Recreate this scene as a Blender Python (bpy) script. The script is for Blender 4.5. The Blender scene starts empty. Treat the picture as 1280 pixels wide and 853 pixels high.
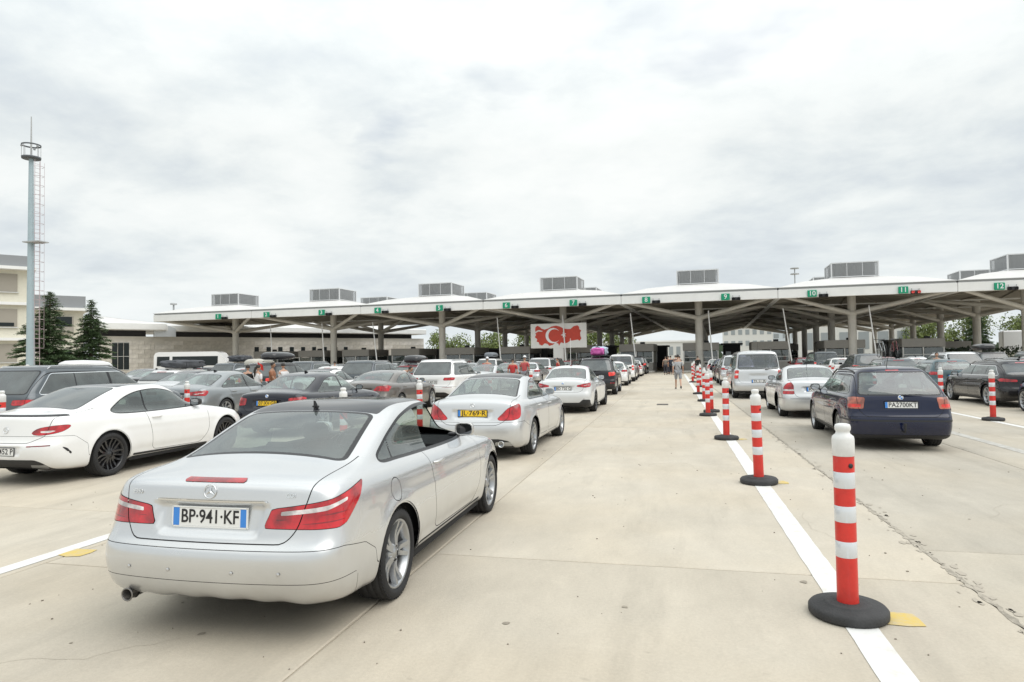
import bpy, bmesh, math, random
import numpy as np
from mathutils import Vector, Matrix, noise
random.seed(7)
rad = math.radians
PI = math.pi
scene = bpy.context.scene
COL = scene.collection
C = bpy.context

# ------------------------------------------------------------------ camera
CAM_H = 1.744
cam_data = bpy.data.cameras.new('camera')
cam = bpy.data.objects.new('camera', cam_data)
COL.objects.link(cam)
scene.camera = cam
cam_data.sensor_width = 36.0
cam_data.lens = 831.9 / 1280.0 * 36.0
cam_data.clip_start = 0.05
cam_data.clip_end = 6000
YAW, PITCH, ROLL = 0.2349, 0.0256, -0.0146
fw = Vector((-math.sin(YAW) * math.cos(PITCH), math.cos(YAW) * math.cos(PITCH), math.sin(PITCH)))
rt = Vector((math.cos(YAW), math.sin(YAW), 0))
up = rt.cross(fw)
r2 = rt * math.cos(ROLL) + up * math.sin(ROLL)
u2 = up * math.cos(ROLL) - rt * math.sin(ROLL)
m = Matrix((r2, u2, -fw)).transposed().to_4x4()
m.translation = Vector((0, 0, CAM_H))
cam.matrix_world = m

# ------------------------------------------------------------------ sky and sun
SUN_EL, SUN_AZ = rad(54), rad(104)     # azimuth clockwise from +Y: high, behind and to the right
world = bpy.data.worlds.new('World')
scene.world = world
world.use_nodes = True
wn, wl = world.node_tree.nodes, world.node_tree.links
wn.clear()
def W(t, **k):
    n = wn.new(t)
    for a, b in k.items():
        setattr(n, a, b)
    return n
def wmath(op, a, b=None, c=None):
    n = W('ShaderNodeMath', operation=op)
    for i, v in enumerate((a, b, c)):
        if v is None: continue
        if isinstance(v, (int, float)): n.inputs[i].default_value = v
        else: wl.new(v, n.inputs[i])
    return n.outputs[0]
geo = W('ShaderNodeTexCoord')
sep = W('ShaderNodeSeparateXYZ'); wl.new(geo.outputs['Generated'], sep.inputs[0])
zc = wmath('MAXIMUM', sep.outputs[2], 0.0)
den = wmath('ADD', zc, 0.23)
cx = wmath('DIVIDE', sep.outputs[0], den)
cy = wmath('DIVIDE', sep.outputs[1], den)
comb = W('ShaderNodeCombineXYZ'); wl.new(cx, comb.inputs[0]); wl.new(cy, comb.inputs[1])
def wnoise(scale, detail, rough, dist, off, sx=1.0, sy=1.0, rz=0.0):
    mp = W('ShaderNodeMapping'); mp.inputs['Location'].default_value = (off, off * 0.7, off * 0.3)
    mp.inputs['Scale'].default_value = (sx, sy, 1); mp.inputs['Rotation'].default_value = (0, 0, rz)
    wl.new(comb.outputs[0], mp.inputs[0])
    n = W('ShaderNodeTexNoise'); n.inputs['Scale'].default_value = scale; n.inputs['Detail'].default_value = detail
    n.inputs['Roughness'].default_value = rough; n.inputs['Distortion'].default_value = dist
    wl.new(mp.outputs[0], n.inputs['Vector']); return n.outputs['Fac']
big = wnoise(0.62, 4, 0.5, 0.15, 5.7, 1.0, 1.0, 0.25)
mid = wnoise(1.9, 7, 0.55, 0.2, 8.4, 1.0, 1.15, 0.2)
fine = wnoise(6.5, 9, 0.6, 0.2, 2.2)
ssum = wmath('ADD', wmath('ADD', wmath('MULTIPLY', big, 0.46), wmath('MULTIPLY', mid, 0.40)), wmath('MULTIPLY', fine, 0.14))
ramp = W('ShaderNodeValToRGB'); wl.new(ssum, ramp.inputs[0])
els = ramp.color_ramp.elements
els[0].position = 0.37; els[0].color = (0.46, 0.505, 0.545, 1)
els[1].position = 0.62; els[1].color = (0.77, 0.79, 0.78, 1)
e = els.new(0.445); e.color = (0.555, 0.60, 0.63, 1)
e = els.new(0.495); e.color = (0.63, 0.67, 0.68, 1)
e = els.new(0.55); e.color = (0.715, 0.745, 0.74, 1)
# clear gaps where the sky itself shows
gap = wnoise(0.8, 6, 0.55, 0.3, 21.7)
gr = W('ShaderNodeMapRange'); wl.new(gap, gr.inputs[0])
gr.inputs[1].default_value = 0.60; gr.inputs[2].default_value = 0.72; gr.inputs[3].default_value = 0.0; gr.inputs[4].default_value = 0.55
nish = W('ShaderNodeTexSky'); nish.sky_type = 'NISHITA'; nish.sun_disc = False
nish.sun_elevation = SUN_EL; nish.sun_rotation = SUN_AZ; nish.air_density = 1.0; nish.dust_density = 2.0
SKY_STR = 0.1
cl = W('ShaderNodeVectorMath', operation='SCALE'); wl.new(ramp.outputs[0], cl.inputs[0]); cl.inputs['Scale'].default_value = 1.0 / SKY_STR
mix = W('ShaderNodeMix', data_type='RGBA')
wl.new(gr.outputs[0], mix.inputs['Factor']); wl.new(cl.outputs[0], mix.inputs['A']); wl.new(nish.outputs[0], mix.inputs['B'])
# pale veil towards the horizon
hz = W('ShaderNodeMapRange'); wl.new(sep.outputs[2], hz.inputs[0])
hz.inputs[1].default_value = 0.0; hz.inputs[2].default_value = 0.22; hz.inputs[3].default_value = 0.55; hz.inputs[4].default_value = 0.0
mix2 = W('ShaderNodeMix', data_type='RGBA'); wl.new(hz.outputs[0], mix2.inputs['Factor'])
wl.new(mix.outputs['Result'], mix2.inputs['A']); mix2.inputs['B'].default_value = (6.6, 7.05, 7.15, 1)
# overcast sky is brighter overhead than near the horizon
ov = W('ShaderNodeMapRange'); wl.new(sep.outputs[2], ov.inputs[0]); ov.inputs[1].default_value = 0.30; ov.inputs[2].default_value = 1.0; ov.inputs[3].default_value = 1.0; ov.inputs[4].default_value = 1.75
ovs = W('ShaderNodeVectorMath', operation='SCALE'); wl.new(mix2.outputs['Result'], ovs.inputs[0]); wl.new(ov.outputs[0], ovs.inputs['Scale'])
bg = W('ShaderNodeBackground'); bg.inputs['Strength'].default_value = SKY_STR
wl.new(ovs.outputs[0], bg.inputs['Color'])
wo = W('ShaderNodeOutputWorld'); wl.new(bg.outputs[0], wo.inputs[0])

sun_d = bpy.data.lights.new('sun', 'SUN'); sun_d.energy = 1.25; sun_d.angle = rad(62); sun_d.color = (1.0, 0.965, 0.92)
sun = bpy.data.objects.new('sun', sun_d); COL.objects.link(sun)
sd = Vector((math.sin(SUN_AZ) * math.cos(SUN_EL), math.cos(SUN_AZ) * math.cos(SUN_EL), math.sin(SUN_EL)))
sun.rotation_euler = sd.to_track_quat('Z', 'Y').to_euler()
sun.location = (0, 0, 40)
scene.view_settings.view_transform = 'Standard'
scene.view_settings.look = 'None'
scene.view_settings.exposure = 0.34
scene.view_settings.gamma = 1.0

# ------------------------------------------------------------------ materials
MATS = {}
def nodes_of(m): return m.node_tree.nodes, m.node_tree.links
def mat(name, color, rough=0.6, metal=0.0, spec=0.5, coat=0.0, bump=0.0, bscale=8.0, var=0.0, vscale=3.0, emit=None, coatr=0.04, inner=None):
    if name in MATS: return MATS[name]
    m = bpy.data.materials.new(name); m.use_nodes = True
    n, l = nodes_of(m); b = n['Principled BSDF']
    b.inputs['Base Color'].default_value = (*color, 1); b.inputs['Roughness'].default_value = rough
    b.inputs['Metallic'].default_value = metal; b.inputs['Specular IOR Level'].default_value = spec
    b.inputs['Coat Weight'].default_value = coat; b.inputs['Coat Roughness'].default_value = coatr
    if emit:
        b.inputs['Emission Color'].default_value = (*emit[0], 1); b.inputs['Emission Strength'].default_value = emit[1]
    tc = n.new('ShaderNodeTexCoord')
    col_out = None
    if var > 0:
        ns = n.new('ShaderNodeTexNoise'); ns.inputs['Scale'].default_value = vscale; ns.inputs['Detail'].default_value = 8; ns.inputs['Roughness'].default_value = 0.65
        l.new(tc.outputs['Object'], ns.inputs['Vector'])
        r = n.new('ShaderNodeMapRange'); l.new(ns.outputs['Fac'], r.inputs[0]); r.inputs[1].default_value = 0.3; r.inputs[2].default_value = 0.7
        r.inputs[3].default_value = 1 - var; r.inputs[4].default_value = 1 + var * 0.6
        sc = n.new('ShaderNodeVectorMath'); sc.operation = 'SCALE'; sc.inputs[0].default_value = color; l.new(r.outputs[0], sc.inputs['Scale'])
        l.new(sc.outputs[0], b.inputs['Base Color']); col_out = sc.outputs[0]
    if bump > 0:
        nb = n.new('ShaderNodeTexNoise'); nb.inputs['Scale'].default_value = bscale; nb.inputs['Detail'].default_value = 6
        l.new(tc.outputs['Object'], nb.inputs['Vector'])
        bp = n.new('ShaderNodeBump'); bp.inputs['Strength'].default_value = bump; bp.inputs['Distance'].default_value = 0.02
        l.new(nb.outputs['Fac'], bp.inputs['Height']); l.new(bp.outputs[0], b.inputs['Normal'])
    if inner is not None:      # the trimmed inner side of a sheet-metal shell
        g = n.new('ShaderNodeNewGeometry'); d = n.new('ShaderNodeBsdfDiffuse'); d.inputs[0].default_value = (*inner, 1)
        mx = n.new('ShaderNodeMixShader'); l.new(g.outputs['Backfacing'], mx.inputs[0]); l.new(b.outputs[0], mx.inputs[1]); l.new(d.outputs[0], mx.inputs[2])
        l.new(mx.outputs[0], n['Material Output'].inputs[0])
    MATS[name] = m
    return m

def paint(name, color, metal=0.0, rough=0.32, dirt=0.25, coat=1.0):
    """car paint: clear coat, a film of road dust low on the body"""
    if name in MATS: return MATS[name]
    m = mat(name, color, rough=rough, metal=metal, coat=coat, coatr=0.05, inner=(0.03, 0.03, 0.032))
    n, l = nodes_of(m); b = n['Principled BSDF']
    tc = n.new('ShaderNodeTexCoord'); sp = n.new('ShaderNodeSeparateXYZ'); l.new(tc.outputs['Object'], sp.inputs[0])
    r = n.new('ShaderNodeMapRange'); l.new(sp.outputs[2], r.inputs[0]); r.inputs[1].default_value = 0.62; r.inputs[2].default_value = 0.15
    r.inputs[3].default_value = 0.0; r.inputs[4].default_value = dirt
    ns = n.new('ShaderNodeTexNoise'); ns.inputs['Scale'].default_value = 3.0; ns.inputs['Detail'].default_value = 4; ns.inputs['Roughness'].default_value = 0.6
    l.new(tc.outputs['Object'], ns.inputs['Vector'])
    mu = n.new('ShaderNodeMath'); mu.operation = 'MULTIPLY'; l.new(r.outputs[0], mu.inputs[0])
    r3 = n.new('ShaderNodeMapRange'); l.new(ns.outputs['Fac'], r3.inputs[0]); r3.inputs[1].default_value = 0.35; r3.inputs[2].default_value = 0.65; r3.inputs[3].default_value = 0.25; r3.inputs[4].default_value = 1.3
    l.new(r3.outputs[0], mu.inputs[1])
    ad = n.new('ShaderNodeMath'); ad.operation = 'ADD'; l.new(mu.outputs[0], ad.inputs[0]); 
    r4 = n.new('ShaderNodeMapRange'); l.new(ns.outputs['Fac'], r4.inputs[0]); r4.inputs[1].default_value = 0.5; r4.inputs[2].default_value = 0.8; r4.inputs[3].default_value = 0.0; r4.inputs[4].default_value = 0.035 if sum(color) > .6 else 0.010
    l.new(r4.outputs[0], ad.inputs[1])
    mx = n.new('ShaderNodeMix'); mx.data_type = 'RGBA'; l.new(ad.outputs[0], mx.inputs['Factor'])
    mx.inputs['A'].default_value = (*color, 1); mx.inputs['B'].default_value = (0.30, 0.265, 0.22, 1)
    l.new(mx.outputs['Result'], b.inputs['Base Color'])
    rr = n.new('ShaderNodeMapRange'); l.new(mu.outputs[0], rr.inputs[0]); rr.inputs[3].default_value = rough; rr.inputs[4].default_value = 0.8
    l.new(rr.outputs[0], b.inputs['Roughness'])
    cr = n.new('ShaderNodeMapRange'); l.new(mu.outputs[0], cr.inputs[0]); cr.inputs[3].default_value = coat; cr.inputs[4].default_value = 0.1
    l.new(cr.outputs[0], b.inputs['Coat Weight'])
    b.inputs['Specular IOR Level'].default_value = .12
    if False:   # metallic flake
        v = n.new('ShaderNodeTexNoise'); v.inputs['Scale'].default_value = 900; l.new(tc.outputs['Object'], v.inputs['Vector'])
        bp = n.new('ShaderNodeBump'); bp.inputs['Strength'].default_value = 0.04; bp.inputs['Distance'].default_value = 0.002
        l.new(v.outputs['Fac'], bp.inputs['Height']); l.new(bp.outputs[0], b.inputs['Normal'])
    return m

def glass(name, tint, refl=0.9, dark=0.0, rough=0.0):
    """thin automotive glass: tinted transmission plus a Fresnel reflection"""
    if name in MATS: return MATS[name]
    m = bpy.data.materials.new(name); m.use_nodes = True
    n, l = nodes_of(m); n.remove(n['Principled BSDF'])
    t = n.new('ShaderNodeBsdfTransparent'); t.inputs[0].default_value = (*tint, 1)
    g = n.new('ShaderNodeBsdfGlossy'); g.inputs['Roughness'].default_value = 0.02 + rough; g.inputs[0].default_value = (refl, refl, refl, 1)
    lw = n.new('ShaderNodeLayerWeight'); fr = n.new('ShaderNodeMath'); fr.operation = 'POWER'; l.new(lw.outputs['Facing'], fr.inputs[0]); fr.inputs[1].default_value = 4.2
    ad = n.new('ShaderNodeMath'); ad.operation = 'MULTIPLY_ADD'; l.new(fr.outputs[0], ad.inputs[0]); ad.inputs[1].default_value = 0.88; ad.inputs[2].default_value = 0.12
    mx = n.new('ShaderNodeMixShader'); l.new(ad.outputs[0], mx.inputs[0]); l.new(t.outputs[0], mx.inputs[1]); l.new(g.outputs[0], mx.inputs[2])
    d = n.new('ShaderNodeBsdfDiffuse'); d.inputs[0].default_value = (0.46, 0.53, 0.52, 1)   # dust film, thickened and tinted to stand in for sky reflection
    ns = n.new('ShaderNodeTexNoise'); ns.inputs['Scale'].default_value = 2.5; ns.inputs['Detail'].default_value = 8
    tc = n.new('ShaderNodeTexCoord'); l.new(tc.outputs['Object'], ns.inputs['Vector'])
    r = n.new('ShaderNodeMapRange'); l.new(ns.outputs['Fac'], r.inputs[0]); r.inputs[1].default_value = 0.3; r.inputs[2].default_value = 0.7; r.inputs[3].default_value = 0.07; r.inputs[4].default_value = 0.18
    mx2 = n.new('ShaderNodeMixShader'); l.new(r.outputs[0], mx2.inputs[0]); l.new(mx.outputs[0], mx2.inputs[1]); l.new(d.outputs[0], mx2.inputs[2])
    l.new(mx2.outputs[0], n['Material Output'].inputs[0])
    MATS[name] = m
    return m

def lampmat(name, color, cell=60, rough=0.15):
    if name in MATS: return MATS[name]
    m = mat(name, color, rough=rough, coat=1.0)
    n, l = nodes_of(m); b = n['Principled BSDF']; tc = n.new('ShaderNodeTexCoord')
    v = n.new('ShaderNodeTexVoronoi'); v.inputs['Scale'].default_value = cell; l.new(tc.outputs['Object'], v.inputs['Vector'])
    ns = n.new('ShaderNodeTexNoise'); ns.inputs['Scale'].default_value = 9; ns.inputs['Detail'].default_value = 3; l.new(tc.outputs['Object'], ns.inputs['Vector'])
    r = n.new('ShaderNodeMapRange'); l.new(ns.outputs['Fac'], r.inputs[0]); r.inputs[1].default_value = 0.35; r.inputs[2].default_value = 0.65; r.inputs[3].default_value = 0.55; r.inputs[4].default_value = 1.5
    sc = n.new('ShaderNodeVectorMath'); sc.operation = 'SCALE'; sc.inputs[0].default_value = color; l.new(r.outputs[0], sc.inputs['Scale'])
    l.new(sc.outputs[0], b.inputs['Base Color'])
    bp = n.new('ShaderNodeBump'); bp.inputs['Strength'].default_value = 0.25; bp.inputs['Distance'].default_value = 0.004
    l.new(v.outputs['Distance'], bp.inputs['Height']); l.new(bp.outputs[0], b.inputs['Normal'])
    return m

M_RUBBER = mat('tyre_rubber', (0.022, 0.022, 0.023), rough=0.85, var=0.3, vscale=6, bump=0.2, bscale=30)
M_BLACKP = mat('black_plastic', (0.02, 0.02, 0.022), rough=0.5, var=0.2)
M_TRIM = mat('window_seal', (0.012, 0.012, 0.014), rough=0.35)
M_GAP = mat('panel_gap_dark', (0.015, 0.015, 0.016), rough=0.9)
M_CHROME = mat('chrome', (0.78, 0.79, 0.8), rough=0.14, metal=1.0)
M_ALLOY = mat('alloy_silver', (0.44, 0.45, 0.46), rough=0.32, metal=0.85, var=0.12, vscale=5)
M_ALLOYD = mat('alloy_black', (0.018, 0.018, 0.02), rough=0.3, metal=0.2, coat=0.5)
M_DISC = mat('brake_disc', (0.25, 0.24, 0.23), rough=0.4, metal=0.9)
M_INT = mat('cabin_trim_dark', (0.035, 0.035, 0.038), rough=0.85, var=0.3)
M_SEAT = mat('seat_fabric', (0.075, 0.073, 0.072), rough=0.9, var=0.2)
M_SEATB = mat('seat_beige', (0.25, 0.22, 0.18), rough=0.8, var=0.2)
M_UNDER = mat('underbody', (0.012, 0.012, 0.012), rough=0.95)
M_GLASS = glass('tinted_window_glass', (0.42, 0.50, 0.47))
M_GLASSC = glass('clear_window_glass', (0.72, 0.82, 0.78))
M_GLASSP = glass('privacy_window_glass', (0.07, 0.075, 0.08))
M_ROOFG = mat('black_glass_roof', (0.02, 0.021, 0.025), rough=0.09, coat=0.0, spec=0.45)
M_RED = lampmat('red_lamp_lens', (0.40, 0.005, 0.010))
M_REDB = lampmat('bright_red_lamp_lens', (0.75, 0.03, 0.015))
M_DRED = lampmat('dark_red_lamp_lens', (0.18, 0.006, 0.01))
M_CLEARL = lampmat('clear_lamp_lens', (0.62, 0.58, 0.57), cell=90)
M_AMBER = lampmat('smoked_lamp_lens', (0.36, 0.10, 0.06))
M_PLATE = mat('plate_white', (0.78, 0.78, 0.76), rough=0.35)
M_PLATEY = mat('plate_yellow', (0.85, 0.55, 0.02), rough=0.35)
M_BLUE = mat('plate_blue', (0.05, 0.24, 0.68), rough=0.35)
M_INK = mat('plate_ink', (0.012, 0.012, 0.014), rough=0.4)
M_WHITE = mat('white_print', (0.8, 0.8, 0.8), rough=0.4)
M_MIRROR = mat('mirror_glass', (0.8, 0.82, 0.84), rough=0.02, metal=1.0)

PAINTS = dict(
    silver=paint('paint_silver', (0.64, 0.65, 0.655), metal=0.7, rough=0.27),
    silver_b=paint('paint_silver_pale', (0.64, 0.65, 0.655), metal=0.6, rough=0.28),
    white=paint('paint_white', (0.80, 0.80, 0.79), metal=0.0, rough=0.3, dirt=0.12),
    white_g=paint('paint_greyish_white', (0.66, 0.67, 0.67), metal=0.1),
    midnight=paint('paint_midnight', (0.006, 0.007, 0.015), metal=0.1, rough=.25, dirt=0.06),
    navy=paint('paint_navy', (0.005, 0.009, 0.034), metal=0.0, rough=.25, dirt=0.05),
    black=paint('paint_black', (0.010, 0.010, 0.012), metal=0.1, rough=.25, dirt=0.12),
    grey=paint('paint_mid_grey', (0.30, 0.32, 0.33), metal=0.6),
    dgrey=paint('paint_dark_grey', (0.09, 0.105, 0.115), metal=0.5),
    brown=paint('paint_brown_grey', (0.17, 0.155, 0.14), metal=0.6),
    teal=paint('paint_teal_grey', (0.07, 0.115, 0.13), metal=0.5),
    blue=paint('paint_deep_blue', (0.012, 0.020, 0.075), metal=0.3),
    maroon=paint('paint_maroon', (0.16, 0.015, 0.02), metal=0.4),
    red=paint('paint_red', (0.40, 0.015, 0.015), metal=0.0),
)

# ------------------------------------------------------------------ object helpers
def setp(o, label=None, cat=None, group=None, kind=None):
    if label: o['label'] = label
    if cat: o['category'] = cat
    if group: o['group'] = group
    if kind: o['kind'] = kind
    return o
def empty(name, loc=(0, 0, 0), rz=0.0, label=None, cat=None, group=None, kind=None, parent=None):
    o = bpy.data.objects.new(name, None); COL.objects.link(o); o.location = loc; o.rotation_euler = (0, 0, rz)
    o.empty_display_size = 0.3
    if parent: o.parent = parent
    return setp(o, label, cat, group, kind)
def link(name, me, material=None, parent=None, loc=None, rot=None):
    o = bpy.data.objects.new(name, me); COL.objects.link(o)
    if material is not None:
        if not me.materials: me.materials.append(material)
        if me.materials[0] is not material:
            o.material_slots[0].link = 'OBJECT'; o.material_slots[0].material = material
    if parent is not None: o.parent = parent
    if loc is not None: o.location = loc
    if rot is not None: o.rotation_euler = rot
    return o
def mesh_from(name, V, F, N=None, smooth=False):
    me = bpy.data.meshes.new(name)
    me.from_pydata([tuple(v) for v in V], [], F)
    if smooth or N is not None:
        me.polygons.foreach_set('use_smooth', [True] * len(me.polygons))
    if N is not None:
        me.normals_split_custom_set_from_vertices([tuple(n) for n in N])
    me.update()
    return me

class MB:
    """collects shapes, then links them as one mesh object"""
    def __init__(s): s.V = []; s.F = []; s.S = []
    def add(s, V, F, smooth=False):
        k = len(s.V); s.V += [tuple(v) for v in V]; s.F += [tuple(i + k for i in f) for f in F]; s.S += [smooth] * len(F); return s
    def box(s, c, d, rz=0, taper=1.0, M=None, bev=0.0):
        x, y, z = d[0] / 2, d[1] / 2, d[2] / 2
        if bev > 0:
            b = min(bev, x * .9, y * .9, z * .9); vs = []; 
            for sz in (-1, 1):
                for (ex, ey, ez) in (((b, b, 0) if True else 0,)):
                    pass
            rings = []
            for (zz, ins) in ((-z, b), (-z + b, 0), (z - b, 0), (z, b)):
                t = 1 if zz < 0 else taper
                X, Y = x * t - ins, y * t - ins; B = max(b - ins * 0.6, b * 0.4)
                rings.append([(X, -Y + B), (X, Y - B), (X - B, Y), (-X + B, Y), (-X, Y - B), (-X, -Y + B), (-X + B, -Y), (X - B, -Y)])
                vs += [(px, py, zz) for px, py in rings[-1]]
            F = [tuple(reversed(range(8)))]
            for r in range(3):
                for i in range(8): F.append((r * 8 + i, r * 8 + (i + 1) % 8, r * 8 + 8 + (i + 1) % 8, r * 8 + 8 + i))
            F.append(tuple(range(24, 32)))
        else:
            vs = [(-x, -y, -z), (x, -y, -z), (x, y, -z), (-x, y, -z)] + [(a * taper, b_ * taper, z) for a, b_ in ((-x, -y), (x, -y), (x, y), (-x, y))]
            F = [(3, 2, 1, 0), (4, 5, 6, 7), (0, 1, 5, 4), (1, 2, 6, 5), (2, 3, 7, 6), (3, 0, 4, 7)]
        R = (M if M is not None else Matrix.Rotation(rz, 3, 'Z'))
        c = Vector(c)
        return s.add([R @ Vector(v) + c for v in vs], F)
    def tube(s, pts, r, n=8, caps=True, smooth=True):
        pts = [Vector(p) for p in pts]; k = len(pts)
        rs = r if isinstance(r, (list, tuple)) else [r] * k
        V = []; prev = None
        for i, p in enumerate(pts):
            t = (pts[min(i + 1, k - 1)] - pts[max(i - 1, 0)]).normalized()
            a = prev if prev is not None else (Vector((0, 0, 1)) if abs(t.z) < .9 else Vector((1, 0, 0)))
            u = (a - t * a.dot(t)).normalized(); w = t.cross(u); prev = u
            V += [p + (u * math.cos(2 * PI * j / n) + w * math.sin(2 * PI * j / n)) * rs[i] for j in range(n)]
        F = [(i * n + j, i * n + (j + 1) % n, (i + 1) * n + (j + 1) % n, (i + 1) * n + j) for i in range(k - 1) for j in range(n)]
        s.add(V, F, smooth)
        if caps:
            s.add(V[:n], [tuple(reversed(range(n)))]); s.add(V[-n:], [tuple(range(n))])
        return s
    def lathe(s, prof, c=(0, 0, 0), n=24, axis='Z', smooth=True, caps=False):
        V = []
        for (r, h) in prof:
            for j in range(n):
                a = 2 * PI * j / n; x, y = r * math.cos(a), r * math.sin(a)
                V.append((x, y, h) if axis == 'Z' else ((x, h, y) if axis == 'Y' else (h, x, y)))
        V = [(v[0] + c[0], v[1] + c[1], v[2] + c[2]) for v in V]; k = len(prof)
        F = [(i * n + j, i * n + (j + 1) % n, (i + 1) * n + (j + 1) % n, (i + 1) * n + j) for i in range(k - 1) for j in range(n)]
        if axis == 'Y': F = [tuple(reversed(f)) for f in F]
        s.add(V, F, smooth)
        if caps: s.add(V[:n], [tuple(reversed(range(n)))]); s.add(V[-n:], [tuple(range(n))])
        return s
    def prism(s, poly, z0, z1, T=None):
        n = len(poly); V = [(x, y, z0) for x, y in poly] + [(x, y, z1) for x, y in poly]
        if T is not None: V = [T(v) for v in V]
        F = [tuple(reversed(range(n))), tuple(range(n, 2 * n))] + [(i, (i + 1) % n, n + (i + 1) % n, n + i) for i in range(n)]
        return s.add(V, F)
    def mesh(s, name):
        me = bpy.data.meshes.new(name); me.from_pydata(s.V, [], s.F)
        me.polygons.foreach_set('use_smooth', s.S); me.update(); return me
    def build(s, name, material, parent=None, loc=None, rot=None):
        return link(name, s.mesh(name), material, parent, loc, rot)

BENCH = bpy.data.scenes.new('bench')      # scratch scene for evaluating modifiers; removed at the end
def eval_mesh(o):
    BENCH.collection.objects.link(o); vl = BENCH.view_layers[0]; vl.update()
    me = bpy.data.meshes.new_from_object(o.evaluated_get(vl.depsgraph)); BENCH.collection.objects.unlink(o)
    return me
_txt = {}
def text_mesh(txt, size, depth=0.001):
    key = (txt, size, depth)
    if key in _txt: return _txt[key]
    cu = bpy.data.curves.new('lettering', 'FONT'); cu.body = txt; cu.size = size; cu.extrude = depth
    cu.align_x = 'CENTER'; cu.align_y = 'CENTER'; cu.resolution_u = 3; cu.offset = size * 0.012
    o = bpy.data.objects.new('lettering', cu); me = eval_mesh(o)
    bpy.data.objects.remove(o); _txt[key] = me
    return me

def children_of(o): return CH.get(o.name, [])
def copy_tree(root, parent=None, swap=None, skip=()):
    """copies a thing with its parts and sub-parts; swap maps material -> material"""
    c = root.copy(); COL.objects.link(c)
    if parent is not None: c.parent = parent
    if swap and c.type == 'MESH' and len(c.material_slots):
        sl = c.material_slots[0]
        if sl.material in swap:
            tgt = swap[sl.material]; sl.link = 'OBJECT'; sl.material = tgt
    for ch in root.children:
        if ch.name.split('.')[0] in skip: continue
        copy_tree(ch, c, swap, skip)
    return c
# ------------------------------------------------------------------ car bodies
def bspline_basis(n, per, lo_ghost, hi_ghost):
    """rows: samples, cols: n control points, uniform cubic B-spline; ghosts 'mirror' or 'clamp'"""
    rows = []
    spans = n - 1
    ts = []
    for s in range(spans):
        m_ = per[s] if isinstance(per, (list, tuple)) else per
        ts += [(s, i / m_) for i in range(m_)]
    ts.append((spans - 1, 1.0))
    for s, t in ts:
        b = [(1 - t) ** 3 / 6, (3 * t ** 3 - 6 * t * t + 4) / 6, (-3 * t ** 3 + 3 * t * t + 3 * t + 1) / 6, t ** 3 / 6]
        r = {}
        for k in range(4):
            r[s - 1 + k] = r.get(s - 1 + k, 0) + b[k]
        rows.append(r)
    return rows
def eval_net(Cn, nu, nv):
    """Cn: K x J x 3 control net. returns grid of points"""
    K, J, _ = Cn.shape
    A = np.concatenate([2 * Cn[:1] - Cn[1:2], Cn, Cn[-2:-1] * np.array([1, -1, 1])], 0)       # last row lies on y=0
    A = np.concatenate([A[:, 1:2] * np.array([1, -1, 1]), A, A[:, -2:-1] * np.array([1, -1, 1])], 1)
    def B(n, per):
        rows = bspline_basis(n, per, 0, 0); M_ = np.zeros((len(rows), n + 2))
        for i, r in enumerate(rows):
            for k, v in r.items(): M_[i, k + 1] = v
        return M_
    Bu, Bv = B(K, nu), B(J, nv)
    return np.einsum('ik,kjc,lj->ilc', Bu, A, Bv)

def row_points(L, W, row, taper_r, taper_f):
    xr, zr, w, zsr, zsf, xf, zf, br, cr, bf, cf = row
    tot = br + cr + bf + cf; av = max(.02, (xf - xr) * .72)
    if tot > av: br, cr, bf, cf = [v * av / tot for v in (br, cr, bf, cf)]
    P = []
    for f, b, wy in ((0, 0, 0), (.1, .35, .35), (.4, .68, .68), (.85, .88, .88), (1.0, .97, .975)):
        x = xr + br * f + (cr * .35 if f == 1.0 else 0)
        P.append([x, w * wy, zr + (zsr - zr) * f * 0.7])
    xa = xr + br + cr; xb = xf - bf - cf
    for t in (0, .14, .3, .5, .7, .86, 1):
        P.append([xa + (xb - xa) * t, w, zsr + (zsf - zsr) * t])
    for f, wy in ((1.0, .965), (.85, .86), (.42, .66), (.1, .34), (0, 0)):
        x = xf - bf * f - (cf * .35 if f == 1.0 else 0)
        P.append([x, w * wy, zf + (zsf - zf) * f * 0.7])
    P = np.array(P)
    u = P[:, 0] / L
    k = 1 - taper_r * np.clip((.30 - u) / .30, 0, 1) ** 2 - taper_f * np.clip((u - .72) / .28, 0, 1) ** 2
    P[:, 1] *= k
    return P

def seg_dist(PX, PY, poly):
    n = len(poly); d = np.full(PX.shape, 1e9); inside = np.zeros(PX.shape, bool)
    for i in range(n):
        ax, ay = poly[i]; bx, by = poly[(i + 1) % n]
        ex, ey = bx - ax, by - ay; L2 = ex * ex + ey * ey + 1e-12
        t = np.clip(((PX - ax) * ex + (PY - ay) * ey) / L2, 0, 1)
        d = np.minimum(d, np.hypot(PX - ax - t * ex, PY - ay - t * ey))
        c = ((ay > PY) != (by > PY)) & (PX < (bx - ax) * (PY - ay) / (by - ay + 1e-15) + ax)
        inside ^= c
    return np.where(inside, -d, d)
def smooth_poly(pts, n=6):
    out = []; k = len(pts)
    for i in range(k):
        p0, p1, p2, p3 = [np.array(pts[(i + j - 1) % k], float) for j in range(4)]
        for s in range(n):
            t = s / n
            q = .5 * ((2 * p1) + (-p0 + p2) * t + (2 * p0 - 5 * p1 + 4 * p2 - p3) * t * t + (-p0 + 3 * p1 - 3 * p2 + p3) * t ** 3)
            out.append((q[0], q[1]))
    return out
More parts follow.
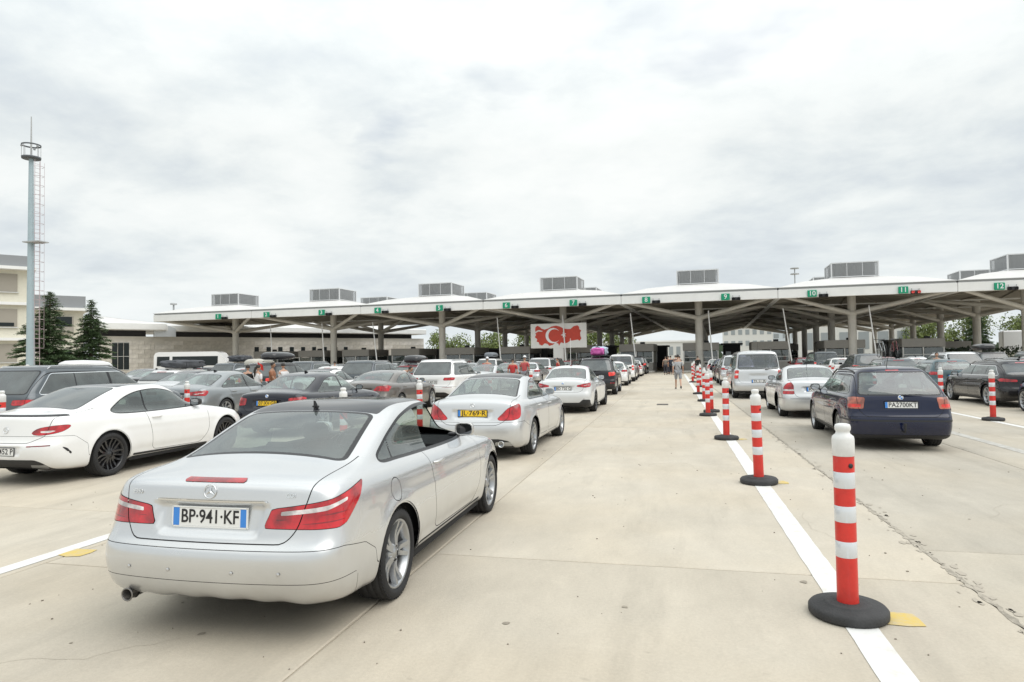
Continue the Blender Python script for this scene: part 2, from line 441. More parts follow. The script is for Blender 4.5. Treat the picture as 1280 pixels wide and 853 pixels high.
def round_poly(pts, r, n=5):
    out = []; k = len(pts)
    for i in range(k):
        a, b, c = [np.array(pts[(i + j - 1) % k], float) for j in range(3)]
        la, lc = np.linalg.norm(a - b), np.linalg.norm(c - b)
        q = min(r, la * .45, lc * .45)
        p, s = b + (a - b) / la * q, b + (c - b) / lc * q
        for j in range(n + 1):
            t = j / n; v = (1 - t) ** 2 * p + 2 * t * (1 - t) * b + t * t * s; out.append((v[0], v[1]))
    return out

class Shell:
    """half of a car's skin (y >= 0); regions are cut out of it exactly and become parts"""
    def __init__(s, P):
        nu, nv, _ = P.shape
        du = np.gradient(P, axis=0); dv = np.gradient(P, axis=1)
        N = np.cross(dv, du); ln = np.linalg.norm(N, axis=2, keepdims=True)
        N = np.where(ln > 1e-9, N / np.maximum(ln, 1e-9), np.array([0, 0, 1.0]))
        for e in (0, -1):
            N[:, e, 1] = 0
        N[-1, :, 1] = 0
        N /= np.maximum(np.linalg.norm(N, axis=2, keepdims=True), 1e-9)
        if N[nu // 3, nv // 2, 1] < 0: N = -N
        N[-1] = np.where(N[-1][:, 2:3] < 0, -N[-1], N[-1])
        s.V = P.reshape(-1, 3).copy(); s.N = N.reshape(-1, 3).copy()
        flip = np.dot(np.cross(P[nu // 3, nv // 2 + 1] - P[nu // 3, nv // 2], P[nu // 3 + 1, nv // 2] - P[nu // 3, nv // 2]), N[nu // 3, nv // 2]) < 0
        s.F = []
        for i in range(nu - 1):
            for j in range(nv - 1):
                a = i * nv + j; f = (a, a + 1, a + nv + 1, a + nv)
                s.F.append(f[::-1] if flip else f)
        s.parts = {}
    def cut(s, faces, f):
        """split faces by f: returns (inside f<0, outside)"""
        ins, out = [], []; cache = {}
        V, N = s.V, s.N; newV, newN = [], []; base = len(V)
        neg = f < 0
        fl = f.tolist()
        for fc in faces:
            k = sum(1 for i in fc if neg[i])
            if k == len(fc): ins.append(fc); continue
            if k == 0: out.append(fc); continue
            a_in, a_out = [], []
            m_ = len(fc)
            for q in range(m_):
                i, j = fc[q], fc[(q + 1) % m_]
                (a_in if neg[i] else a_out).append(i)
                if neg[i] != neg[j]:
                    key = (i, j) if i < j else (j, i)
                    if key not in cache:
                        fi, fj = fl[key[0]], fl[key[1]]; t = fi / (fi - fj); t = min(max(t, 1e-4), 1 - 1e-4)
                        newV.append(V[key[0]] * (1 - t) + V[key[1]] * t)
                        nn = N[key[0]] * (1 - t) + N[key[1]] * t; newN.append(nn / (np.linalg.norm(nn) + 1e-12))
                        cache[key] = base + len(newV) - 1
                    a_in.append(cache[key]); a_out.append(cache[key])
            if len(a_in) > 2: ins.append(tuple(a_in))
            if len(a_out) > 2: out.append(tuple(a_out))
        if newV:
            s.V = np.vstack([V, np.array(newV)]); s.N = np.vstack([N, np.array(newN)])
        return ins, out
    def coord(s, c):
        x, y, z = s.V[:, 0], np.abs(s.V[:, 1]), s.V[:, 2]
        if c == 'xz': return x, z
        if c == 'yz': return y, z
        if c == 'xy': return x, y
        if c == 'pz': return y + np.maximum(0, x - s.x0) * 1.0, z
        if c == 'qz': return y + np.maximum(0, s.x1 - x) * 1.0, z
    def sdf(s, c, poly, where=None):
        X, Y = s.coord(c); f = seg_dist(X, Y, poly)
        if where is not None:
            x, y, z = s.V[:, 0], s.V[:, 1], s.V[:, 2]
            f = np.maximum(f, where(x, y, z))
        return f
    def region(s, c, poly, name=None, band=0.0, band_name=None, where=None, src='F', band_in=0.0):
        """cut polygon region (and a band round it) out of the skin"""
        src_faces = s.F if src == 'F' else s.parts[src]
        if band > 0:
            f = s.sdf(c, poly, where) - band
            ins, out = s.cut(src_faces, f)
            f = s.sdf(c, poly, where)
            core, ring = s.cut(ins, f)
            if band_name: s.parts.setdefault(band_name, []).extend(ring)
            else: out = out + ring
        else:
            core, out = s.cut(src_faces, s.sdf(c, poly, where))
        if src == 'F': s.F = out
        else: s.parts[src] = out
        if name: s.parts.setdefault(name, []).extend(core)
        return core
    def gap(s, c, poly, w=0.004, where=None, name='panel_gap', src='F'):
        """thin shut line along the outline of poly"""
        faces = s.F if src == 'F' else s.parts[src]
        ins, out = s.cut(faces, s.sdf(c, poly) - w)
        core, ring = s.cut(ins, s.sdf(c, poly) + w)
        if where is not None:
            x, y, z = s.V[:, 0], s.V[:, 1], s.V[:, 2]
            g = where(x, y, z)
            keep, rest = [], []
            for fc in ring: (keep if sum(g[i] for i in fc) < 0 else rest).append(fc)
            ring = keep; out = out + rest
        if src == 'F': s.F = out + core
        else: s.parts[src] = out + core
        s.parts.setdefault(name, []).extend(ring)
    def mesh(s, faces, name, mirror='merge', lift=0.0, sign=1):
        ids = sorted({i for f in faces for i in f}); mp = {i: k for k, i in enumerate(ids)}
        V = s.V[ids] + s.N[ids] * lift; N = s.N[ids]
        F = [tuple(mp[i] for i in f) for f in faces]
        if sign < 0:
            V = V * np.array([1, -1, 1]); N = N * np.array([1, -1, 1]); F = [tuple(reversed(f)) for f in F]
        elif mirror == 'merge':
            V2 = V * np.array([1, -1, 1]); N2 = N * np.array([1, -1, 1]); k = len(V)
            on = np.abs(V[:, 1]) < 1e-5
            mp2 = [i if on[i] else k + i for i in range(k)]
            F = F + [tuple(reversed([mp2[i] for i in f])) for f in F]
            V = np.vstack([V, V2]); N = np.vstack([N, N2])
        good = []
        for f in F:
            g = []
            for i in f:
                if not g or g[-1] != i: g.append(i)
            if len(g) > 1 and g[0] == g[-1]: g.pop()
            if len(set(g)) == len(g) > 2: good.append(tuple(g))
        return mesh_from(name, V, good, N=N)

def rear_x(P, y, z):
    """x of the skin at the tail for given y, z"""
    V = P.reshape(-1, 3); m_ = V[:, 0] < 1.2
    d = (np.abs(V[:, 1]) - abs(y)) ** 2 + (V[:, 2] - z) ** 2 + np.where(m_, 0, 9)
    # several rows share y,z when surface folds: prefer smallest x among the near ones
    idx = np.argsort(d)[:6]
    return float(np.mean(V[idx, 0]))
def side_y(P, x, z):
    V = P.reshape(-1, 3); d = (V[:, 0] - x) ** 2 + (V[:, 2] - z) ** 2 + np.where(V[:, 1] > .4, 0, 9)
    return float(np.mean(V[np.argsort(d)[:4], 1]))

def top_z(P, x, y):
    V = P.reshape(-1, 3); d = (V[:, 0] - x) ** 2 + (np.abs(V[:, 1]) - abs(y)) ** 2 + np.where(V[:, 2] > .9, 0, 9)
    return float(np.max(V[np.argsort(d)[:3], 2]))

# ---- wheels
_wheels = {}
def wheel_meshes(kind, R, wd):
    key = (kind, R, wd)
    if key in _wheels: return _wheels[key]
    h = wd / 2
    rr = R * 0.765
    t = MB()
    prof = [(rr, -h * .86), (rr + .012, -h * .98), (R * .86, -h * 1.04), (R * .95, -h * .96), (R * .985, -h * .82)]
    gx = [-.72, -.68, -.64, -.26, -.22, -.18, .18, .22, .26, .64, .68, .72]
    for i, g in enumerate(gx):
        prof.append((R - (.009 if i % 3 == 1 else 0), g * h))
    prof += [(R * .985, h * .82), (R * .95, h * .96), (R * .86, h * 1.04), (rr + .012, h * .98), (rr, h * .86)]
    t.lathe(prof, n=48, axis='Y')
    # tread blocks
    for k in range(60):
        a = 2 * PI * k / 60
        for sg in (-1, 1):
            c = Vector((math.cos(a) * (R - .008), sg * h * .77, math.sin(a) * (R - .008)))
            M_ = Matrix((Vector((math.cos(a), 0, math.sin(a))), Vector((0, 1, 0)), Vector((-math.sin(a), 0, math.cos(a))))).transposed()
            t.box(c, (.009, h * .30, .014), M=M_)
    tyre = t.mesh('tyre')
    r = MB()
    r.lathe([(rr + .002, -h * .86), (rr - .004, -h * .9), (rr - .018, -h * .80), (rr - .03, -h * .2), (rr - .03, h * .2), (rr - .018, h * .80), (rr - .004, h * .9), (rr + .002, h * .86)], n=40, axis='Y')
    yo = h * .72                                            # outer face of the spokes (local +y is outwards)
    def spoke(a, w0, w1, skew=0.0, dip=.03, r0=.055):
        n_ = 5; V = []
        for i in range(n_ + 1):
            tt = i / n_; rad_ = r0 + (rr - .012 - r0) * tt; w = w0 + (w1 - w0) * tt; ang = a + skew * tt
            y1 = yo - dip * math.sin(PI * min(1, tt * 1.1)) * .6 + (.012 * tt)
            for (dw, dy) in ((-w, -.035), (-w * .75, 0), (w * .75, 0), (w, -.035)):
                cx_, cz_ = math.cos(ang) * rad_ - math.sin(ang) * dw, math.sin(ang) * rad_ + math.cos(ang) * dw
                V.append((cx_, y1 + dy, cz_))
        F = []
        for i in range(n_):
            for q in range(3): F.append((i * 4 + q, i * 4 + q + 1, i * 4 + q + 5, i * 4 + q + 4))
        r.add(V, F, False)
    if kind == 'twin5':
        for k in range(5):
            a = 2 * PI * k / 5 + .3
            spoke(a - .13, .022, .020, -.06); spoke(a + .13, .022, .020, .06)
            spoke(a, .05, .006, 0, r0=.05) if False else None
    elif kind == 'ysp':
        for k in range(5):
            a = 2 * PI * k / 5 + .1
            spoke(a - .1, .024, .016, -.2); spoke(a + .1, .024, .016, .2); spoke(a + PI / 5, .018, .014, 0)
    elif kind == 'multi':
        for k in range(10): spoke(2 * PI * k / 10, .018, .020, 0)
    elif kind == 'fan':
        for k in range(7): spoke(2 * PI * k / 7, .03, .028, .12)
    else:
        for k in range(5): spoke(2 * PI * k / 5 + .2, .038, .045, 0)
    r.lathe([(.0, yo + .002), (.028, yo + .002), (.034, yo - .004), (.06, yo - .006), (.075, yo - .03), (.075, yo - .06)], n=20, axis='Y')
    for k in range(5):
        a = 2 * PI * k / 5; r.lathe([(0, yo - .001), (.008, yo - .002), (.009, yo - .012)], c=(math.cos(a) * .05, 0, math.sin(a) * .05), n=6, axis='Y')
    rim = r.mesh('rim')
    d = MB(); d.lathe([(.0, yo - .075), (R * .47, yo - .075), (R * .47, yo - .10), (0, yo - .10)], n=28, axis='Y', smooth=False)
    d.box((R * .40, yo - .09, .0), (.07, .06, .16))
    d.lathe([(0, -h * .5), (rr * .95, -h * .5)], n=24, axis='Y', smooth=False)
    disc = d.mesh('brake_disc')
    _wheels[key] = (tyre, rim, disc)
    return _wheels[key]

def plate(parent, txt, loc, tilt, w=.52, h=.11, base=None, ink=None, strip=True, rstrip=False, size=None, frame=None):
    """number plate facing the car's tail (-x)"""
    p = MB().box((0, 0, 0), (.006, w, h), bev=.004).build('number_plate', base or M_PLATE, parent, loc, (0, tilt, 0))
    fr = MB()
    for s_ in (-1, 1):
        fr.box((-.001, 0, s_ * (h / 2 + .003)), (.012, w + .016, .007)); fr.box((-.001, s_ * (w / 2 + .003), 0), (.012, .007, h + .012))
    fr.build('plate_frame', frame or M_BLACKP, p)
    if strip: MB().box((-.0038, w / 2 - .022, 0), (.001, .042, h - .006)).build('country_strip', M_BLUE, p)
    if rstrip: MB().box((-.0038, -w / 2 + .022, 0), (.001, .042, h - .006)).build('region_strip', M_BLUE, p)
    if txt:
        me = text_mesh(txt, size or h * 1.02)
        xs = [v.co.x for v in me.vertices]; wd = max(xs) - min(xs)
        avail = w - (.055 if strip else .02) - (.045 if rstrip else 0) - .015
        sx = avail / wd
        off = (-.022 if strip else 0) + (.022 if rstrip else 0)
        o = link('lettering', me, M_INK, p, (-.0042, off, 0), (PI / 2, 0, -PI / 2)); o.scale = (sx, 1.0, 1)
    return p

def badge_star(parent, loc, r=.045, tilt=0):
    b = MB(); n = 24
    pts = [(0, r * math.cos(2 * PI * k / n), r * math.sin(2 * PI * k / n)) for k in range(n + 1)]
    b.tube(pts, r * .09, 6, caps=False)
    for k in range(3):
        a = PI / 2 + 2 * PI * k / 3
        tip = Vector((0, r * math.cos(a), r * math.sin(a))); s_ = Vector((0, -math.sin(a), math.cos(a))) * r * .17
        b.add([tip, s_, -s_, (-r * .13, 0, 0)], [(0, 1, 3), (0, 3, 2), (0, 2, 1)])
    return b.build('star_badge', M_CHROME, parent, loc, (0, tilt, 0))
def badge_disc(parent, loc, r, m1, m2, tilt=0):
    o = MB().lathe([(r, .004), (r * 1.0, -.004), (r * .85, -.006), (0, -.006)], n=24, axis='X').build('badge', m1, parent, loc, (0, tilt, 0))
    b = MB()
    for k in (0, 2):
        V = [(-.0075, 0, 0)] + [(-.0075, r * .72 * math.cos(k * PI / 2 + t * PI / 12), r * .72 * math.sin(k * PI / 2 + t * PI / 12)) for t in range(7)]
        b.add(V, [tuple(range(8))])
    b.build('badge_field', m2, o)
    return o

def mirror_shape(sgn, w=.20, h=.13, d=.15):
    """door mirror: arm, rounded housing and glass; root at the door"""
    V, F = [], []; n = 14; rings = [(.014, .86, .82), (0, .96, .95), (.02, 1.04, 1.06), (.07, 1.0, 1.0), (.12, .8, .8), (.15, .45, .45)]
    for (x, a, b) in rings:
        for k in range(n):
            t = 2 * PI * k / n; ct, st = math.cos(t), math.sin(t)
            V.append((x, sgn * (.06 + w / 2 + a * w / 2 * math.copysign(abs(ct) ** .6, ct)), b * h / 2 * math.copysign(abs(st) ** .6, st) + .02))
    for i in range(len(rings) - 1):
        for k in range(n):
            f = (i * n + k, i * n + (k + 1) % n, (i + 1) * n + (k + 1) % n, (i + 1) * n + k); F.append(f[::-1] if sgn < 0 else f)
    F.append(tuple(range((len(rings) - 1) * n, len(rings) * n))[::sgn * -1])
    hs = MB().add(V, F, True)
    arm = MB().box((.05, sgn * .03, -.035), (.08, .10, .035), bev=.01)
    gl = MB(); gl.add([(-.001, v[1] + (sgn * .0), v[2]) for v in V[:n]], [tuple(range(n))])
    g2 = []
    cy_ = sgn * (.06 + w / 2)
    for v in V[:n]: g2.append((.010, v[1], v[2]))
    gl2 = MB().add(g2, [tuple(range(n)) if sgn > 0 else tuple(reversed(range(n)))])
    return hs, arm, gl2

def seat_mb(x, y, z, back=.62, w=.50):
    b = MB()
    b.box((x + .22, y, z + .05), (.50, w, .16), bev=.05)
    M_ = Matrix.Rotation(rad(-14), 3, 'Y')
    b.box((x - .06, y, z + .05 + back / 2), (.13, w * .95, back), bev=.05, M=M_, taper=.86)
    b.box((x - .06 - .14 * back / .62 - .01, y, z + .05 + back + .10), (.10, .26, .17), bev=.04, M=M_)
    b.tube([(x - .17, y - .06, z + back), (x - .18, y - .06, z + back + .1)], .007, 5); b.tube([(x - .17, y + .06, z + back), (x - .18, y + .06, z + back + .1)], .007, 5)
    return b

def make_car(spec):
    """builds one car as an Empty with its parts; x points forward, origin on the ground under the tail"""
    S = spec; L, Wd = S['L'], S['W'] / 2
    net = []
    for r in S['rows']:
        r = list(r) + [None] * (11 - len(r))
        dflt = (.09, .26, .22, .36)
        for k in range(4):
            if r[7 + k] is None: r[7 + k] = dflt[k]
        net.append(row_points(L, Wd, r, S.get('tr', .045), S.get('tf', .07)))
    net = np.array(net)
    q = S.get('q', 4)
    P = eval_net(net, q, [max(2, int(round(q * k))) for k in (1, 1, 1, 1, 1, 1.6, 1.8, 2.4, 2.4, 1.8, 1.6, 1, 1, 1, 1, 1)])
    # arch flares and pressed lines
    R, wb, ro = S['R'], S['wb'], S['ro']
    wheels_x = (ro, ro + wb)
    Ra = R + S.get('arch', .045)
    X, Y, Z = P[..., 0], P[..., 1], P[..., 2]
    side = np.clip((Y - .55) / .2, 0, 1)
    for wx in wheels_x:
        d = np.hypot(X - wx, (Z - R) * 1.0)
        Y += side * S.get('flare', .016) * np.exp(-((d - Ra) / .07) ** 2)
    for (za, zb, amp, wid, x0_, x1_) in S.get('creases', ()):
        zl = za + (zb - za) * (X / L)
        fade = np.clip((X - x0_) / .3, 0, 1) * np.clip((x1_ - X) / .3, 0, 1)
        t = (Z - zl) / wid
        Y += side * fade * amp * np.exp(-t * t) * np.where(t > 0, 1, 1) 
    for (c_, poly, depth, soft) in S.get('dents', ()):      # recesses in the tail
        a_ = np.abs(Y) if c_ == 'yz' else X
        sd_ = seg_dist(a_, Z, poly); P[..., 0] += np.where(X < 1.0, depth * np.clip(-sd_ / soft, 0, 1), 0)
    if S.get('scallop'):
        k_ = np.clip((.34 - Z) / .08, 0, 1) * np.clip((.4 - X) / .2, 0, 1); Z += k_ * .005 * np.cos(Y * 2 * PI / .24)
    sh = Shell(P); sh.x0 = S.get('x0', .12); sh.x1 = L - .12
    far = lambda x, y, z: .50 - y
    tail = lambda x, y, z: x - S.get('tailx', 1.9)
    nose = lambda x, y, z: S.get('nosex', 2.2) - x
    # wheel openings
    for wx in wheels_x:
        circ = [(wx + Ra * math.cos(t), R + Ra * math.sin(t)) for t in np.linspace(0, 2 * PI, 48, endpoint=False)]
        circ = [(x_, max(z_, -1)) for x_, z_ in circ]
        sh.region('xz', circ, 'arch_cut', where=far)
        sh.region('xz', [(wx + (Ra + S.get('lip', .012)) * math.cos(t), R + (Ra + S.get('lip', .012)) * math.sin(t)) for t in np.linspace(0, 2 * PI, 48, endpoint=False)], 'arch_lip', where=far)
    sh.parts.pop('arch_cut', None)
    for op in S['ops']:
        op = dict(op); kind = op.pop('op', 'region'); wh = op.pop('where', None)
        op['where'] = {None: None, 'side': far, 'tail': tail, 'nose': nose}.get(wh, wh)
        (sh.gap if kind == 'gap' else sh.region)(**op)
    root = empty(S['name'])
    body = link('body', sh.mesh(sh.F, 'body'), S['paint'], root)
    matof = S['mats']
    for nm, faces in sh.parts.items():
        if not faces or nm == 'open': continue
        info = matof.get(nm, (nm, S['paint'], 'merge', None))
        oname, mt, mode, par = info[:4]; lift = info[4] if len(info) > 4 else 0.0
        if mt == 'paint': mt = S['paint']
        pr = root
        if mode == 'pair':
            for sg in (1, -1):
                pr = root
                if par:
                    c_ = [o for o in root.children if o.name.split('.')[0] == par and o.get('_s') == sg]
                    pr = c_[0] if c_ else root
                o = link(oname, sh.mesh(faces, oname, mirror=None, lift=lift, sign=sg), mt, pr); o['_s'] = sg
                if oname == 'panel_gap': o['kind'] = 'stuff'
        else:
            o = link(oname, sh.mesh(faces, oname, lift=lift), mt, root)
            if oname in ('panel_gap', 'arch_lip', 'bumper_trim'): o['kind'] = 'stuff'
    # underbody, wheel wells
    ub = MB(); zf_ = S.get('floor', .20)
    ub.box((L / 2, 0, zf_ + .07), (L - .70, Wd * 1.05, .10))
    ub.box((ro + wb / 2, 0, zf_ + .04), (wb - 2 * Ra - .04, Wd * 1.84, .08))
    ub.box((.5 * (ro - Ra) + .17, 0, zf_ + .11), (ro - Ra - .24, Wd * 1.60, .08))
    ub.box((.5 * (ro + wb + Ra + L) - .16, 0, zf_ + .08), (L - ro - wb - Ra - .36, Wd * 1.45, .08))
    for wx in wheels_x:
        for sg in (-1, 1):
            n = 14; V = []
            for k in range(n + 1):
                a = -0.2 + (PI + .4) * k / n
                for yy in (Wd * .93, Wd * .5): V.append((wx + (Ra + .008) * math.cos(a), sg * yy, R + (Ra + .008) * math.sin(a)))
            F = [(2 * k, 2 * k + 1, 2 * k + 3, 2 * k + 2) for k in range(n)]
            ub.add(V, F); ub.add([V[2 * k + 1] for k in range(n + 1)], [tuple(range(n + 1))])
    ub.build('underbody', M_UNDER, root)
    # cabin
    if S.get('cabin', True):
        cx0, cx1 = S['cab']
        zb = S.get('beltz', .93)
        fl = MB().box(((cx0 + cx1) / 2 + .1, 0, .33), (cx1 - cx0 + .3, Wd * 1.6, .06))
        fl.box((cx1 + .10, 0, .72), (.42, Wd * 1.62, .42), bev=.08)                        # dashboard
        for sg in (-1, 1): fl.box(((cx0 + cx1) / 2, sg * Wd * .86, .60), (cx1 - cx0, .05, .55))
        if S.get('shelf'): fl.box((S['shelf'][0], 0, S['shelf'][1]), (S['shelf'][2], Wd * 1.46, .04))
        fl.build('cabin_trim', M_INT, root)
        sm = S.get('seat', M_SEAT)
        for y in (-.36, .36): seat_mb(cx1 - .95, y, .36, back=S.get('sb', .60)).build('seat', sm, root)
        rs = MB(); rx = S.get('rear_seat', cx0 + .55)
        rs.box((rx + .24, 0, .42), (.48, 1.22, .18), bev=.05); rs.box((rx - .06, 0, .70), (.14, 1.24, .52), bev=.05, M=Matrix.Rotation(rad(-16), 3, 'Y'))
        for y in (-.36, .36): rs.box((rx - .17, y, 1.01 + S.get('hr', 0)), (.08, .25, .12), bev=.04)
        rs.build('rear_bench', sm, root)
        sw = MB(); c_ = Vector((cx1 - .42, .36, .86)); n = 18
        ax = Vector((-.9, 0, .42)).normalized(); u_ = Vector((0, 1, 0)); v_ = ax.cross(u_)
        sw.tube([c_ + (u_ * math.cos(2 * PI * k / n) + v_ * math.sin(2 * PI * k / n)) * .18 for k in range(n + 1)], .014, 6, caps=False)
        sw.tube([c_ + u_ * .17, c_ - u_ * .17], .012, 5); sw.tube([c_, c_ - ax * .2], .03, 6)
        sw.build('steering_wheel', M_BLACKP, root)
        MB().box((cx1 - .38, 0, S['H'] - .21), (.03, .23, .065), bev=.012).build('rear_view_mirror', M_BLACKP, root)
    # wheels
    tyre, rim, disc = wheel_meshes(S.get('rim', 'five'), R, S.get('tw', .225))
    for wx in wheels_x:
        for sg in (-1, 1):
            yw = (Wd - S.get('tw', .225) / 2 - S.get('inset', .02)) * sg
            w = link('wheel', disc, M_DISC, root, (wx, yw, R), (0, random.random() * 1.2, 0 if sg > 0 else PI))
            link('tyre', tyre, M_RUBBER, w); link('rim', rim, S.get('rimm', M_ALLOY), w)
    # mirrors
    mx_, mz_ = S['mirror']; my = side_y(P, mx_, mz_)
    for sg in (-1, 1):
        hs, arm, gl = mirror_shape(sg, *S.get('mdim', (.19, .13)))
        o = hs.build('wing_mirror', S.get('mirm', S['paint']), root, (mx_, sg * (my - .03), mz_))
        arm.build('mirror_arm', M_BLACKP, o); gl.build('mirror_glass', M_MIRROR, o)
    # door handles
    for (hx, hz) in S.get('handles', ()):
        hy = side_y(P, hx, hz)
        for sg in (-1, 1):
            b = MB().tube([(-.10, 0, 0), (-.085, sg * .028, .002), (0, sg * .034, .004), (.085, sg * .028, .002), (.10, 0, 0)], [.010, .013, .014, .013, .010], 8)
            b.build('door_handle', S.get('handlem', S['paint']), root, (hx, sg * hy, hz))
    # roof antenna
    if S.get('antenna'):
        ax_, kind = S['antenna']; zt = top_z(P, ax_, 0) - .008
        if kind == 'fin':
            b = MB().prism([(0, 0), (.16, 0), (.13, .03), (.035, .062), (.0, .065)], -.012, .012, T=lambda v: (v[0], v[2], v[1]))
            b.build('antenna', S.get('antm', M_BLACKP), root, (ax_, 0, zt))
        else:
            MB().tube([(0, 0, 0), (-.16, 0, .22), (-.3, 0, .38)], [.006, .004, .003], 5).build('antenna', M_BLACKP, root, (ax_, 0, zt))
    # exhausts
    for (ex, ey, ez, er) in S.get('pipes', ()):
        MB().lathe([(er * .8, .0), (er * .85, -.02), (er * .8, .16), (er, .16), (er * 1.06, -.03), (er * .9, -.035), (er * .82, -.03), (er * .78, .1)][4:7] + [(er * .8, .14)], c=(0, 0, 0), n=18, axis='X').build('exhaust_pipe', M_DISC, root, (ex, ey, ez))
        MB().lathe([(0, .03), (er * .98, .03)], n=18, axis='X', smooth=False).build('bore_shade', M_UNDER, root, (ex, ey, ez))  # dark disc added to paint the shade inside the pipe
    # rails, wiper
    if S.get('rails'):
        x0_, x1_, ry, rz_ = S['rails']; tz = lambda x_: top_z(P, x_, ry)
        for sg in (-1, 1):
            MB().tube([(x0_, sg * ry, tz(x0_) - .01), (x0_ + .08, sg * ry, tz(x0_ + .08) + .035)] + [(x0_ + (x1_ - x0_) * f, sg * ry, tz(x0_ + (x1_ - x0_) * f) + .045) for f in (.25, .5, .75)] + [(x1_ - .09, sg * ry, tz(x1_ - .09) + .035), (x1_, sg * ry, tz(x1_) - .01)], .015, 6).build('roof_rail', S.get('railm', M_BLACKP), root)
    if S.get('wiper'):
        wx0, wy, wz = S['wiper']; wx0 = rear_x(P, wy, wz) - .002
        MB().tube([(wx0 - .02, wy, wz), (wx0 - .035, wy - .18, wz + .012), (wx0 - .03, wy - .36, wz + .015)], [.014, .009, .006], 6).build('rear_wiper', M_BLACKP, root)
    root['_P'] = 0
    S['P'] = P
    return root
# ------------------------------------------------------------------ car types
def std_ops(dlo, rear, screen, lamp, lid, door, extra=(), rear_c='xy', roof=None, frame=.03, seal=.014, dividers=(), rear_frame=.03, headlamp=None, drops=(), gap_top=1.02, lid_top=9):
    o = [dict(c='xz', poly=dlo, name='side_glass', band=seal, band_name='side_seal', where='side')]
    for d in drops: o.append(dict(c='xz', poly=d, name='open', src='side_glass'))
    for d in dividers: o.append(dict(c='xz', poly=d, name='divider', src='side_glass'))
    o.append(dict(c=rear_c, poly=rear, name='rear_glass', band=rear_frame, band_name='rear_frame', where='tail'))
    if roof: o.append(dict(c='xy', poly=roof, name='roof_panel', where=lambda x, y, z: 1.2 - z))
    o.append(dict(c='xy', poly=screen, name='screen', band=frame, band_name='screen_frame', where='nose'))
    for l_ in (lamp if isinstance(lamp, list) and isinstance(lamp[0], dict) else [dict(poly=lamp)]):
        l_ = dict(l_)
        nm = l_.pop('name', 'lamp'); 
        o.append(dict(c=l_.pop('c', 'pz'), poly=l_['poly'], name=nm, band=.004, band_name='panel_gap', where='tail'))
    for e in extra: o.append(e)
    if lid:
        o.append(dict(op='gap', c='yz', poly=lid, w=.0035, where=lambda x, y, z, q=lid_top: np.maximum(x - 2.0, z - q)))
        o.append(dict(op='gap', c='yz', poly=lid, w=.0035, where='tail', src='lamp'))
    for d in door: o.append(dict(op='gap', c='xz', poly=d, w=.0035, where=lambda x, y, z, h=gap_top: np.maximum(.5 - y, z - h)))
    if headlamp: o.append(dict(c='qz', poly=headlamp, name='headlamp', band=.004, band_name='panel_gap', where='nose'))
    return o
def std_mats(**k):
    d = dict(side_glass=('side_window', M_GLASSC, 'pair', None), side_seal=('window_seal', M_TRIM, 'pair', None),
             divider=('window_divider', M_TRIM, 'pair', None), rear_glass=('rear_window', M_GLASS, 'merge', None),
             rear_frame=('rear_window_frame', M_TRIM, 'merge', None), roof_panel=('roof_panel', M_ROOFG, 'merge', None),
             screen=('windscreen', M_GLASSC, 'merge', None), screen_frame=('windscreen_frame', M_TRIM, 'merge', None),
             lamp=('tail_light', M_RED, 'pair', None, .003), lampline=('lamp_divider', M_DRED, 'pair', 'tail_light', .0036), skirt=('side_skirt_blade', M_BLACKP, 'pair', None, .003), vent=('corner_vent', M_BLACKP, 'pair', None, .003), trimline=('bumper_trim', M_BLACKP, 'merge', None, .003), sill=('sill_gap', M_GAP, 'pair', None, -.002), strip=('lamp_strip', M_CLEARL, 'pair', 'tail_light', .0035),
             lamp2=('reversing_lens', M_CLEARL, 'pair', None, .003), brake=('brake_light', M_RED, 'merge', None, .004),
             panel_gap=('panel_gap', M_GAP, 'merge', None, -.002), headlamp=('headlamp', M_CLEARL, 'pair', None),
             arch_lip=('arch_lip', 'paint', 'merge', None, -.006), diffuser=('diffuser', M_BLACKP, 'merge', None, .004),
             chrome=('chrome_strip', M_CHROME, 'merge', None, .004), refl=('reflector', M_DRED, 'pair', None, .003),
             cladding=('lower_cladding', M_BLACKP, 'merge', None, .003), spoiler=('spoiler_lip', M_BLACKP, 'merge', None, .006),
             grille=('grille', M_BLACKP, 'merge', None, .003), grey=('exhaust_trim', M_ALLOY, 'pair', None, .005))
    d.update(k); return d
def seg_rect(x0, z0, x1, z1, w):        # slanted thin bar in a 2-D chart
    dx, dz = x1 - x0, z1 - z0; l_ = math.hypot(dx, dz); nx, nz = -dz / l_ * w / 2, dx / l_ * w / 2
    return [(x0 + nx, z0 + nz), (x1 + nx, z1 + nz), (x1 - nx, z1 - nz), (x0 - nx, z0 - nz)]
GR = lambda L, z0, z1, w: dict(c='yz', poly=round_poly([(-w, z0), (w, z0), (w, z1), (-w, z1)], .05), name='grille', where=lambda x, y, z, L=L: (L - 1.0) - x)
CAR = {}

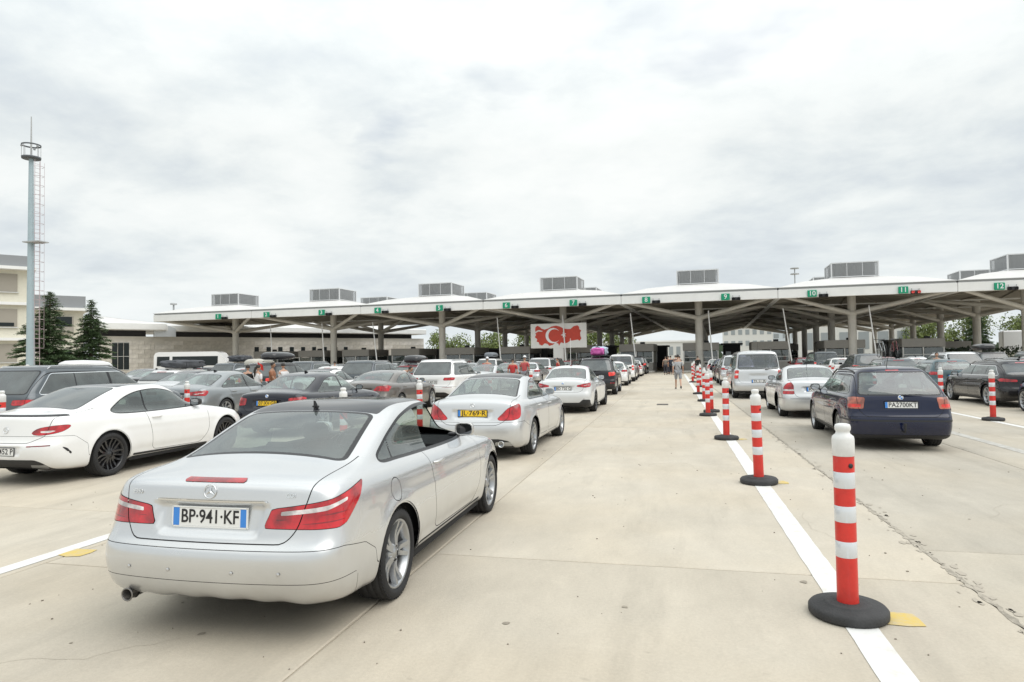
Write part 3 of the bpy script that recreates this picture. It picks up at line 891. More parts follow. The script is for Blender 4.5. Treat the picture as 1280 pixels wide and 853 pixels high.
# --- silver coupe in the foreground
_L = 4.70
CAR['coupe_silver'] = dict(name='silver_coupe', scallop=True, L=_L, W=1.80, H=1.397, R=.322, wb=2.76, ro=1.06, q=8, paint=PAINTS['silver'], rim='twin5', tw=.235, floor=.17,
    rows=[(.20, .255, .76, .20, .18, _L - .18, .18), (.09, .275, .85, .235, .20, _L - .08, .20), (.025, .36, .885, .35, .33, _L - .02, .34), (.0, .47, .897, .46, .44, _L, .44),
          (.004, .585, .90, .58, .56, _L - .01, .56), (.045, .62, .898, .63, .62, _L - .05, .64), (.075, .68, .890, .72, .70, _L - .10, .69), (.10, .82, .878, .84, .78, _L - .18, .74),
          (.120, .935, .862, .915, .83, _L - .36, .80), (.135, 1.00, .825, .972, .87, _L - .62, .865), (.36, 1.045, .790, .995, .905, _L - .95, .93), (.62, 1.075, .755, 1.01, .95, 3.30, 1.00),
          (.88, 1.18, .715, 1.12, 1.07, 3.07, 1.145), (1.22, 1.298, .685, 1.26, 1.25, 2.88, 1.290), (1.45, 1.355, .640, 1.345, 1.340, 2.66, 1.368), (1.62, 1.380, .52, 1.392, 1.390, 2.50, 1.392),
          (1.78, 1.39, .24, 1.398, 1.398, 2.25, 1.394), (1.85, 1.397, 0, 1.403, 1.403, 2.2, 1.399)],
    creases=[(.745, .62, .006, .035, .9, 3.7), (.36, .30, -.010, .05, 1.35, 3.5)],
    dents=[('yz', round_poly([(-.355, .665), (.355, .665), (.41, .872), (-.41, .872)], .05), .030, .030)],
    tailx=2.4, nosex=2.35, tr=.06, tf=.08,
    ops=std_ops(
        dlo=smooth_poly([(.99, 1.018), (1.13, 1.095), (1.36, 1.19), (1.62, 1.272), (1.95, 1.318), (2.25, 1.328), (2.5, 1.315), (2.78, 1.245), (3.0, 1.11), (3.17, .985), (2.9, .962), (2.4, .965), (1.8, .982), (1.3, 1.0)], 4),
        rear=round_poly([(.69, -.5), (.69, .605), (1.36, .52), (1.36, -.5)], .05), roof=round_poly([(1.40, -.3), (1.40, .565), (2.46, .565), (2.46, -.3)], .03), rear_frame=.035,
        screen=round_poly([(2.58, -.3), (2.58, .53), (3.27, .68), (3.27, -.3)], .05), seal=.022,
        lamp=round_poly([(.385, .725), (.43, .835), (.90, .885), (1.27, .955), (1.20, .86), (1.02, .735), (.94, .715)], .02, 4),
        lid=round_poly([(-.55, .635), (.53, .635), (.60, .72), (.655, .93), (.70, 1.2), (-.7, 1.2)], .06),
        door=[round_poly([(1.88, .30), (3.12, .28), (3.32, .50), (3.30, .99), (3.0, 1.2), (2.0, 1.45), (1.80, .98), (1.84, .6)], .10, 6)],
        drops=[[(2.05, .5), (3.6, .5), (3.6, 1.5), (1.90, 1.5)]],
        dividers=[seg_rect(1.20, .9, 1.235, 1.3, .028)],
        extra=[dict(c='pz', poly=round_poly([(.49, .797), (.50, .822), (.86, .850), (1.06, .885), (1.04, .862), (.84, .822)], .006), name='strip', src='lamp'),
               dict(c='pz', poly=round_poly([(.46, .770), (.46, .779), (1.12, .815), (1.12, .806)], .001), name='lampline', src='lamp'),
               dict(c='pz', poly=round_poly([(.41, .744), (.41, .752), (1.02, .760), (1.02, .752)], .001), name='lampline', src='lamp'),
               dict(c='yz', poly=round_poly([(-.225, .985), (.225, .985), (.215, 1.006), (-.215, 1.006)], .006), name='brake', where=lambda x, y, z: x - .6),
               dict(c='yz', poly=round_poly([(-.40, .874), (.40, .874), (.425, .886), (-.425, .886)], .004), name='chrome', where=lambda x, y, z: x - .6),
               dict(op='gap', c='pz', poly=[(-5, -1), (9, -1), (9, -.9), (1.42, .38), (1.40, .48), (1.25, .56), (.98, .60), (-5, .60)], w=.002, where='tail'),
               dict(op='gap', c='pz', poly=[(-5, -1), (1.15, -1), (1.15, .405), (-5, .405)], w=.002, where='tail'),
               dict(op='gap', c='xz', poly=[(1.02 + .085 * math.cos(t), .80 + .085 * math.sin(t)) for t in np.linspace(0, 2 * PI, 24, endpoint=False)], w=.003, where=lambda x, y, z: .5 - y),
               dict(c='xz', poly=seg_rect(1.4, .275, 3.35, .262, .02), name='sill', where='side'),
               dict(op='gap', c='xy', poly=[(2.42, -2), (4.2, -2), (4.22, .5), (3.8, .72), (3.3, .745), (2.42, .74)], w=.003, where=lambda x, y, z: .78 - z)],
        lid_top=1.07, headlamp=round_poly([(.45, .56), (.45, .72), (.95, .80), (1.2, .74), (.85, .58)], .03)) + [GR(_L, .48, .68, .30)],
    mats=std_mats(side_seal=('window_seal', M_TRIM, 'pair', None), open=('_drop', None, 'pair', None)),
    cab=(1.0, 3.25), beltz=.95, shelf=(.98, 1.03, .50), rear_seat=1.65, sb=.58, seat=M_SEAT,
    mirror=(3.02, 1.0), handles=[(1.98, .86)], pipes=[(.11, .575, .272, .041)])

# --- white coupe with black wheels
CAR['coupe_white'] = dict(CAR['coupe_silver'], name='white_coupe', scallop=False, paint=PAINTS['white'], rim='ysp', rimm=M_ALLOYD, W=1.83, R=.335, q=6, floor=.18,
    creases=[(.76, .70, .006, .05, .9, 3.9), (.36, .30, -.010, .06, 1.35, 3.5)],
    dents=[('yz', round_poly([(-.33, .44), (.33, .44), (.36, .585), (-.36, .585)], .05), .022, .03)],
    ops=std_ops(
        dlo=smooth_poly([(1.18, .995), (1.30, 1.085), (1.50, 1.19), (1.75, 1.262), (2.05, 1.295), (2.3, 1.29), (2.55, 1.245), (2.8, 1.16), (3.02, 1.05), (3.14, .975), (2.9, .955), (2.4, .948), (1.8, .948), (1.35, .96)], 4),
        rear=round_poly([(.66, -.5), (.66, .58), (1.50, .50), (1.50, -.5)], .08), rear_frame=.02, roof=round_poly([(1.55, -.3), (1.55, .52), (2.42, .50), (2.42, -.3)], .03),
        screen=round_poly([(2.50, -.3), (2.50, .52), (3.27, .68), (3.27, -.3)], .05), seal=.016,
        lamp=smooth_poly([(.44, .765), (.55, .825), (.80, .86), (1.05, .865), (1.10, .84), (.95, .775), (.65, .735), (.50, .735)], 4),
        lid=round_poly([(-.42, .62), (.42, .62), (.66, .72), (.70, .93), (.72, 1.2), (-.7, 1.2)], .05),
        door=[round_poly([(1.92, .30), (3.12, .28), (3.32, .50), (3.30, .99), (3.0, 1.2), (2.0, 1.45), (1.80, .98), (1.90, .6)], .10, 6)],
        dividers=[seg_rect(1.90, .9, 1.86, 1.4, .035)],
        extra=[dict(c='pz', poly=round_poly([(.55, .762), (.60, .79), (.90, .80), (.75, .765)], .01), name='strip', src='lamp'),
               dict(op='gap', c='pz', poly=[(-5, -1), (9, -1), (9, -.9), (1.42, .38), (1.40, .56), (1.18, .70), (.9, .715), (-5, .715)], w=.0025, where='tail'),
               dict(c='pz', poly=seg_rect(.42, .575, .78, .59, .014), name='refl', where='tail'),
               dict(c='pz', poly=smooth_poly([(.95, .56), (1.05, .53), (1.16, .42), (1.12, .43), (1.02, .51)], 3), name='vent', where='tail'),
               dict(c='yz', poly=round_poly([(-.95, .10), (.60, .10), (.72, .22), (.66, .33), (.55, .385), (-.5, .385)], .04), name='diffuser', where=lambda x, y, z: x - .5),
               dict(c='pz', poly=round_poly([(.42, .235), (.75, .235), (.72, .31), (.45, .31)], .02), name='grey', src='diffuser'),
               dict(c='xz', poly=seg_rect(1.5, .27, 3.30, .245, .035), name='skirt', where='side'),
               dict(c='yz', poly=seg_rect(-.8, 1.0, .8, 1.0, .02), name='spoiler', where=lambda x, y, z: x - .45)],
        lid_top=1.07, headlamp=round_poly([(.45, .56), (.45, .72), (.95, .80), (1.2, .74), (.85, .58)], .03)) + [GR(_L, .48, .68, .30)],
    mats=std_mats(side_glass=('side_window', glass('side_glass_half', (.45, .55, .52)), 'pair', None), rear_glass=('rear_window', M_GLASSP, 'merge', None)), handles=[(2.02, .84)], handlem=PAINTS['white'], mirm=M_BLACKP, pipes=[], antenna=None)

# --- four-door saloon
def saloon(key, name, paint_, L=4.68, W=1.81, H=1.445, wb=2.84, ro=1.02, lamp=None, lid=None, extra=(), q=6, dlo=None, mats=None, rim='twin5', dents=None, deck=1.04, black_roof=False, divs=None, **kw):
    k = L / 4.70; dz = H - 1.445; h = H
    rows = [(.18, .215, .77, .18, .18, L - .18, .19), (.07, .24, .86, .21, .21, L - .08, .21), (.015, .33, .89, .33, .33, L - .02, .34), (.0, .46, .90, .45, .45, L, .44),
            (.004, .60, .902, .58, .56, L - .01, .56), (.05, .66, .90, .67, .64, L - .05, .64), (.075, .75, .895, .76, .72, L - .10, .70), (.095, .87, .884, .86, .79, L - .18, .76),
            (.115, .965, .862, .935, .85, L - .36, .83), (.15, deck - .01, .825, .975, .89, L - .62, .89), (.34, deck + .02, .79, .99, .925, L - .95, .95), (.58, deck + .045, .76, 1.0, .965, L - 1.42, 1.02),
            (.86, 1.18, .72, 1.13, 1.08, L - 1.70, 1.16), (1.18, 1.31, .655, 1.27, 1.24, L - 2.0, 1.30), (1.42, h - .065, .59, h - .08, h - .10, L - 2.24, h - .065), (1.62, h - .025, .47, h - .025, h - .025, L - 2.4, h - .02),
            (1.85, h - .008, .24, h, h, L - 2.55, h - .003), (1.95, h, 0, h + .006, h + .006, L - 2.6, h)]
    t = h - .135
    dlo = dlo or round_poly([(1.02, .995), (1.30, 1.15), (1.62, t - .03), (1.95, t + .01), (2.45, t + .012), (2.75, t - .03), (3.02, 1.14), (3.22, .985), (2.5, .975)], .10, 5)
    divs = divs if divs is not None else [seg_rect(1.36, .9, 1.40, 1.5, .028), seg_rect(2.30, .9, 2.20, 1.5, .07)]
    lamp = lamp or smooth_poly([(.47, .70), (.55, .80), (.72, .885), (.93, .91), (1.00, .88), (.98, .79), (.88, .71), (.65, .675)], 4)
    lid = lid or round_poly([(-.50, .60), (.50, .60), (.62, .70), (.66, .95), (.70, 1.2), (-.7, 1.2)], .06)
    CAR[key] = dict(name=name, L=L, W=W, H=H, R=.325, wb=wb, ro=ro, q=q, paint=paint_, rim=rim, rows=rows,
        creases=[(.80, .72, .006, .045, .9, 3.9), (.36, .30, -.008, .05, 1.35, 3.5)],
        dents=dents or [('yz', round_poly([(-.34, .69), (.34, .69), (.38, .86), (-.38, .86)], .05), .028, .035)],
        tailx=2.3, nosex=2.45, tr=.06, tf=.08,
        ops=std_ops(dlo=dlo, rear=round_poly([(.66, -.5), (.66, .63), (1.36, .53), (1.36, -.5)], .06), rear_frame=.025,
            roof=round_poly([(1.42, -.3), (1.42, .53), (L - 2.3, .53), (L - 2.3, -.3)], .03) if black_roof else None,
            screen=round_poly([(L - 2.22, -.3), (L - 2.22, .52), (L - 1.46, .68), (L - 1.46, -.3)], .05),
            lamp=lamp, lid=lid, dividers=divs,
            door=[round_poly([(1.42, .60), (1.55, .30), (2.24, .29), (2.30, .6), (2.28, 1.5), (1.2, 1.5), (1.30, .95)], .08), round_poly([(2.31, .29), (3.25, .28), (3.42, .50), (3.38, .99), (3.1, 1.2), (2.5, 1.5), (2.31, 1.5)], .08)],
            extra=extra, lid_top=deck + .03, headlamp=round_poly([(.45, .56), (.45, .74), (.95, .82), (1.2, .76), (.85, .58)], .03)) + [GR(L, .48, .72, .34)],
        mats=mats or std_mats(), cab=(.95, 3.2), beltz=.95, shelf=(.92, 1.02, .50), rear_seat=1.55, mirror=(3.05, 1.01), handles=[(1.50, .86), (2.46, .84)])
    CAR[key].update(kw)
saloon('saloon_silver', 'silver_saloon', PAINTS['silver_b'], q=6, black_roof=True,
    lamp=smooth_poly([(.46, .69), (.53, .79), (.66, .885), (.86, .945), (.97, .945), (.98, .86), (.93, .74), (.75, .69)], 4),
    lid=round_poly([(-.46, .60), (.46, .60), (.64, .72), (.66, .95), (.70, 1.2), (-.7, 1.2)], .08),
    extra=[dict(c='yz', poly=round_poly([(-.38, .868), (.38, .868), (.395, .882), (-.395, .882)], .005), name='chrome', where=lambda x, y, z: x - .6),
           dict(op='gap', c='pz', poly=[(-5, -1), (9, -1), (9, -.9), (1.42, .38), (1.40, .56), (1.10, .66), (.9, .655), (-5, .58)], w=.0025, where='tail'),
           dict(c='yz', poly=round_poly([(-.95, .05), (.72, .05), (.72, .22), (.66, .33), (.50, .37), (-.5, .37)], .04), name='diffuser', where=lambda x, y, z: x - .5),
           dict(c='pz', poly=round_poly([(.40, .25), (.72, .25), (.69, .32), (.42, .32)], .02), name='grey', src='diffuser')],
    antenna=None, W=1.81)
saloon('saloon_sport', 'sport_saloon', PAINTS['white_g'], L=4.94, W=1.868, H=1.475, wb=2.975, ro=1.10, q=5, rim='multi', rimm=M_ALLOYD,
    lamp=round_poly([(.42, .83), (.45, .875), (.78, .93), (1.18, .955), (1.12, .90), (1.02, .83), (.72, .80)], .015),
    lid=round_poly([(-.50, .66), (.50, .66), (.62, .72), (.66, .95), (.70, 1.2), (-.7, 1.2)], .06),
    extra=[dict(c='pz', poly=round_poly([(.52, .838), (.52, .85), (.95, .885), (1.0, .872)], .004), name='strip', src='lamp'),
           dict(c='yz', poly=round_poly([(-.95, .05), (.80, .05), (.84, .22), (.83, .43), (.62, .44), (.52, .34), (-.5, .34)], .03), name='diffuser', where=lambda x, y, z: x - .5),
           dict(c='pz', poly=seg_rect(.62, .46, .86, .47, .014), name='refl', where='tail')],
    antenna=(1.9, 'fin'), antm=PAINTS['white_g'])
saloon('saloon_navy', 'dark_saloon', PAINTS['midnight'], L=4.90, W=1.86, H=1.464, wb=2.97, ro=1.10, q=5, rim='multi',
    lamp=round_poly([(.56, .74), (.54, .80), (.56, .90), (.95, .93), (1.14, .91), (1.10, .82), (.96, .73)], .03),
    lid=round_poly([(-.50, .60), (.50, .60), (.62, .70), (.66, .95), (.70, 1.2), (-.7, 1.2)], .06), antenna=(1.75, 'fin'), antm=PAINTS['midnight'])
saloon('saloon_grey', 'grey_saloon', PAINTS['grey'], L=4.88, W=1.85, H=1.47, wb=2.87, ro=1.10, q=4, rim='fan',
    lamp=round_poly([(.42, .80), (.42, .90), (.95, .94), (1.10, .92), (1.06, .84), (.96, .78)], .03),
    extra=[dict(c='pz', poly=round_poly([(.52, .82), (.52, .845), (.90, .875), (.9, .85)], .01), name='strip', src='lamp')], antenna=(1.7, 'fin'), antm=PAINTS['grey'])
saloon('saloon_brown', 'brown_saloon', PAINTS['brown'], L=4.91, W=1.87, H=1.40, wb=2.85, ro=1.12, q=4, rim='five', 
    lamp=round_poly([(.36, .78), (.50, .92), (.95, .95), (1.20, .91), (1.10, .84), (.96, .76)], .03),
    roof_open=True, antenna=None)
saloon('liftback_silver', 'silver_liftback', PAINTS['silver_b'], L=4.52, W=1.73, H=1.43, wb=2.51, ro=1.0, q=5, rim='fan', deck=1.03,
    lamp=round_poly([(.56, .66), (.60, .90), (.70, .98), (.84, .95), (.98, .84), (.98, .66)], .04),
    lid=round_poly([(-.50, .58), (.50, .58), (.56, .66), (.62, .95), (.70, 1.2), (-.7, 1.2)], .06),
    dents=[('yz', round_poly([(-.34, .72), (.34, .72), (.38, .86), (-.38, .86)], .05), .02, .03)],
    dlo=round_poly([(1.12, 1.0), (1.34, 1.13), (1.60, 1.285), (1.95, 1.31), (2.35, 1.305), (2.60, 1.27), (2.87, 1.13), (3.05, .985), (2.4, .975)], .10, 5),
    divs=[seg_rect(1.36, .9, 1.40, 1.5, .028), seg_rect(2.16, .9, 2.10, 1.5, .07)],
    extra=[dict(c='pz', poly=[(.55, .745), (.55, .79), (1.0, .79), (1.0, .745)], name='strip', src='lamp'),
           dict(c='pz', poly=seg_rect(-.2, .545, 1.6, .545, .022), name='trimline', where='tail')], antenna=(1.55, 'whip'), mirm=M_BLACKP, mirror=(2.92, 1.0), handles=[(1.46, .84), (2.30, .82)])
for _o in ('handles',): pass

# --- estate / hatch / SUV / van: a tall tail
def tall(key, name, paint_, L, W, H, wb, ro, R, q=4, slope=.42, belt=.96, lamp=None, lid=None, dlo=None, rear=None, extra=(), divs=None, doors=None, mats=None, hood=1.30, zlow=.19, scr=1.0, bump=.60, deckz=None, side_in=.13, dents=None, nose=0.0, **kw):
    h = H; b = belt; wr = W / 2
    xs = L - hood                      # foot of the windscreen
    rows = [(.16, zlow + .03, wr - .12, zlow, zlow, L - .16, zlow + .01), (.06, zlow + .07, wr - .035, zlow + .04, zlow + .04, L - .07, zlow + .04), (.012, zlow + .18, wr - .01, zlow + .17, zlow + .17, L - .015, zlow + .18),
            (.0, bump - .12, wr, bump - .12, bump - .12, L, bump - .12), (.01, bump, wr, bump, bump, L - .02, bump + nose), (.05, bump + .035, wr - .002, bump + .05, bump + .05, L - .06, bump + .07 + nose), (.07, bump + .12, wr - .006, bump + .14, bump + .12, L - .12, bump + .14 + nose),
            (.085, b - .12, wr - .018, b - .10, b - .16, L - .20, b - .20 + nose), (.10, b - .03, wr - .035, b - .03, b - .09, L - .36, b - .13 + nose), (.125, b + .025, wr - .06, b + .015, b - .05, L - .60, b - .07 + nose), (.15, b + .07, wr - .085, b + .05, b - .02, L - .9, b - .01),
            (.19, b + .13, wr - .105, b + .10, b + .03, xs - .02, b + .05),
            (.15 + slope * .45, b + (h - b) * .48, wr - .105 - side_in * .45, b + (h - b) * .46, b + (h - b) * .40, xs - .36 * scr, b + (h - b) * .45), (.15 + slope * .85, h - .13, wr - .105 - side_in, h - .17, h - .19, xs - .70 * scr, h - .14),
            (.15 + slope, h - .055, wr - .13 - side_in * 1.3, h - .075, h - .09, xs - .86 * scr, h - .06), (.25 + slope, h - .022, wr - .29 - side_in, h - .018, h - .025, xs - 1.02 * scr, h - .02),
            (.45 + slope, h - .006, wr * .25, h, h - .004, xs - 1.25 * scr, h - .003), (.6 + slope, h, 0, h + .005, h + .003, xs - 1.35 * scr, h)]
    for i, r in enumerate(rows):
        bw = (.07, .20, .20, .34) if i < 11 else (.05, .16, .14, .20)
        rows[i] = tuple(r) + bw
    t = h - .19
    x1 = xs - .12
    dlo = dlo or round_poly([(.42, b + .04), (.55 + slope * .5, t), (xs - .98 * scr, t + .01), (xs - .80 * scr, t - .03), (xs - .40 * scr, b + .22), (x1, b + .015), (1.8, b + .025)], .07, 5)
    divs = divs if divs is not None else [seg_rect(1.30, .8, 1.36, 1.9, .05), seg_rect(2.22 * L / 4.7, .8, 2.14 * L / 4.7, 1.9, .075)]
    rear = rear or round_poly([(-.62, b + .06), (wr - .22, b + .06), (wr - .33, h - .135), (-.5, h - .135)], .06)
    lamp = lamp or round_poly([(wr - .30, b - .20), (wr - .30, b - .04), (wr + .16, b - .03), (wr + .12, b - .16)], .03)
    lid = lid or round_poly([(-.5, bump + .01), (wr - .30, bump + .01), (wr - .20, bump + .12), (wr - .17, b), (wr - .27, h - .06), (-.5, h - .06)], .06)
    dr = 2.26 * L / 4.7
    doors = doors if doors is not None else [round_poly([(ro + .36, .60), (ro + .48, .32), (dr - .05, .31), (dr, .6), (dr - .02, 2.2), (ro + .1, 2.2), (ro + .25, b)], .08), round_poly([(dr + .02, .31), (xs - .12, .30), (xs + .03, .5), (xs, b + .02), (xs - .3, 1.4), (dr + .02, 2.2)], .08)]
    extra = list(extra) + [dict(op='gap', c='pz', poly=[(-5, -1), (9, -1), (9, -.9), (wr + .62, .36), (wr + .58, bump - .08), (wr + .30, bump - .01), (wr - .1, bump + .005), (-5, bump + .005)], w=.003, where='tail'),
        dict(c='xz', poly=[(-1, -1), (L + 1, -1), (L + 1, zlow + .10), (-1, zlow + .10)], name='cladding')]
    CAR[key] = dict(name=name, L=L, W=W, H=H, R=R, wb=wb, ro=ro, q=q, paint=paint_, rows=rows, tailx=1.0 + slope * .5, nosex=xs - 1.6 * scr, tr=.05, tf=.09,
        creases=[(b - .13, b - .22, .006, .045, .6, L - .8), (.38, .36, -.008, .06, ro + .3, L - 1.2)],
        dents=dents if dents is not None else [('yz', round_poly([(-.32, b - .30), (.32, b - .30), (.35, b - .14), (-.35, b - .14)], .05), .015, .03)],
        ops=std_ops(dlo=dlo, rear=rear, rear_c='yz', rear_frame=.022, screen=round_poly([(xs - .84 * scr, -.3), (xs - .84 * scr, wr - .38), (xs - .06, wr - .20), (xs - .06, -.3)], .05),
            lamp=lamp, lid=lid, dividers=divs, door=doors, extra=extra, gap_top=b + .06, headlamp=round_poly([(wr - .45, bump), (wr - .45, b - .20 + nose), (wr + .1, b - .14 + nose), (wr + .25, b - .20 + nose), (wr, bump + .02)], .03)) + [GR(L, bump - .12, b - .25 + nose, .36)],
        mats=mats or std_mats(rear_glass=('rear_window', M_GLASS, 'merge', None)), cab=(.35, xs - .05), beltz=b, shelf=None, rear_seat=1.35, mirror=(xs - .22, b + .03), handles=[(ro + .42, b - .12), (dr + .18, b - .13)])
    CAR[key].update(kw)
tall('estate_navy', 'navy_estate', PAINTS['navy'], 4.68, 1.746, 1.49, 2.70, 1.03, .318, q=6, slope=.46, belt=.955, bump=.60,
    lamp=round_poly([(.60, .745), (.585, .90), (.60, .945), (.86, .955), (1.04, .94), (1.0, .745)], .03), rim='five', rails=(.75, 2.75, .60, 1.515), antenna=(.95, 'whip'), wiper=(.20, .0, .985),
    rear=round_poly([(-.62, 1.00), (.66, 1.00), (.545, 1.375), (-.5, 1.375)], .05),
    extra=[dict(c='pz', poly=round_poly([(.64, .77), (.64, .83), (.98, .83), (.98, .77)], .02), name='strip', src='lamp'),
           dict(c='yz', poly=round_poly([(-.12, 1.405), (.12, 1.405), (.12, 1.425), (-.12, 1.425)], .005), name='brake', where=lambda x, y, z: x - 1.0),
           dict(c='pz', poly=seg_rect(-.2, .54, 1.55, .54, .03), name='trimline', where='tail')],
    mats=std_mats(rear_glass=('rear_window', glass('rear_glass_hazy', (.40, .52, .50)), 'merge', None), lamp=('tail_light', M_AMBER, 'pair', None, .003), strip=('lamp_strip', M_REDB, 'pair', 'tail_light', .0035)),
    dents=[('yz', round_poly([(-.28, .75), (.28, .75), (.29, .885), (-.29, .885)], .03), .014, .02)], shelf=(.55, .95, .55), mirm=M_BLACKP)
tall('estate_black', 'black_estate', PAINTS['black'], 4.93, 1.874, 1.46, 2.91, 1.06, .335, q=5, slope=.62, belt=.95, rim='fan', bump=.58, antenna=(1.0, 'fin'), antm=PAINTS['black'], rails=(.9, 3.0, .63, 1.475), railm=PAINTS['black'],
    lamp=round_poly([(.46, .79), (.46, .86), (.95, .90), (1.16, .86), (1.0, .80)], .02),
    mats=std_mats(side_glass=('side_window', M_GLASS, 'pair', None), side_seal=('window_trim', M_CHROME, 'pair', None), rear_glass=('rear_window', M_GLASSP, 'merge', None)),
    extra=[dict(c='yz', poly=round_poly([(-.25, 1.355), (.25, 1.355), (.25, 1.375), (-.25, 1.375)], .005), name='brake', where=lambda x, y, z: x - 1.2)])
tall('suv_white', 'white_suv', PAINTS['white'], 5.06, 1.968, 1.74, 2.99, 1.08, .375, q=5, slope=.50, belt=1.08, rim='multi', bump=.66, zlow=.24, nose=.05, hood=1.45, rails=(.8, 3.0, .66, 1.765), railm=M_ALLOY,
    lamp=round_poly([(.50, .90), (.54, 1.01), (.98, 1.02), (1.18, 1.0), (1.04, .91)], .02),
    extra=[dict(c='pz', poly=seg_rect(.45, .62, .88, .64, .018), name='refl', where='tail'),
           dict(c='yz', poly=round_poly([(-.8, .05), (.8, .05), (.80, .34), (.6, .44), (-.6, .44)], .04), name='diffuser', where=lambda x, y, z: x - .5)],
    mats=std_mats(side_glass=('side_window', M_GLASSP, 'pair', None), rear_glass=('rear_window', M_GLASSP, 'merge', None)))
tall('suv_grey', 'grey_suv', PAINTS['dgrey'], 5.06, 1.968, 1.74, 2.99, 1.08, .375, q=5, slope=.50, belt=1.08, rim='five', bump=.66, zlow=.24, nose=.05, hood=1.45, rails=(.8, 3.0, .66, 1.765), railm=M_ALLOY,
    lamp=round_poly([(.50, .90), (.54, 1.01), (.98, 1.02), (1.18, 1.0), (1.04, .91)], .02),
    divs=[seg_rect(1.34, .8, 1.40, 1.9, .03), seg_rect(2.36, .8, 2.28, 1.9, .075)],
    mats=std_mats(side_glass=('side_window', M_GLASSP, 'pair', None), side_seal=('window_trim', M_CHROME, 'pair', None), rear_glass=('rear_window', M_GLASSP, 'merge', None)))
tall('suv_black', 'black_suv', PAINTS['black'], 4.68, 1.885, 1.71, 2.70, .98, .365, q=4, slope=.40, belt=1.06, rim='five', bump=.66, zlow=.25, nose=.05, rails=(.7, 2.8, .64, 1.75), railm=M_ALLOY,
    lamp=round_poly([(.62, .86), (.60, 1.03), (.98, 1.06), (1.22, 1.04), (1.10, .92)], .03),
    extra=[dict(c='pz', poly=seg_rect(.66, .56, .90, .56, .06), name='refl', where='tail'),
           dict(c='xz', poly=[(-1, -1), (6, -1), (6, .40), (-1, .40)], name='cladding')],
    mats=std_mats(lamp=('tail_light', M_REDB, 'pair', None, .003), side_glass=('side_window', M_GLASSP, 'pair', None), rear_glass=('rear_window', M_GLASSP, 'merge', None)), wiper=(.25, .1, 1.1))
tall('hatch', 'hatchback', PAINTS['teal'], 4.26, 1.79, 1.46, 2.62, .84, .318, q=4, slope=.34, belt=.98, rim='five', bump=.60, hood=1.25,
    lamp=round_poly([(.52, .84), (.52, .95), (.98, .97), (1.14, .93), (1.02, .84)], .02),
    divs=[seg_rect(.92, .8, .98, 1.9, .04), seg_rect(1.95, .8, 1.88, 1.9, .075)],
    extra=[dict(c='yz', poly=round_poly([(-.20, 1.35), (.20, 1.35), (.20, 1.37), (-.20, 1.37)], .005), name='brake', where=lambda x, y, z: x - 1.0)], antenna=(.7, 'fin'))
tall('van_silver', 'silver_van', PAINTS['silver_b'], 4.75, 1.90, 1.90, 3.0, .86, .325, q=4, slope=.16, belt=1.13, rim='five', bump=.62, zlow=.22, hood=.95, side_in=.07, scr=1.05, nose=.05,
    lamp=round_poly([(.76, .80), (.76, 1.12), (.95, 1.13), (1.02, 1.10), (1.02, .80)], .02),
    rear=round_poly([(-.62, 1.18), (.74, 1.18), (.68, 1.73), (-.5, 1.73)], .06), antenna=(.4, 'whip'),
    extra=[dict(c='pz', poly=[(.74, .93), (.74, 1.0), (1.05, 1.0), (1.05, .93)], name='strip', src='lamp')],
    mats=std_mats(lamp=('tail_light', M_REDB, 'pair', None, .003), rear_glass=('rear_window', glass('rear_glass_violet', (.22, .20, .30)), 'merge', None)), wiper=(.22, -.25, 1.15))
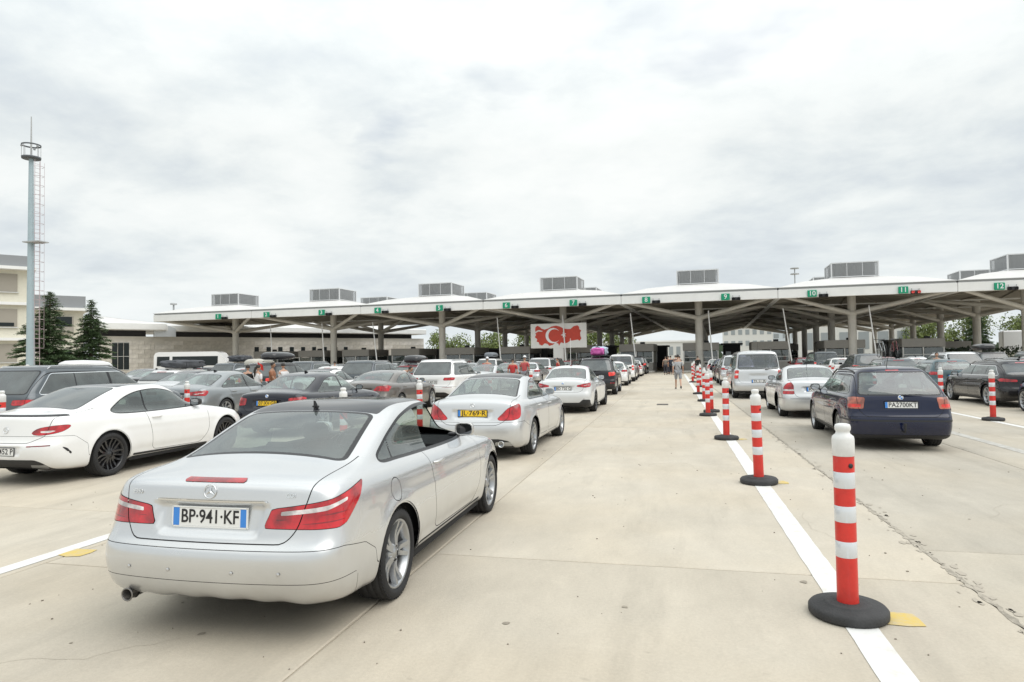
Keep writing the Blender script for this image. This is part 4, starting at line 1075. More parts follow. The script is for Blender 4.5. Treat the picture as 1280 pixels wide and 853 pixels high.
# ------------------------------------------------------------------ ground
def concrete(name, base, warm=0.0, seed=0.0, joints=None):
    m = bpy.data.materials.new(name); m.use_nodes = True; n, l = nodes_of(m); b = n['Principled BSDF']
    b.inputs['Roughness'].default_value = .88; b.inputs['Specular IOR Level'].default_value = .3
    g = n.new('ShaderNodeNewGeometry')
    def ns(scale, det, rough, sx=1, sy=1):
        mp = n.new('ShaderNodeMapping'); mp.inputs['Scale'].default_value = (sx, sy, 1); mp.inputs['Location'].default_value = (seed, seed * 2, 0)
        l.new(g.outputs['Position'], mp.inputs[0])
        t = n.new('ShaderNodeTexNoise'); t.inputs['Scale'].default_value = scale; t.inputs['Detail'].default_value = det; t.inputs['Roughness'].default_value = rough
        l.new(mp.outputs[0], t.inputs['Vector']); return t.outputs['Fac']
    def rng(v, a, b_, c, d):
        r = n.new('ShaderNodeMapRange'); l.new(v, r.inputs[0])
        for i, q in enumerate((a, b_, c, d)): r.inputs[i + 1].default_value = q
        return r.outputs[0]
    def mul(a, b_):
        k = n.new('ShaderNodeMath'); k.operation = 'MULTIPLY'; l.new(a, k.inputs[0]); l.new(b_, k.inputs[1]); return k.outputs[0]
    v = mul(rng(ns(.28, 5, .6), .3, .7, .90, 1.06), rng(ns(2.2, 8, .7, 1, .45), .3, .7, .90, 1.07))
    v = mul(v, rng(ns(42, 5, .75), .25, .75, .90, 1.08))
    v = mul(v, rng(ns(.9, 9, .62, 2.2, .25), .54, .74, 1.0, .84))         # streaks along the lanes
    v = mul(v, rng(ns(1.3, 10, .7), .58, .72, 1.0, 1.10))                    # pale cement bloom
    v = mul(v, rng(ns(6.5, 3, .5), .70, .80, 1.0, .80))                     # small stains
    sc = n.new('ShaderNodeVectorMath'); sc.operation = 'SCALE'; sc.inputs[0].default_value = base; l.new(v, sc.inputs['Scale'])
    mx = n.new('ShaderNodeMix'); mx.data_type = 'RGBA'; l.new(rng(ns(.5, 4, .5), .42, .62, 0, .35), mx.inputs['Factor'])
    l.new(sc.outputs[0], mx.inputs['A'])
    s2 = n.new('ShaderNodeVectorMath'); s2.operation = 'SCALE'; s2.inputs[0].default_value = (base[0] * 1.04, base[1] * .985, base[2] * .90); l.new(v, s2.inputs['Scale'])
    l.new(s2.outputs[0], mx.inputs['B']); l.new(mx.outputs['Result'], b.inputs['Base Color'])
    bp = n.new('ShaderNodeBump'); bp.inputs['Strength'].default_value = .35; bp.inputs['Distance'].default_value = .01
    l.new(ns(60, 6, .7), bp.inputs['Height']); l.new(bp.outputs[0], b.inputs['Normal'])
    return m
M_SLAB = [concrete('concrete_beige_%s' % w, c, seed=s) for w, c, s in (('plain', (.525, .476, .392), 0), ('light', (.54, .492, .408), 5), ('worn', (.51, .462, .380), 9))]
M_SLABG = [concrete('concrete_grey_%s' % w, c, seed=s) for w, c, s in (('plain', (.47, .434, .366), 2), ('worn', (.455, .42, .355), 7))]
M_GROUND = concrete('concrete_far', (.46, .42, .35), seed=3)
M_JOINT = mat('joint_filler', (.40, .36, .295), rough=.95, var=.4, vscale=9)

gv = [(-700, -60, -.012), (700, -60, -.012), (700, 1500, -.012), (-700, 1500, -.012)]
g0 = MB().add(gv, [(0, 1, 2, 3)]).build('ground', M_GROUND); setp(g0, kind='structure')
def frand(a, b): return a + (b - a) * random.random()
# cast slabs with open joints between them, laid lane by lane
pave = empty('pavement', kind='structure')
xs_l = [-25.6, -22.2, -18.8, -15.5, -12.2, -8.9, -5.57 + .16, -2.1, 2.12, 5.0, 7.95, 11.1, 14.4, 17.6]
slab_me = {}
for i in range(len(xs_l) - 1):
    y = -6.0 + (i % 3) * .9
    k = 0
    while y < 66:
        ln = 5.4
        x0_, x1_ = xs_l[i] + .006, xs_l[i + 1] - .006
        key = (i,)
        if key not in slab_me:
            w = x1_ - x0_; V = []; n_ = 10
            b = MB(); e = .012
            P_ = [(0, 0), (w, 0), (w, ln - .012), (0, ln - .012)]
            Q_ = [(e, e), (w - e, e), (w - e, ln - .012 - e), (e, ln - .012 - e)]
            b.add([(px, py, -.02) for px, py in P_] + [(px, py, -.005) for px, py in P_] + [(px, py, 0) for px, py in Q_],
                  [(8, 9, 10, 11)] + [(4 + a, 4 + (a + 1) % 4, 8 + (a + 1) % 4, 8 + a) for a in range(4)] + [(a, (a + 1) % 4, 4 + (a + 1) % 4, 4 + a) for a in range(4)])
            slab_me[key] = b.mesh('slab')
        grey = i in (8, 9)
        link('slab', slab_me[key], random.choice(M_SLABG if grey else M_SLAB), pave, (x0_, y, 0))
        y += ln; k += 1
MB().box((-4, 30, -.0215), (43.6, 73, .005)).build('joint_bed', M_JOINT, pave)
def ragged(x, y0, y1, w, z, dy=.22, amp=.5):
    """a long narrow strip with broken edges"""
    b = MB(); V = []; n_ = int((y1 - y0) / dy)
    for k in range(n_ + 1):
        y = y0 + dy * k; V += [(x - w / 2 * frand(1 - amp, 1 + amp), y, z), (x + w / 2 * frand(1 - amp, 1 + amp), y, z)]
    return b.add(V, [(2 * k, 2 * k + 1, 2 * k + 3, 2 * k + 2) for k in range(n_)])
setp(ragged(2.12, 1.5, 40, .035, .003, .07, .95).build('joint_sealant', mat('sealant', (.37, .335, .275), rough=.95, var=.5, vscale=12)), kind='structure')
# chips knocked off the slab edge
ch = MB()
for k in range(230):
    y = random.random() ** 1.6 * 16 + 2.5; x = 2.12 + random.gauss(0, .06) + (.0); s_ = frand(.008, .035)
    n_ = random.randint(5, 7); ch.add([(x + s_ * frand(.5, 1.2) * math.cos(2 * PI * q / n_), y + s_ * 2 * frand(.5, 1.2) * math.sin(2 * PI * q / n_), .0035) for q in range(n_)], [tuple(range(n_))])
setp(ch.build('slab_edge_chips', mat('chipped', (.41, .37, .305), rough=.95)), kind='stuff')
# oil drips and rubber scuffs where cars stop
sp_ = MB()
for k in range(26):
    x = random.choice((-2.9, -3.1, 3.8, 3.6, -9.2, .2)) + random.gauss(0, .55); y = 2.2 + random.random() ** 1.4 * 22; s_ = frand(.010, .035); n_ = 9
    sp_.add([(x + s_ * frand(.6, 1.3) * math.cos(2 * PI * q / n_), y + s_ * 1.2 * frand(.6, 1.3) * math.sin(2 * PI * q / n_), .0032) for q in range(n_)], [tuple(range(n_))])
setp(sp_.build('oil_drips', mat('old_oil', (.30, .265, .21), rough=.8, var=.3, vscale=8)), kind='stuff')
# hairline cracks
cr = MB()
for (x, y, a, n_) in ((-3.9, 3.1, .9, 12), (1.5, 6.5, 1.5, 16), (3.2, 8.0, .6, 14), (.4, 10.5, 2.2, 18), (-6.5, 6.2, .4, 20)):
    for k in range(n_):
        a += random.gauss(0, .35); x2, y2 = x + .09 * math.cos(a), y + .09 * math.sin(a); w = .0014
        nx, ny = -math.sin(a) * w, math.cos(a) * w
        cr.add([(x - nx, y - ny, .003), (x2 - nx, y2 - ny, .003), (x2 + nx, y2 + ny, .003), (x + nx, y + ny, .003)], [(0, 1, 2, 3)]); x, y = x2, y2
setp(cr.build('hairline_cracks', mat('crack_dark', (.40, .36, .29), rough=.95)), kind='stuff')
# debris: pebbles, leaves, bits
de = MB()
for k in range(420):
    y = 1.5 + random.random() ** 1.5 * 24; x = frand(-8, 7); s_ = frand(.003, .010)
    de.box((x, y, s_ * .4), (s_ * frand(.8, 2), s_ * frand(.8, 2), s_), rz=random.random() * 3)
setp(de.build('grit', mat('grit', (.24, .21, .17), rough=.9)), kind='stuff')

def worn_paint(name, color, under, lo=.60, hi=.72, amt=.75):
    m = mat(name, color, rough=.75); n, l = nodes_of(m); b = n['Principled BSDF']; g = n.new('ShaderNodeNewGeometry')
    a = n.new('ShaderNodeTexNoise'); a.inputs['Scale'].default_value = 5; a.inputs['Detail'].default_value = 10; a.inputs['Roughness'].default_value = .75; l.new(g.outputs['Position'], a.inputs['Vector'])
    r = n.new('ShaderNodeMapRange'); l.new(a.outputs['Fac'], r.inputs[0]); r.inputs[1].default_value = lo; r.inputs[2].default_value = hi; r.inputs[3].default_value = 0.04; r.inputs[4].default_value = amt
    mx = n.new('ShaderNodeMix'); mx.data_type = 'RGBA'; l.new(r.outputs[0], mx.inputs['Factor']); mx.inputs['A'].default_value = (*color, 1); mx.inputs['B'].default_value = (*under, 1)
    l.new(mx.outputs['Result'], b.inputs['Base Color']); return m
M_LINE = worn_paint('road_paint_white', (.70, .70, .68), (.50, .46, .38), .50, .74)
M_LINEF = worn_paint('road_paint_faded', (.55, .54, .50), (.36, .34, .30), .40, .62, .95)
M_YEL = worn_paint('road_paint_yellow', (.62, .46, .12), (.50, .45, .37), .42, .66, .85)
for x, w, mt_, y0, y1 in ((1.14, .20, M_LINE, 1.0, 64), (-5.57, .17, M_LINE, 1.0, 64), (7.75, .17, M_LINE, 4, 64), (5.85, .20, M_LINEF, 6, 30), (-12.2, .17, M_LINE, 4, 64), (14.45, .17, M_LINE, 15, 64)):
    setp(ragged(x, y0, y1, w, .004, .15, .035).build('lane_line', mt_), kind='structure')
for x, y in ((1.42, 4.86), (1.37, 9.7), (-5.38, 5.1), (1.35, 14.5), (-5.3, 10.8)):
    V = [(x + sx * .12 * frand(.8, 1.1), y + sy * .12 * frand(.8, 1.1), .0045) for sx, sy in ((-1, -1), (.1, -1.1), (1, -.9), (1.05, .1), (.9, 1), (-.1, .95), (-1, 1))]
    setp(MB().add(V, [tuple(range(7))]).build('painted_mark', M_YEL), kind='structure')
dr = empty('drain_cover', (-.35, 24.5, 0), label='small dark drain cover let into the concrete lane', cat='drain cover')
MB().box((0, 0, .004), (.40, .62, .006)).build('frame', mat('cast_iron', (.10, .09, .08), rough=.8, var=.3), dr)
for k in range(6): MB().box((-.14 + .056 * k, 0, .009), (.022, .52, .006)).build('bar', MATS['cast_iron'], dr)

# ------------------------------------------------------------------ posts
M_PRED = mat('post_red', (.64, .030, .020), rough=.45, coat=.25, var=.16, vscale=9, bump=.15, bscale=25)
M_PWH = mat('post_white', (.76, .76, .745), rough=.45, coat=.2, var=.13, vscale=9, bump=.15, bscale=25)
M_REFL = mat('reflective_band', (.70, .73, .76), rough=.22, metal=.25, coat=.5)
M_BASE = mat('post_base_rubber', (.045, .045, .046), rough=.8, bump=.3, bscale=60, var=.3, vscale=7)
def make_post():
    r = empty('delineator_post')
    MB().lathe([(.0, .0), (.235, .0), (.245, .012), (.245, .05), (.230, .068), (.15, .074), (.145, .084), (.13, .088), (.07, .090), (.0, .09)], n=40).build('base', M_BASE, r)
    MB().lathe([(.068, .085), (.066, .14), (.0655, .34), (.0655, 1.05), (.064, 1.06)], n=28).build('tube', M_PRED, r)
    for z in (.44, .673, .897):
        MB().lathe([(.0659, z - .053), (.0670, z - .051), (.0670, z + .051), (.0659, z + .053)], n=28).build('reflective_band', M_REFL, r)
    cap = MB().lathe([(.066, 1.055), (.0695, 1.059), (.0695, 1.165), (.066, 1.185), (.045, 1.203), (.042, 1.218), (.049, 1.228), (.050, 1.248), (.045, 1.264), (.025, 1.27), (0, 1.27)], n=28).build('cap', M_PWH, r)
    MB().lathe([(0, 0), (.016, 0), (.0165, .004), (.011, .005)], n=12, axis='Y').build('chain_hole', M_BLACKP, r, (.030, -.0625, .995), (0, 0, rad(24)))
    return r
post0 = make_post()
POSTS = [(1.11, 4.87, 'nearest red and white post, on the white line beside the grey lane', .004), (1.12, 9.60, 'second red and white post along the right white line', .03), (1.07, 14.45, 'third red and white post along the right white line', 0),
         (.99, 20.0, 'fourth red and white post, partly behind the third one from some views', .01), (1.16, 21.3, 'leaning red and white post just behind the fourth one', .02), (1.16, 26.2, 'sixth red and white post along the right white line', -.02), (1.14, 31.1, 'seventh post, in front of the grey booth near the walking man', 0.01),
         (1.5, 38.1, 'eighth post, small, beyond the walking man', 0), (1.3, 44.5, 'ninth post, far down the right white line', .02), (1.6, 52.0, 'left one of the two farthest posts before the booths', 0), (1.87, 59.0, 'right one of the two farthest posts before the booths', .01),
         (7.82, 19.1, 'red and white post in front of the black estate car', .012), (7.82, 22.4, 'red and white post between the navy estate and the teal hatchback', .0), (7.8, 29, 'small post beside the teal hatchback on the right line', 0), (7.8, 36, 'far post on the right line behind parked cars', 0),
         (-5.57, 10.6, 'white topped post just beyond the roof of the silver coupe', .0), (-5.57, 14.2, 'red and white post seen through the window of the silver coupe', .0), (-5.57, 20.2, 'post between the white sport saloon and the brown saloon', 0), (-5.57, 26.5, 'post beside the white SUV', 0),
         (-12.2, 14.8, 'red and white post in front of the grey saloon on the left', 0), (-12.2, 9.9, 'red and white post at the left edge, before the dark SUV', 0)]
for k, (x, y, lb, lean) in enumerate(POSTS):
    o = post0 if k == 0 else copy_tree(post0)
    o.location = (x, y, .004); o.rotation_euler = (lean * .4, -lean, random.random() * (.5 if k else 0))
    setp(o, lb, 'traffic post', 'red and white posts along the lane lines')

# ------------------------------------------------------------------ cars in the queue
PROTO = {}
def proto(key):
    if key not in PROTO:
        PROTO[key] = make_car(CAR[key]); PROTO[key]['_used'] = 0
    return PROTO[key]
def put(key, X, Y, yaw=0.0, label='', paint_=None, group='cars queueing for the border gates', skip=(), nm=None, rename_cat='car'):
    pr = proto(key)
    base = CAR[key]['paint']
    o = copy_tree(pr, None, {base: PAINTS[paint_]} if paint_ else None, skip)
    if nm: o.name = nm
    a = PI / 2 + rad(yaw)
    o.location = (X, Y, .0); o.rotation_euler = (0, 0, a)
    setp(o, label, rename_cat, group)
    return o
def tail_plate(o, key, txt, z, tilt, **k):
    x = rear_x(CAR[key]['P'], 0, z); d = k.pop('dx', 0)
    return plate(o, txt, (x - .012 + d, 0, z), tilt, **k)

ec = put('coupe_silver', -2.83, 3.52, 1.2, 'silver two-door coupe nearest the camera with white plate and open front window')
P_ = CAR['coupe_silver']['P']
tail_plate(ec, 'coupe_silver', 'BP·941·KF', .775, .06, rstrip=True, dx=.004, frame=M_PLATE, h=.115)
badge_star(ec, (rear_x(P_, 0, .935) - .008, 0, .935), .042, .15)
t_ = link('lettering', text_mesh('E350', .040, .002), M_CHROME, ec, (rear_x(P_, .55, .915) - .006, .555, .915), (PI / 2 + .0, 0, -PI / 2)); t_.rotation_euler = (PI / 2 - .12, 0, -PI / 2 - .12)
t_ = link('lettering', text_mesh('CDI', .036, .002), M_CHROME, ec, (rear_x(P_, .56, .915) - .006, -.54, .915), (PI / 2 - .12, 0, -PI / 2 + .12))
for sg in (-1, 1):   # parking sensors
    for yy, zz in ((.22, .47), (.52, .47)):
        MB().lathe([(0, -.0015), (.010, -.0015), (.011, .0)], n=14, axis='X').build('parking_sensor', MATS['paint_silver'], ec, (rear_x(P_, yy, zz) - .004, sg * yy, zz))
# bumper fins and antenna
for k in range(0):
    y_ = 0
    MB().box((0, 0, 0), (.10, .020, .030), taper=.6).build('diffuser_fin', MATS['alloy_silver'], ec, (.15, y_, .278))
an = MB().prism([(0, 0), (.10, 0), (.07, .02), (.02, .075), (.0, .08)], -.004, .004, T=lambda v: (v[0], v[2], v[1]))
an.box((.03, 0, .030), (.03, .055, .014), bev=.005)
an.build('antenna', M_BLACKP, ec, (1.42, 0, top_z(P_, 1.42, 0) - .01))
MB().tube([(0, 0, 0), (0, .005, .04)], .011, 8).build('fuel_flap_hinge', M_GAP, ec, (1.02, -side_y(P_, 1.02, .72) + .012, .68)) if False else None

wc = put('coupe_white', -9.42, 7.62, 0, 'white two-door coupe with black wheels and black roof left of the silver coupe')
P_ = CAR['coupe_white']['P']
tail_plate(wc, 'coupe_white', '• 58452 P', .50, .02, w=.46, h=.11, strip=False, dx=.004)
badge_star(wc, (rear_x(P_, 0, .80) - .008, 0, .80), .045, .1)

cc = put('saloon_silver', -3.36, 10.92, -1.0, 'silver four-door saloon with yellow plate directly ahead of the nearest coupe')
P_ = CAR['saloon_silver']['P']
tail_plate(cc, 'saloon_silver', 'JL·769·R', .80, .06, base=M_PLATEY, dx=.006)
badge_star(cc, (rear_x(P_, 0, .93) - .008, 0, .93), .040, .15)
for sg in (-1, 1): MB().lathe([(.05, 0), (.056, -.02), (.048, -.025), (.042, .06)], n=16, axis='X').build('exhaust_pipe', M_CHROME, cc, (.06, sg * .52, .285))

bm = put('saloon_sport', -3.30, 20.35, -.6, 'greyish white sport saloon with whip antenna, third in the near file')
P_ = CAR['saloon_sport']['P']
tail_plate(bm, 'saloon_sport', 'BD 720 G', .77, .05)
badge_disc(bm, (rear_x(P_, 0, .93) - .006, 0, .93), .04, M_CHROME, M_BLUE, .15)
MB().tube([(0, 0, 0), (0, 0, .02)], .022, 10).build('aerial_foot', M_RED, bm, (1.75, 0, top_z(P_, 1.75, 0)))
MB().tube([(0, 0, 0), (-.01, 0, .9)], .008, 6).build('aerial', M_PWH, bm, (1.75, 0, top_z(P_, 1.75, 0) + .01))

nv = put('saloon_navy', -9.05, 13.45, 0, 'near black saloon with yellow plate beyond the white coupe')
P_ = CAR['saloon_navy']['P']
tail_plate(nv, 'saloon_navy', '07·XV·GB', .79, .06, base=M_PLATEY)
badge_disc(nv, (rear_x(P_, 0, .95) - .006, 0, .95), .04, M_CHROME, M_BLUE, .15)
cl_ = put('saloon_brown', -9.45, 19.1, 0, 'brown grey low saloon with red lamps beyond the navy saloon')
tail_plate(cl_, 'saloon_brown', 'B MK 82', .76, .05)
q7 = put('suv_white', -9.25, 24.7, 0, 'large white SUV beyond the brown saloon')
tail_plate(q7, 'suv_white', 'WI AD 35', .83, .05)
gs = put('suv_grey', -13.95, 11.0, 0, 'dark grey SUV at the left edge with tinted side windows')
tail_plate(gs, 'suv_grey', 'M XA 12', .83, .05)
f2 = put('saloon_grey', -13.9, 16.35, 0, 'mid grey saloon beyond the white coupe, next ahead of the dark SUV')
tail_plate(f2, 'saloon_grey', 'KF 218', .76, .05)

pa = put('estate_navy', 3.92, 12.95, -1.5, 'dark navy estate car with roof rails and a white plate reading PA2700KT')
P_ = CAR['estate_navy']['P']
tail_plate(pa, 'estate_navy', 'PA2700KT', .815, .04)
badge_disc(pa, (rear_x(P_, 0, .945) - .004, 0, .945), .045, M_CHROME, M_BLUE, .05)
MB().tube([(.05, 0, 0), (-.10, 0, .0), (-.13, 0, .03), (-.13, 0, .10)], .017, 8).build('tow_bar', M_BLACKP, pa, (.02, .0, .36))
MB().tube([(-.13, 0, .10), (-.13, 0, .145)], .026, 10).build('tow_ball', M_BLACKP, pa, (.02, .0, .36))
oc = put('liftback_silver', 3.76, 19.1, -.5, 'pale silver liftback with a short roof aerial ahead of the navy estate')
tail_plate(oc, 'liftback_silver', 'KC 4127', .79, .05)
vn = put('van_silver', 3.30, 27.55, 0, 'silver van with violet rear glass ahead of the pale liftback', rename_cat='van')
tail_plate(vn, 'van_silver', 'TK 51 JR', .70, .03)

d1 = put('estate_black', 10.68, 23.2, 0, 'black estate car with chrome window trim on the right')
d0 = put('saloon_navy', 10.72, 18.0, 0, 'blue saloon cut by the right edge, behind the black estate', 'blue')
tail_plate(d1, 'estate_black', 'DN 90 HB', .70, .05)
ORD = ['first', 'second', 'third', 'fourth', 'fifth', 'sixth', 'seventh', 'eighth', 'ninth', 'tenth', 'eleventh', 'twelfth']
FILES = [  # x, phrase, [(type, paint, y, yaw, colour words)]
    (-3.35, 'near file ahead of the white sport saloon', [('suv_black', None, 30.05, 0, 'black SUV'), ('hatch', 'white', 39.6, 0, 'white hatchback'), ('van_silver', 'white', 46.0, 0, 'white van'), ('hatch', 'maroon', 52.2, 0, 'maroon hatchback'), ('liftback_silver', 'white', 57.6, 0, 'white liftback'), ('suv_black', None, 64.5, 0, 'black SUV at the booth')]),
    (-9.3, 'file ahead of the large white SUV', [('saloon_silver', None, 31.0, 0, 'silver saloon'), ('saloon_grey', 'dgrey', 36.6, 0, 'dark grey saloon'), ('hatch', 'silver', 41.9, 0, 'silver hatchback'), ('suv_white', 'white_g', 46.8, 0, 'greyish white SUV'), ('suv_black', None, 52.6, 0, 'black SUV'), ('hatch', 'maroon', 58.0, 0, 'maroon hatchback'), ('saloon_grey', 'black', 63.0, 0, 'black saloon')]),
    (-13.9, 'file ahead of the mid grey saloon', [('saloon_silver', 'white', 21.9, 0, 'white saloon'), ('suv_grey', 'dgrey', 27.3, 0, 'dark grey SUV'), ('hatch', 'maroon', 33.2, 0, 'maroon hatchback'), ('liftback_silver', None, 38.2, 0, 'silver liftback'), ('saloon_grey', None, 43.4, 0, 'grey saloon'), ('suv_white', None, 49.0, 0, 'white SUV'), ('estate_black', None, 54.8, 0, 'black estate'), ('hatch', 'silver', 60.4, 0, 'silver hatchback')]),
    (-17.5, 'second file left of the grey saloon', [('saloon_silver', 'silver', 19.6, 0, 'silver saloon'), ('suv_black', 'black', 25.0, 0, 'black SUV with roof box'), ('hatch', 'white', 31.0, 0, 'white hatchback'), ('saloon_grey', 'black', 36.2, 0, 'black saloon'), ('estate_black', 'dgrey', 41.8, 0, 'dark grey estate'), ('hatch', 'red', 47.6, 0, 'red hatchback'), ('suv_white', 'silver', 52.8, 0, 'silver SUV'), ('saloon_grey', None, 58.8, 0, 'grey saloon')]),
    (-21.2, 'third file left of the grey saloon', [('hatch', 'black', 18.7, 0, 'black hatchback, white roof box'), ('estate_black', 'white', 23.6, 0, 'white estate with roof bag'), ('hatch', 'silver', 29.3, 0, 'silver hatchback, beige roof box'), ('suv_grey', 'dgrey', 34.6, 0, 'dark grey SUV'), ('saloon_silver', 'silver', 40.6, 0, 'silver saloon'), ('hatch', 'black', 46.0, 0, 'black hatchback'), ('suv_white', None, 51.2, 0, 'white SUV'), ('hatch', 'maroon', 57.0, 0, 'maroon hatchback')]),
    (-24.9, 'fourth file left of the grey saloon', [('hatch', 'teal', 21.4, 0, 'teal hatchback'), ('saloon_grey', 'black', 26.3, 0, 'black saloon'), ('suv_black', 'dgrey', 32.3, 0, 'dark grey SUV, roof luggage'), ('saloon_silver', 'white', 38.2, 0, 'white saloon'), ('hatch', 'silver', 43.8, 0, 'silver hatchback'), ('estate_black', None, 49.3, 0, 'black estate'), ('saloon_grey', None, 55.3, 0, 'grey saloon')]),
    (-28.6, 'outermost file on the left', [('hatch', 'maroon', 24.5, 0, 'maroon hatchback'), ('saloon_silver', 'silver', 29.6, 0, 'silver saloon'), ('hatch', 'black', 35.2, 0, 'black hatchback'), ('suv_white', None, 40.4, 0, 'white SUV'), ('hatch', 'grey', 46.4, 0, 'grey hatchback'), ('saloon_grey', 'black', 51.8, 0, 'black saloon')]),
    (3.75, 'file ahead of the silver van', [('suv_white', 'silver', 39.3, 0, 'silver SUV'), ('saloon_grey', 'dgrey', 45.6, 0, 'dark grey saloon'), ('hatch', 'blue', 51.4, 0, 'blue hatchback'), ('liftback_silver', 'white', 56.8, 0, 'white liftback')]),
    (10.75, 'file ahead of the black estate', [('hatch', 'teal', 29.2, 0, 'teal hatchback'), ('estate_black', 'dgrey', 34.9, 0, 'dark grey estate carrying bicycles'), ('suv_black', 'dgrey', 41.0, 0, 'dark grey SUV'), ('hatch', 'white', 46.8, 0, 'white hatchback'), ('van_silver', 'dgrey', 52.2, 0, 'dark grey van'), ('hatch', 'maroon', 58.0, 0, 'maroon hatchback')]),
    (14.2, 'second file beyond the black estate', [('estate_black', None, 31.2, 0, 'black estate'), ('suv_white', 'silver', 37.2, 0, 'silver SUV'), ('hatch', 'silver', 43.4, 0, 'silver hatchback'), ('saloon_grey', 'maroon', 48.6, 0, 'maroon saloon'), ('hatch', 'black', 54.4, 0, 'black hatchback')]),
    (17.6, 'third file beyond the black estate', [('hatch', 'white', 37.0, 0, 'white hatchback'), ('suv_black', None, 42.4, 0, 'black SUV with roof box'), ('saloon_grey', 'black', 48.4, 0, 'black saloon'), ('hatch', 'grey', 54.2, 0, 'grey hatchback')]),
    (21.0, 'outermost file on the right', [('suv_grey', None, 44.0, 0, 'dark grey SUV'), ('hatch', 'silver', 50.2, 0, 'silver hatchback'), ('saloon_grey', 'black', 55.4, 0, 'black saloon')]),
]
BG = {}
for x, ph, cars in FILES:
    for k, (ty, pt, y, yw, words) in enumerate(cars):
        sk = ('steering_wheel', 'rear_view_mirror', 'mirror_arm', 'panel_gap', 'mirror_glass', 'door_handle', 'brake_disc') if y > 38 else ()
        xx = x + random.gauss(0, .10)
        if (x, k) == (-3.35, 0): xx = -3.38
        if x == -13.9 and k == 0: xx = -13.3
        cat = 'van' if 'van' in words else 'car'
        o = put(ty, xx, y, random.gauss(0, .8), '%s, %s in the %s' % (words, ORD[k], ph), pt, skip=sk, rename_cat=cat)
        BG[(x, k)] = o
        zp = {'hatch': .78, 'estate_black': .70, 'suv_white': .83, 'suv_black': .82, 'suv_grey': .83, 'van_silver': .70}.get(ty, .77)
        plate(o, None, (rear_x(CAR[ty]['P'], 0, zp) - .012, 0, zp), .04, base=random.choice((M_PLATE, M_PLATE, M_PLATEY)))
for pr in PROTO.values():
    def kill(o):
        for c_ in list(o.children): kill(c_)
        bpy.data.objects.remove(o)
    kill(pr)
for o in bpy.data.objects:
    for key_ in ('_s', '_P', '_used'):
        if key_ in o: del o[key_]

# things carried on roofs
def crossbars(mb, w=1.1, x0=-.45, x1=.45, z=.03):
    for x in (x0, x1): mb.tube([(x, -w / 2, 0), (x, -w / 2 + .06, z), (x, w / 2 - .06, z), (x, w / 2, 0)], .014, 6)
def roofbox(car, x, z, m_, label, L=1.9, w=.8, h=.38, dy=0.0, lid=None):
    a = car.rotation_euler.z; c = Vector((math.cos(a), math.sin(a)))
    loc = (car.location.x + c.x * x - c.y * dy, car.location.y + c.y * x + c.x * dy, z)
    r = empty('roof_box', loc, a, label, 'roof box', 'luggage on car roofs')
    b = MB(); crossbars(b); b.build('crossbars', M_BLACKP, r)
    V, F = [], []; n = 20; prof = [(-L / 2, .55, .35), (-L / 2 + .04, .86, .72), (-L / 2 + .22, .98, .95), (-L * .1, 1, 1), (L * .2, .97, .93), (L * .38, .84, .70), (L / 2 - .05, .60, .38), (L / 2, .35, .15)]
    for (xx, fw_, fh) in prof:
        for k in range(n):
            t = 2 * PI * k / n; ct, st = math.cos(t), math.sin(t)
            yy = w / 2 * fw_ * math.copysign(abs(ct) ** .55, ct); zz = .06 + h * .35 + (h * .65 * fh if st > 0 else h * .32 * fh) * math.copysign(abs(st) ** .6, st)
            V.append((xx, yy, zz))
    for i in range(len(prof) - 1):
        for k in range(n): F.append((i * n + k, (i + 1) * n + k, (i + 1) * n + (k + 1) % n, i * n + (k + 1) % n))
    F.append(tuple(reversed(range(n)))[::-1]); F.append(tuple(range((len(prof) - 1) * n, len(prof) * n))[::-1])
    MB().add(V, F, True).build('shell', m_, r)
    MB().box((-.05, 0, .06 + h * .35), (L * .86, w * 1.005, .018)).build('rim_seal', M_BLACKP, r)
    return r
M_BOXB = mat('roof_box_black', (.02, .02, .023), rough=.25, coat=.6); M_BOXW = mat('roof_box_white', (.76, .76, .75), rough=.3, coat=.4)
M_BOXG = mat('roof_box_beige', (.50, .48, .42), rough=.4); M_BAG = mat('soft_bag', (.085, .09, .10), rough=.9, bump=.6, bscale=7, var=.3)
roofbox(BG[(-17.5, 1)], 2.0, 1.74, M_BOXB, 'dark roof box with red edge on the black SUV behind the girl')
roofbox(BG[(-21.2, 0)], 1.9, 1.46, M_BOXW, 'white roof box on the black hatchback before the conifers')
roofbox(BG[(-21.2, 2)], 1.9, 1.46, M_BOXG, 'beige roof box on a silver hatchback')
roofbox(BG[(-13.9, 2)], 1.9, 1.47, M_BOXB, 'long black roof box ahead of the brown saloon', h=.46, w=.9)
roofbox(BG[(17.6, 1)], 2.0, 1.74, M_BOXB, 'dark roof box far right under the canopy edge')
roofbox(BG[(-13.9, 5)], 2.0, 1.78, mat('roof_box_slate', (.16, .18, .20), rough=.4), 'slate roof box beside the large white SUV')
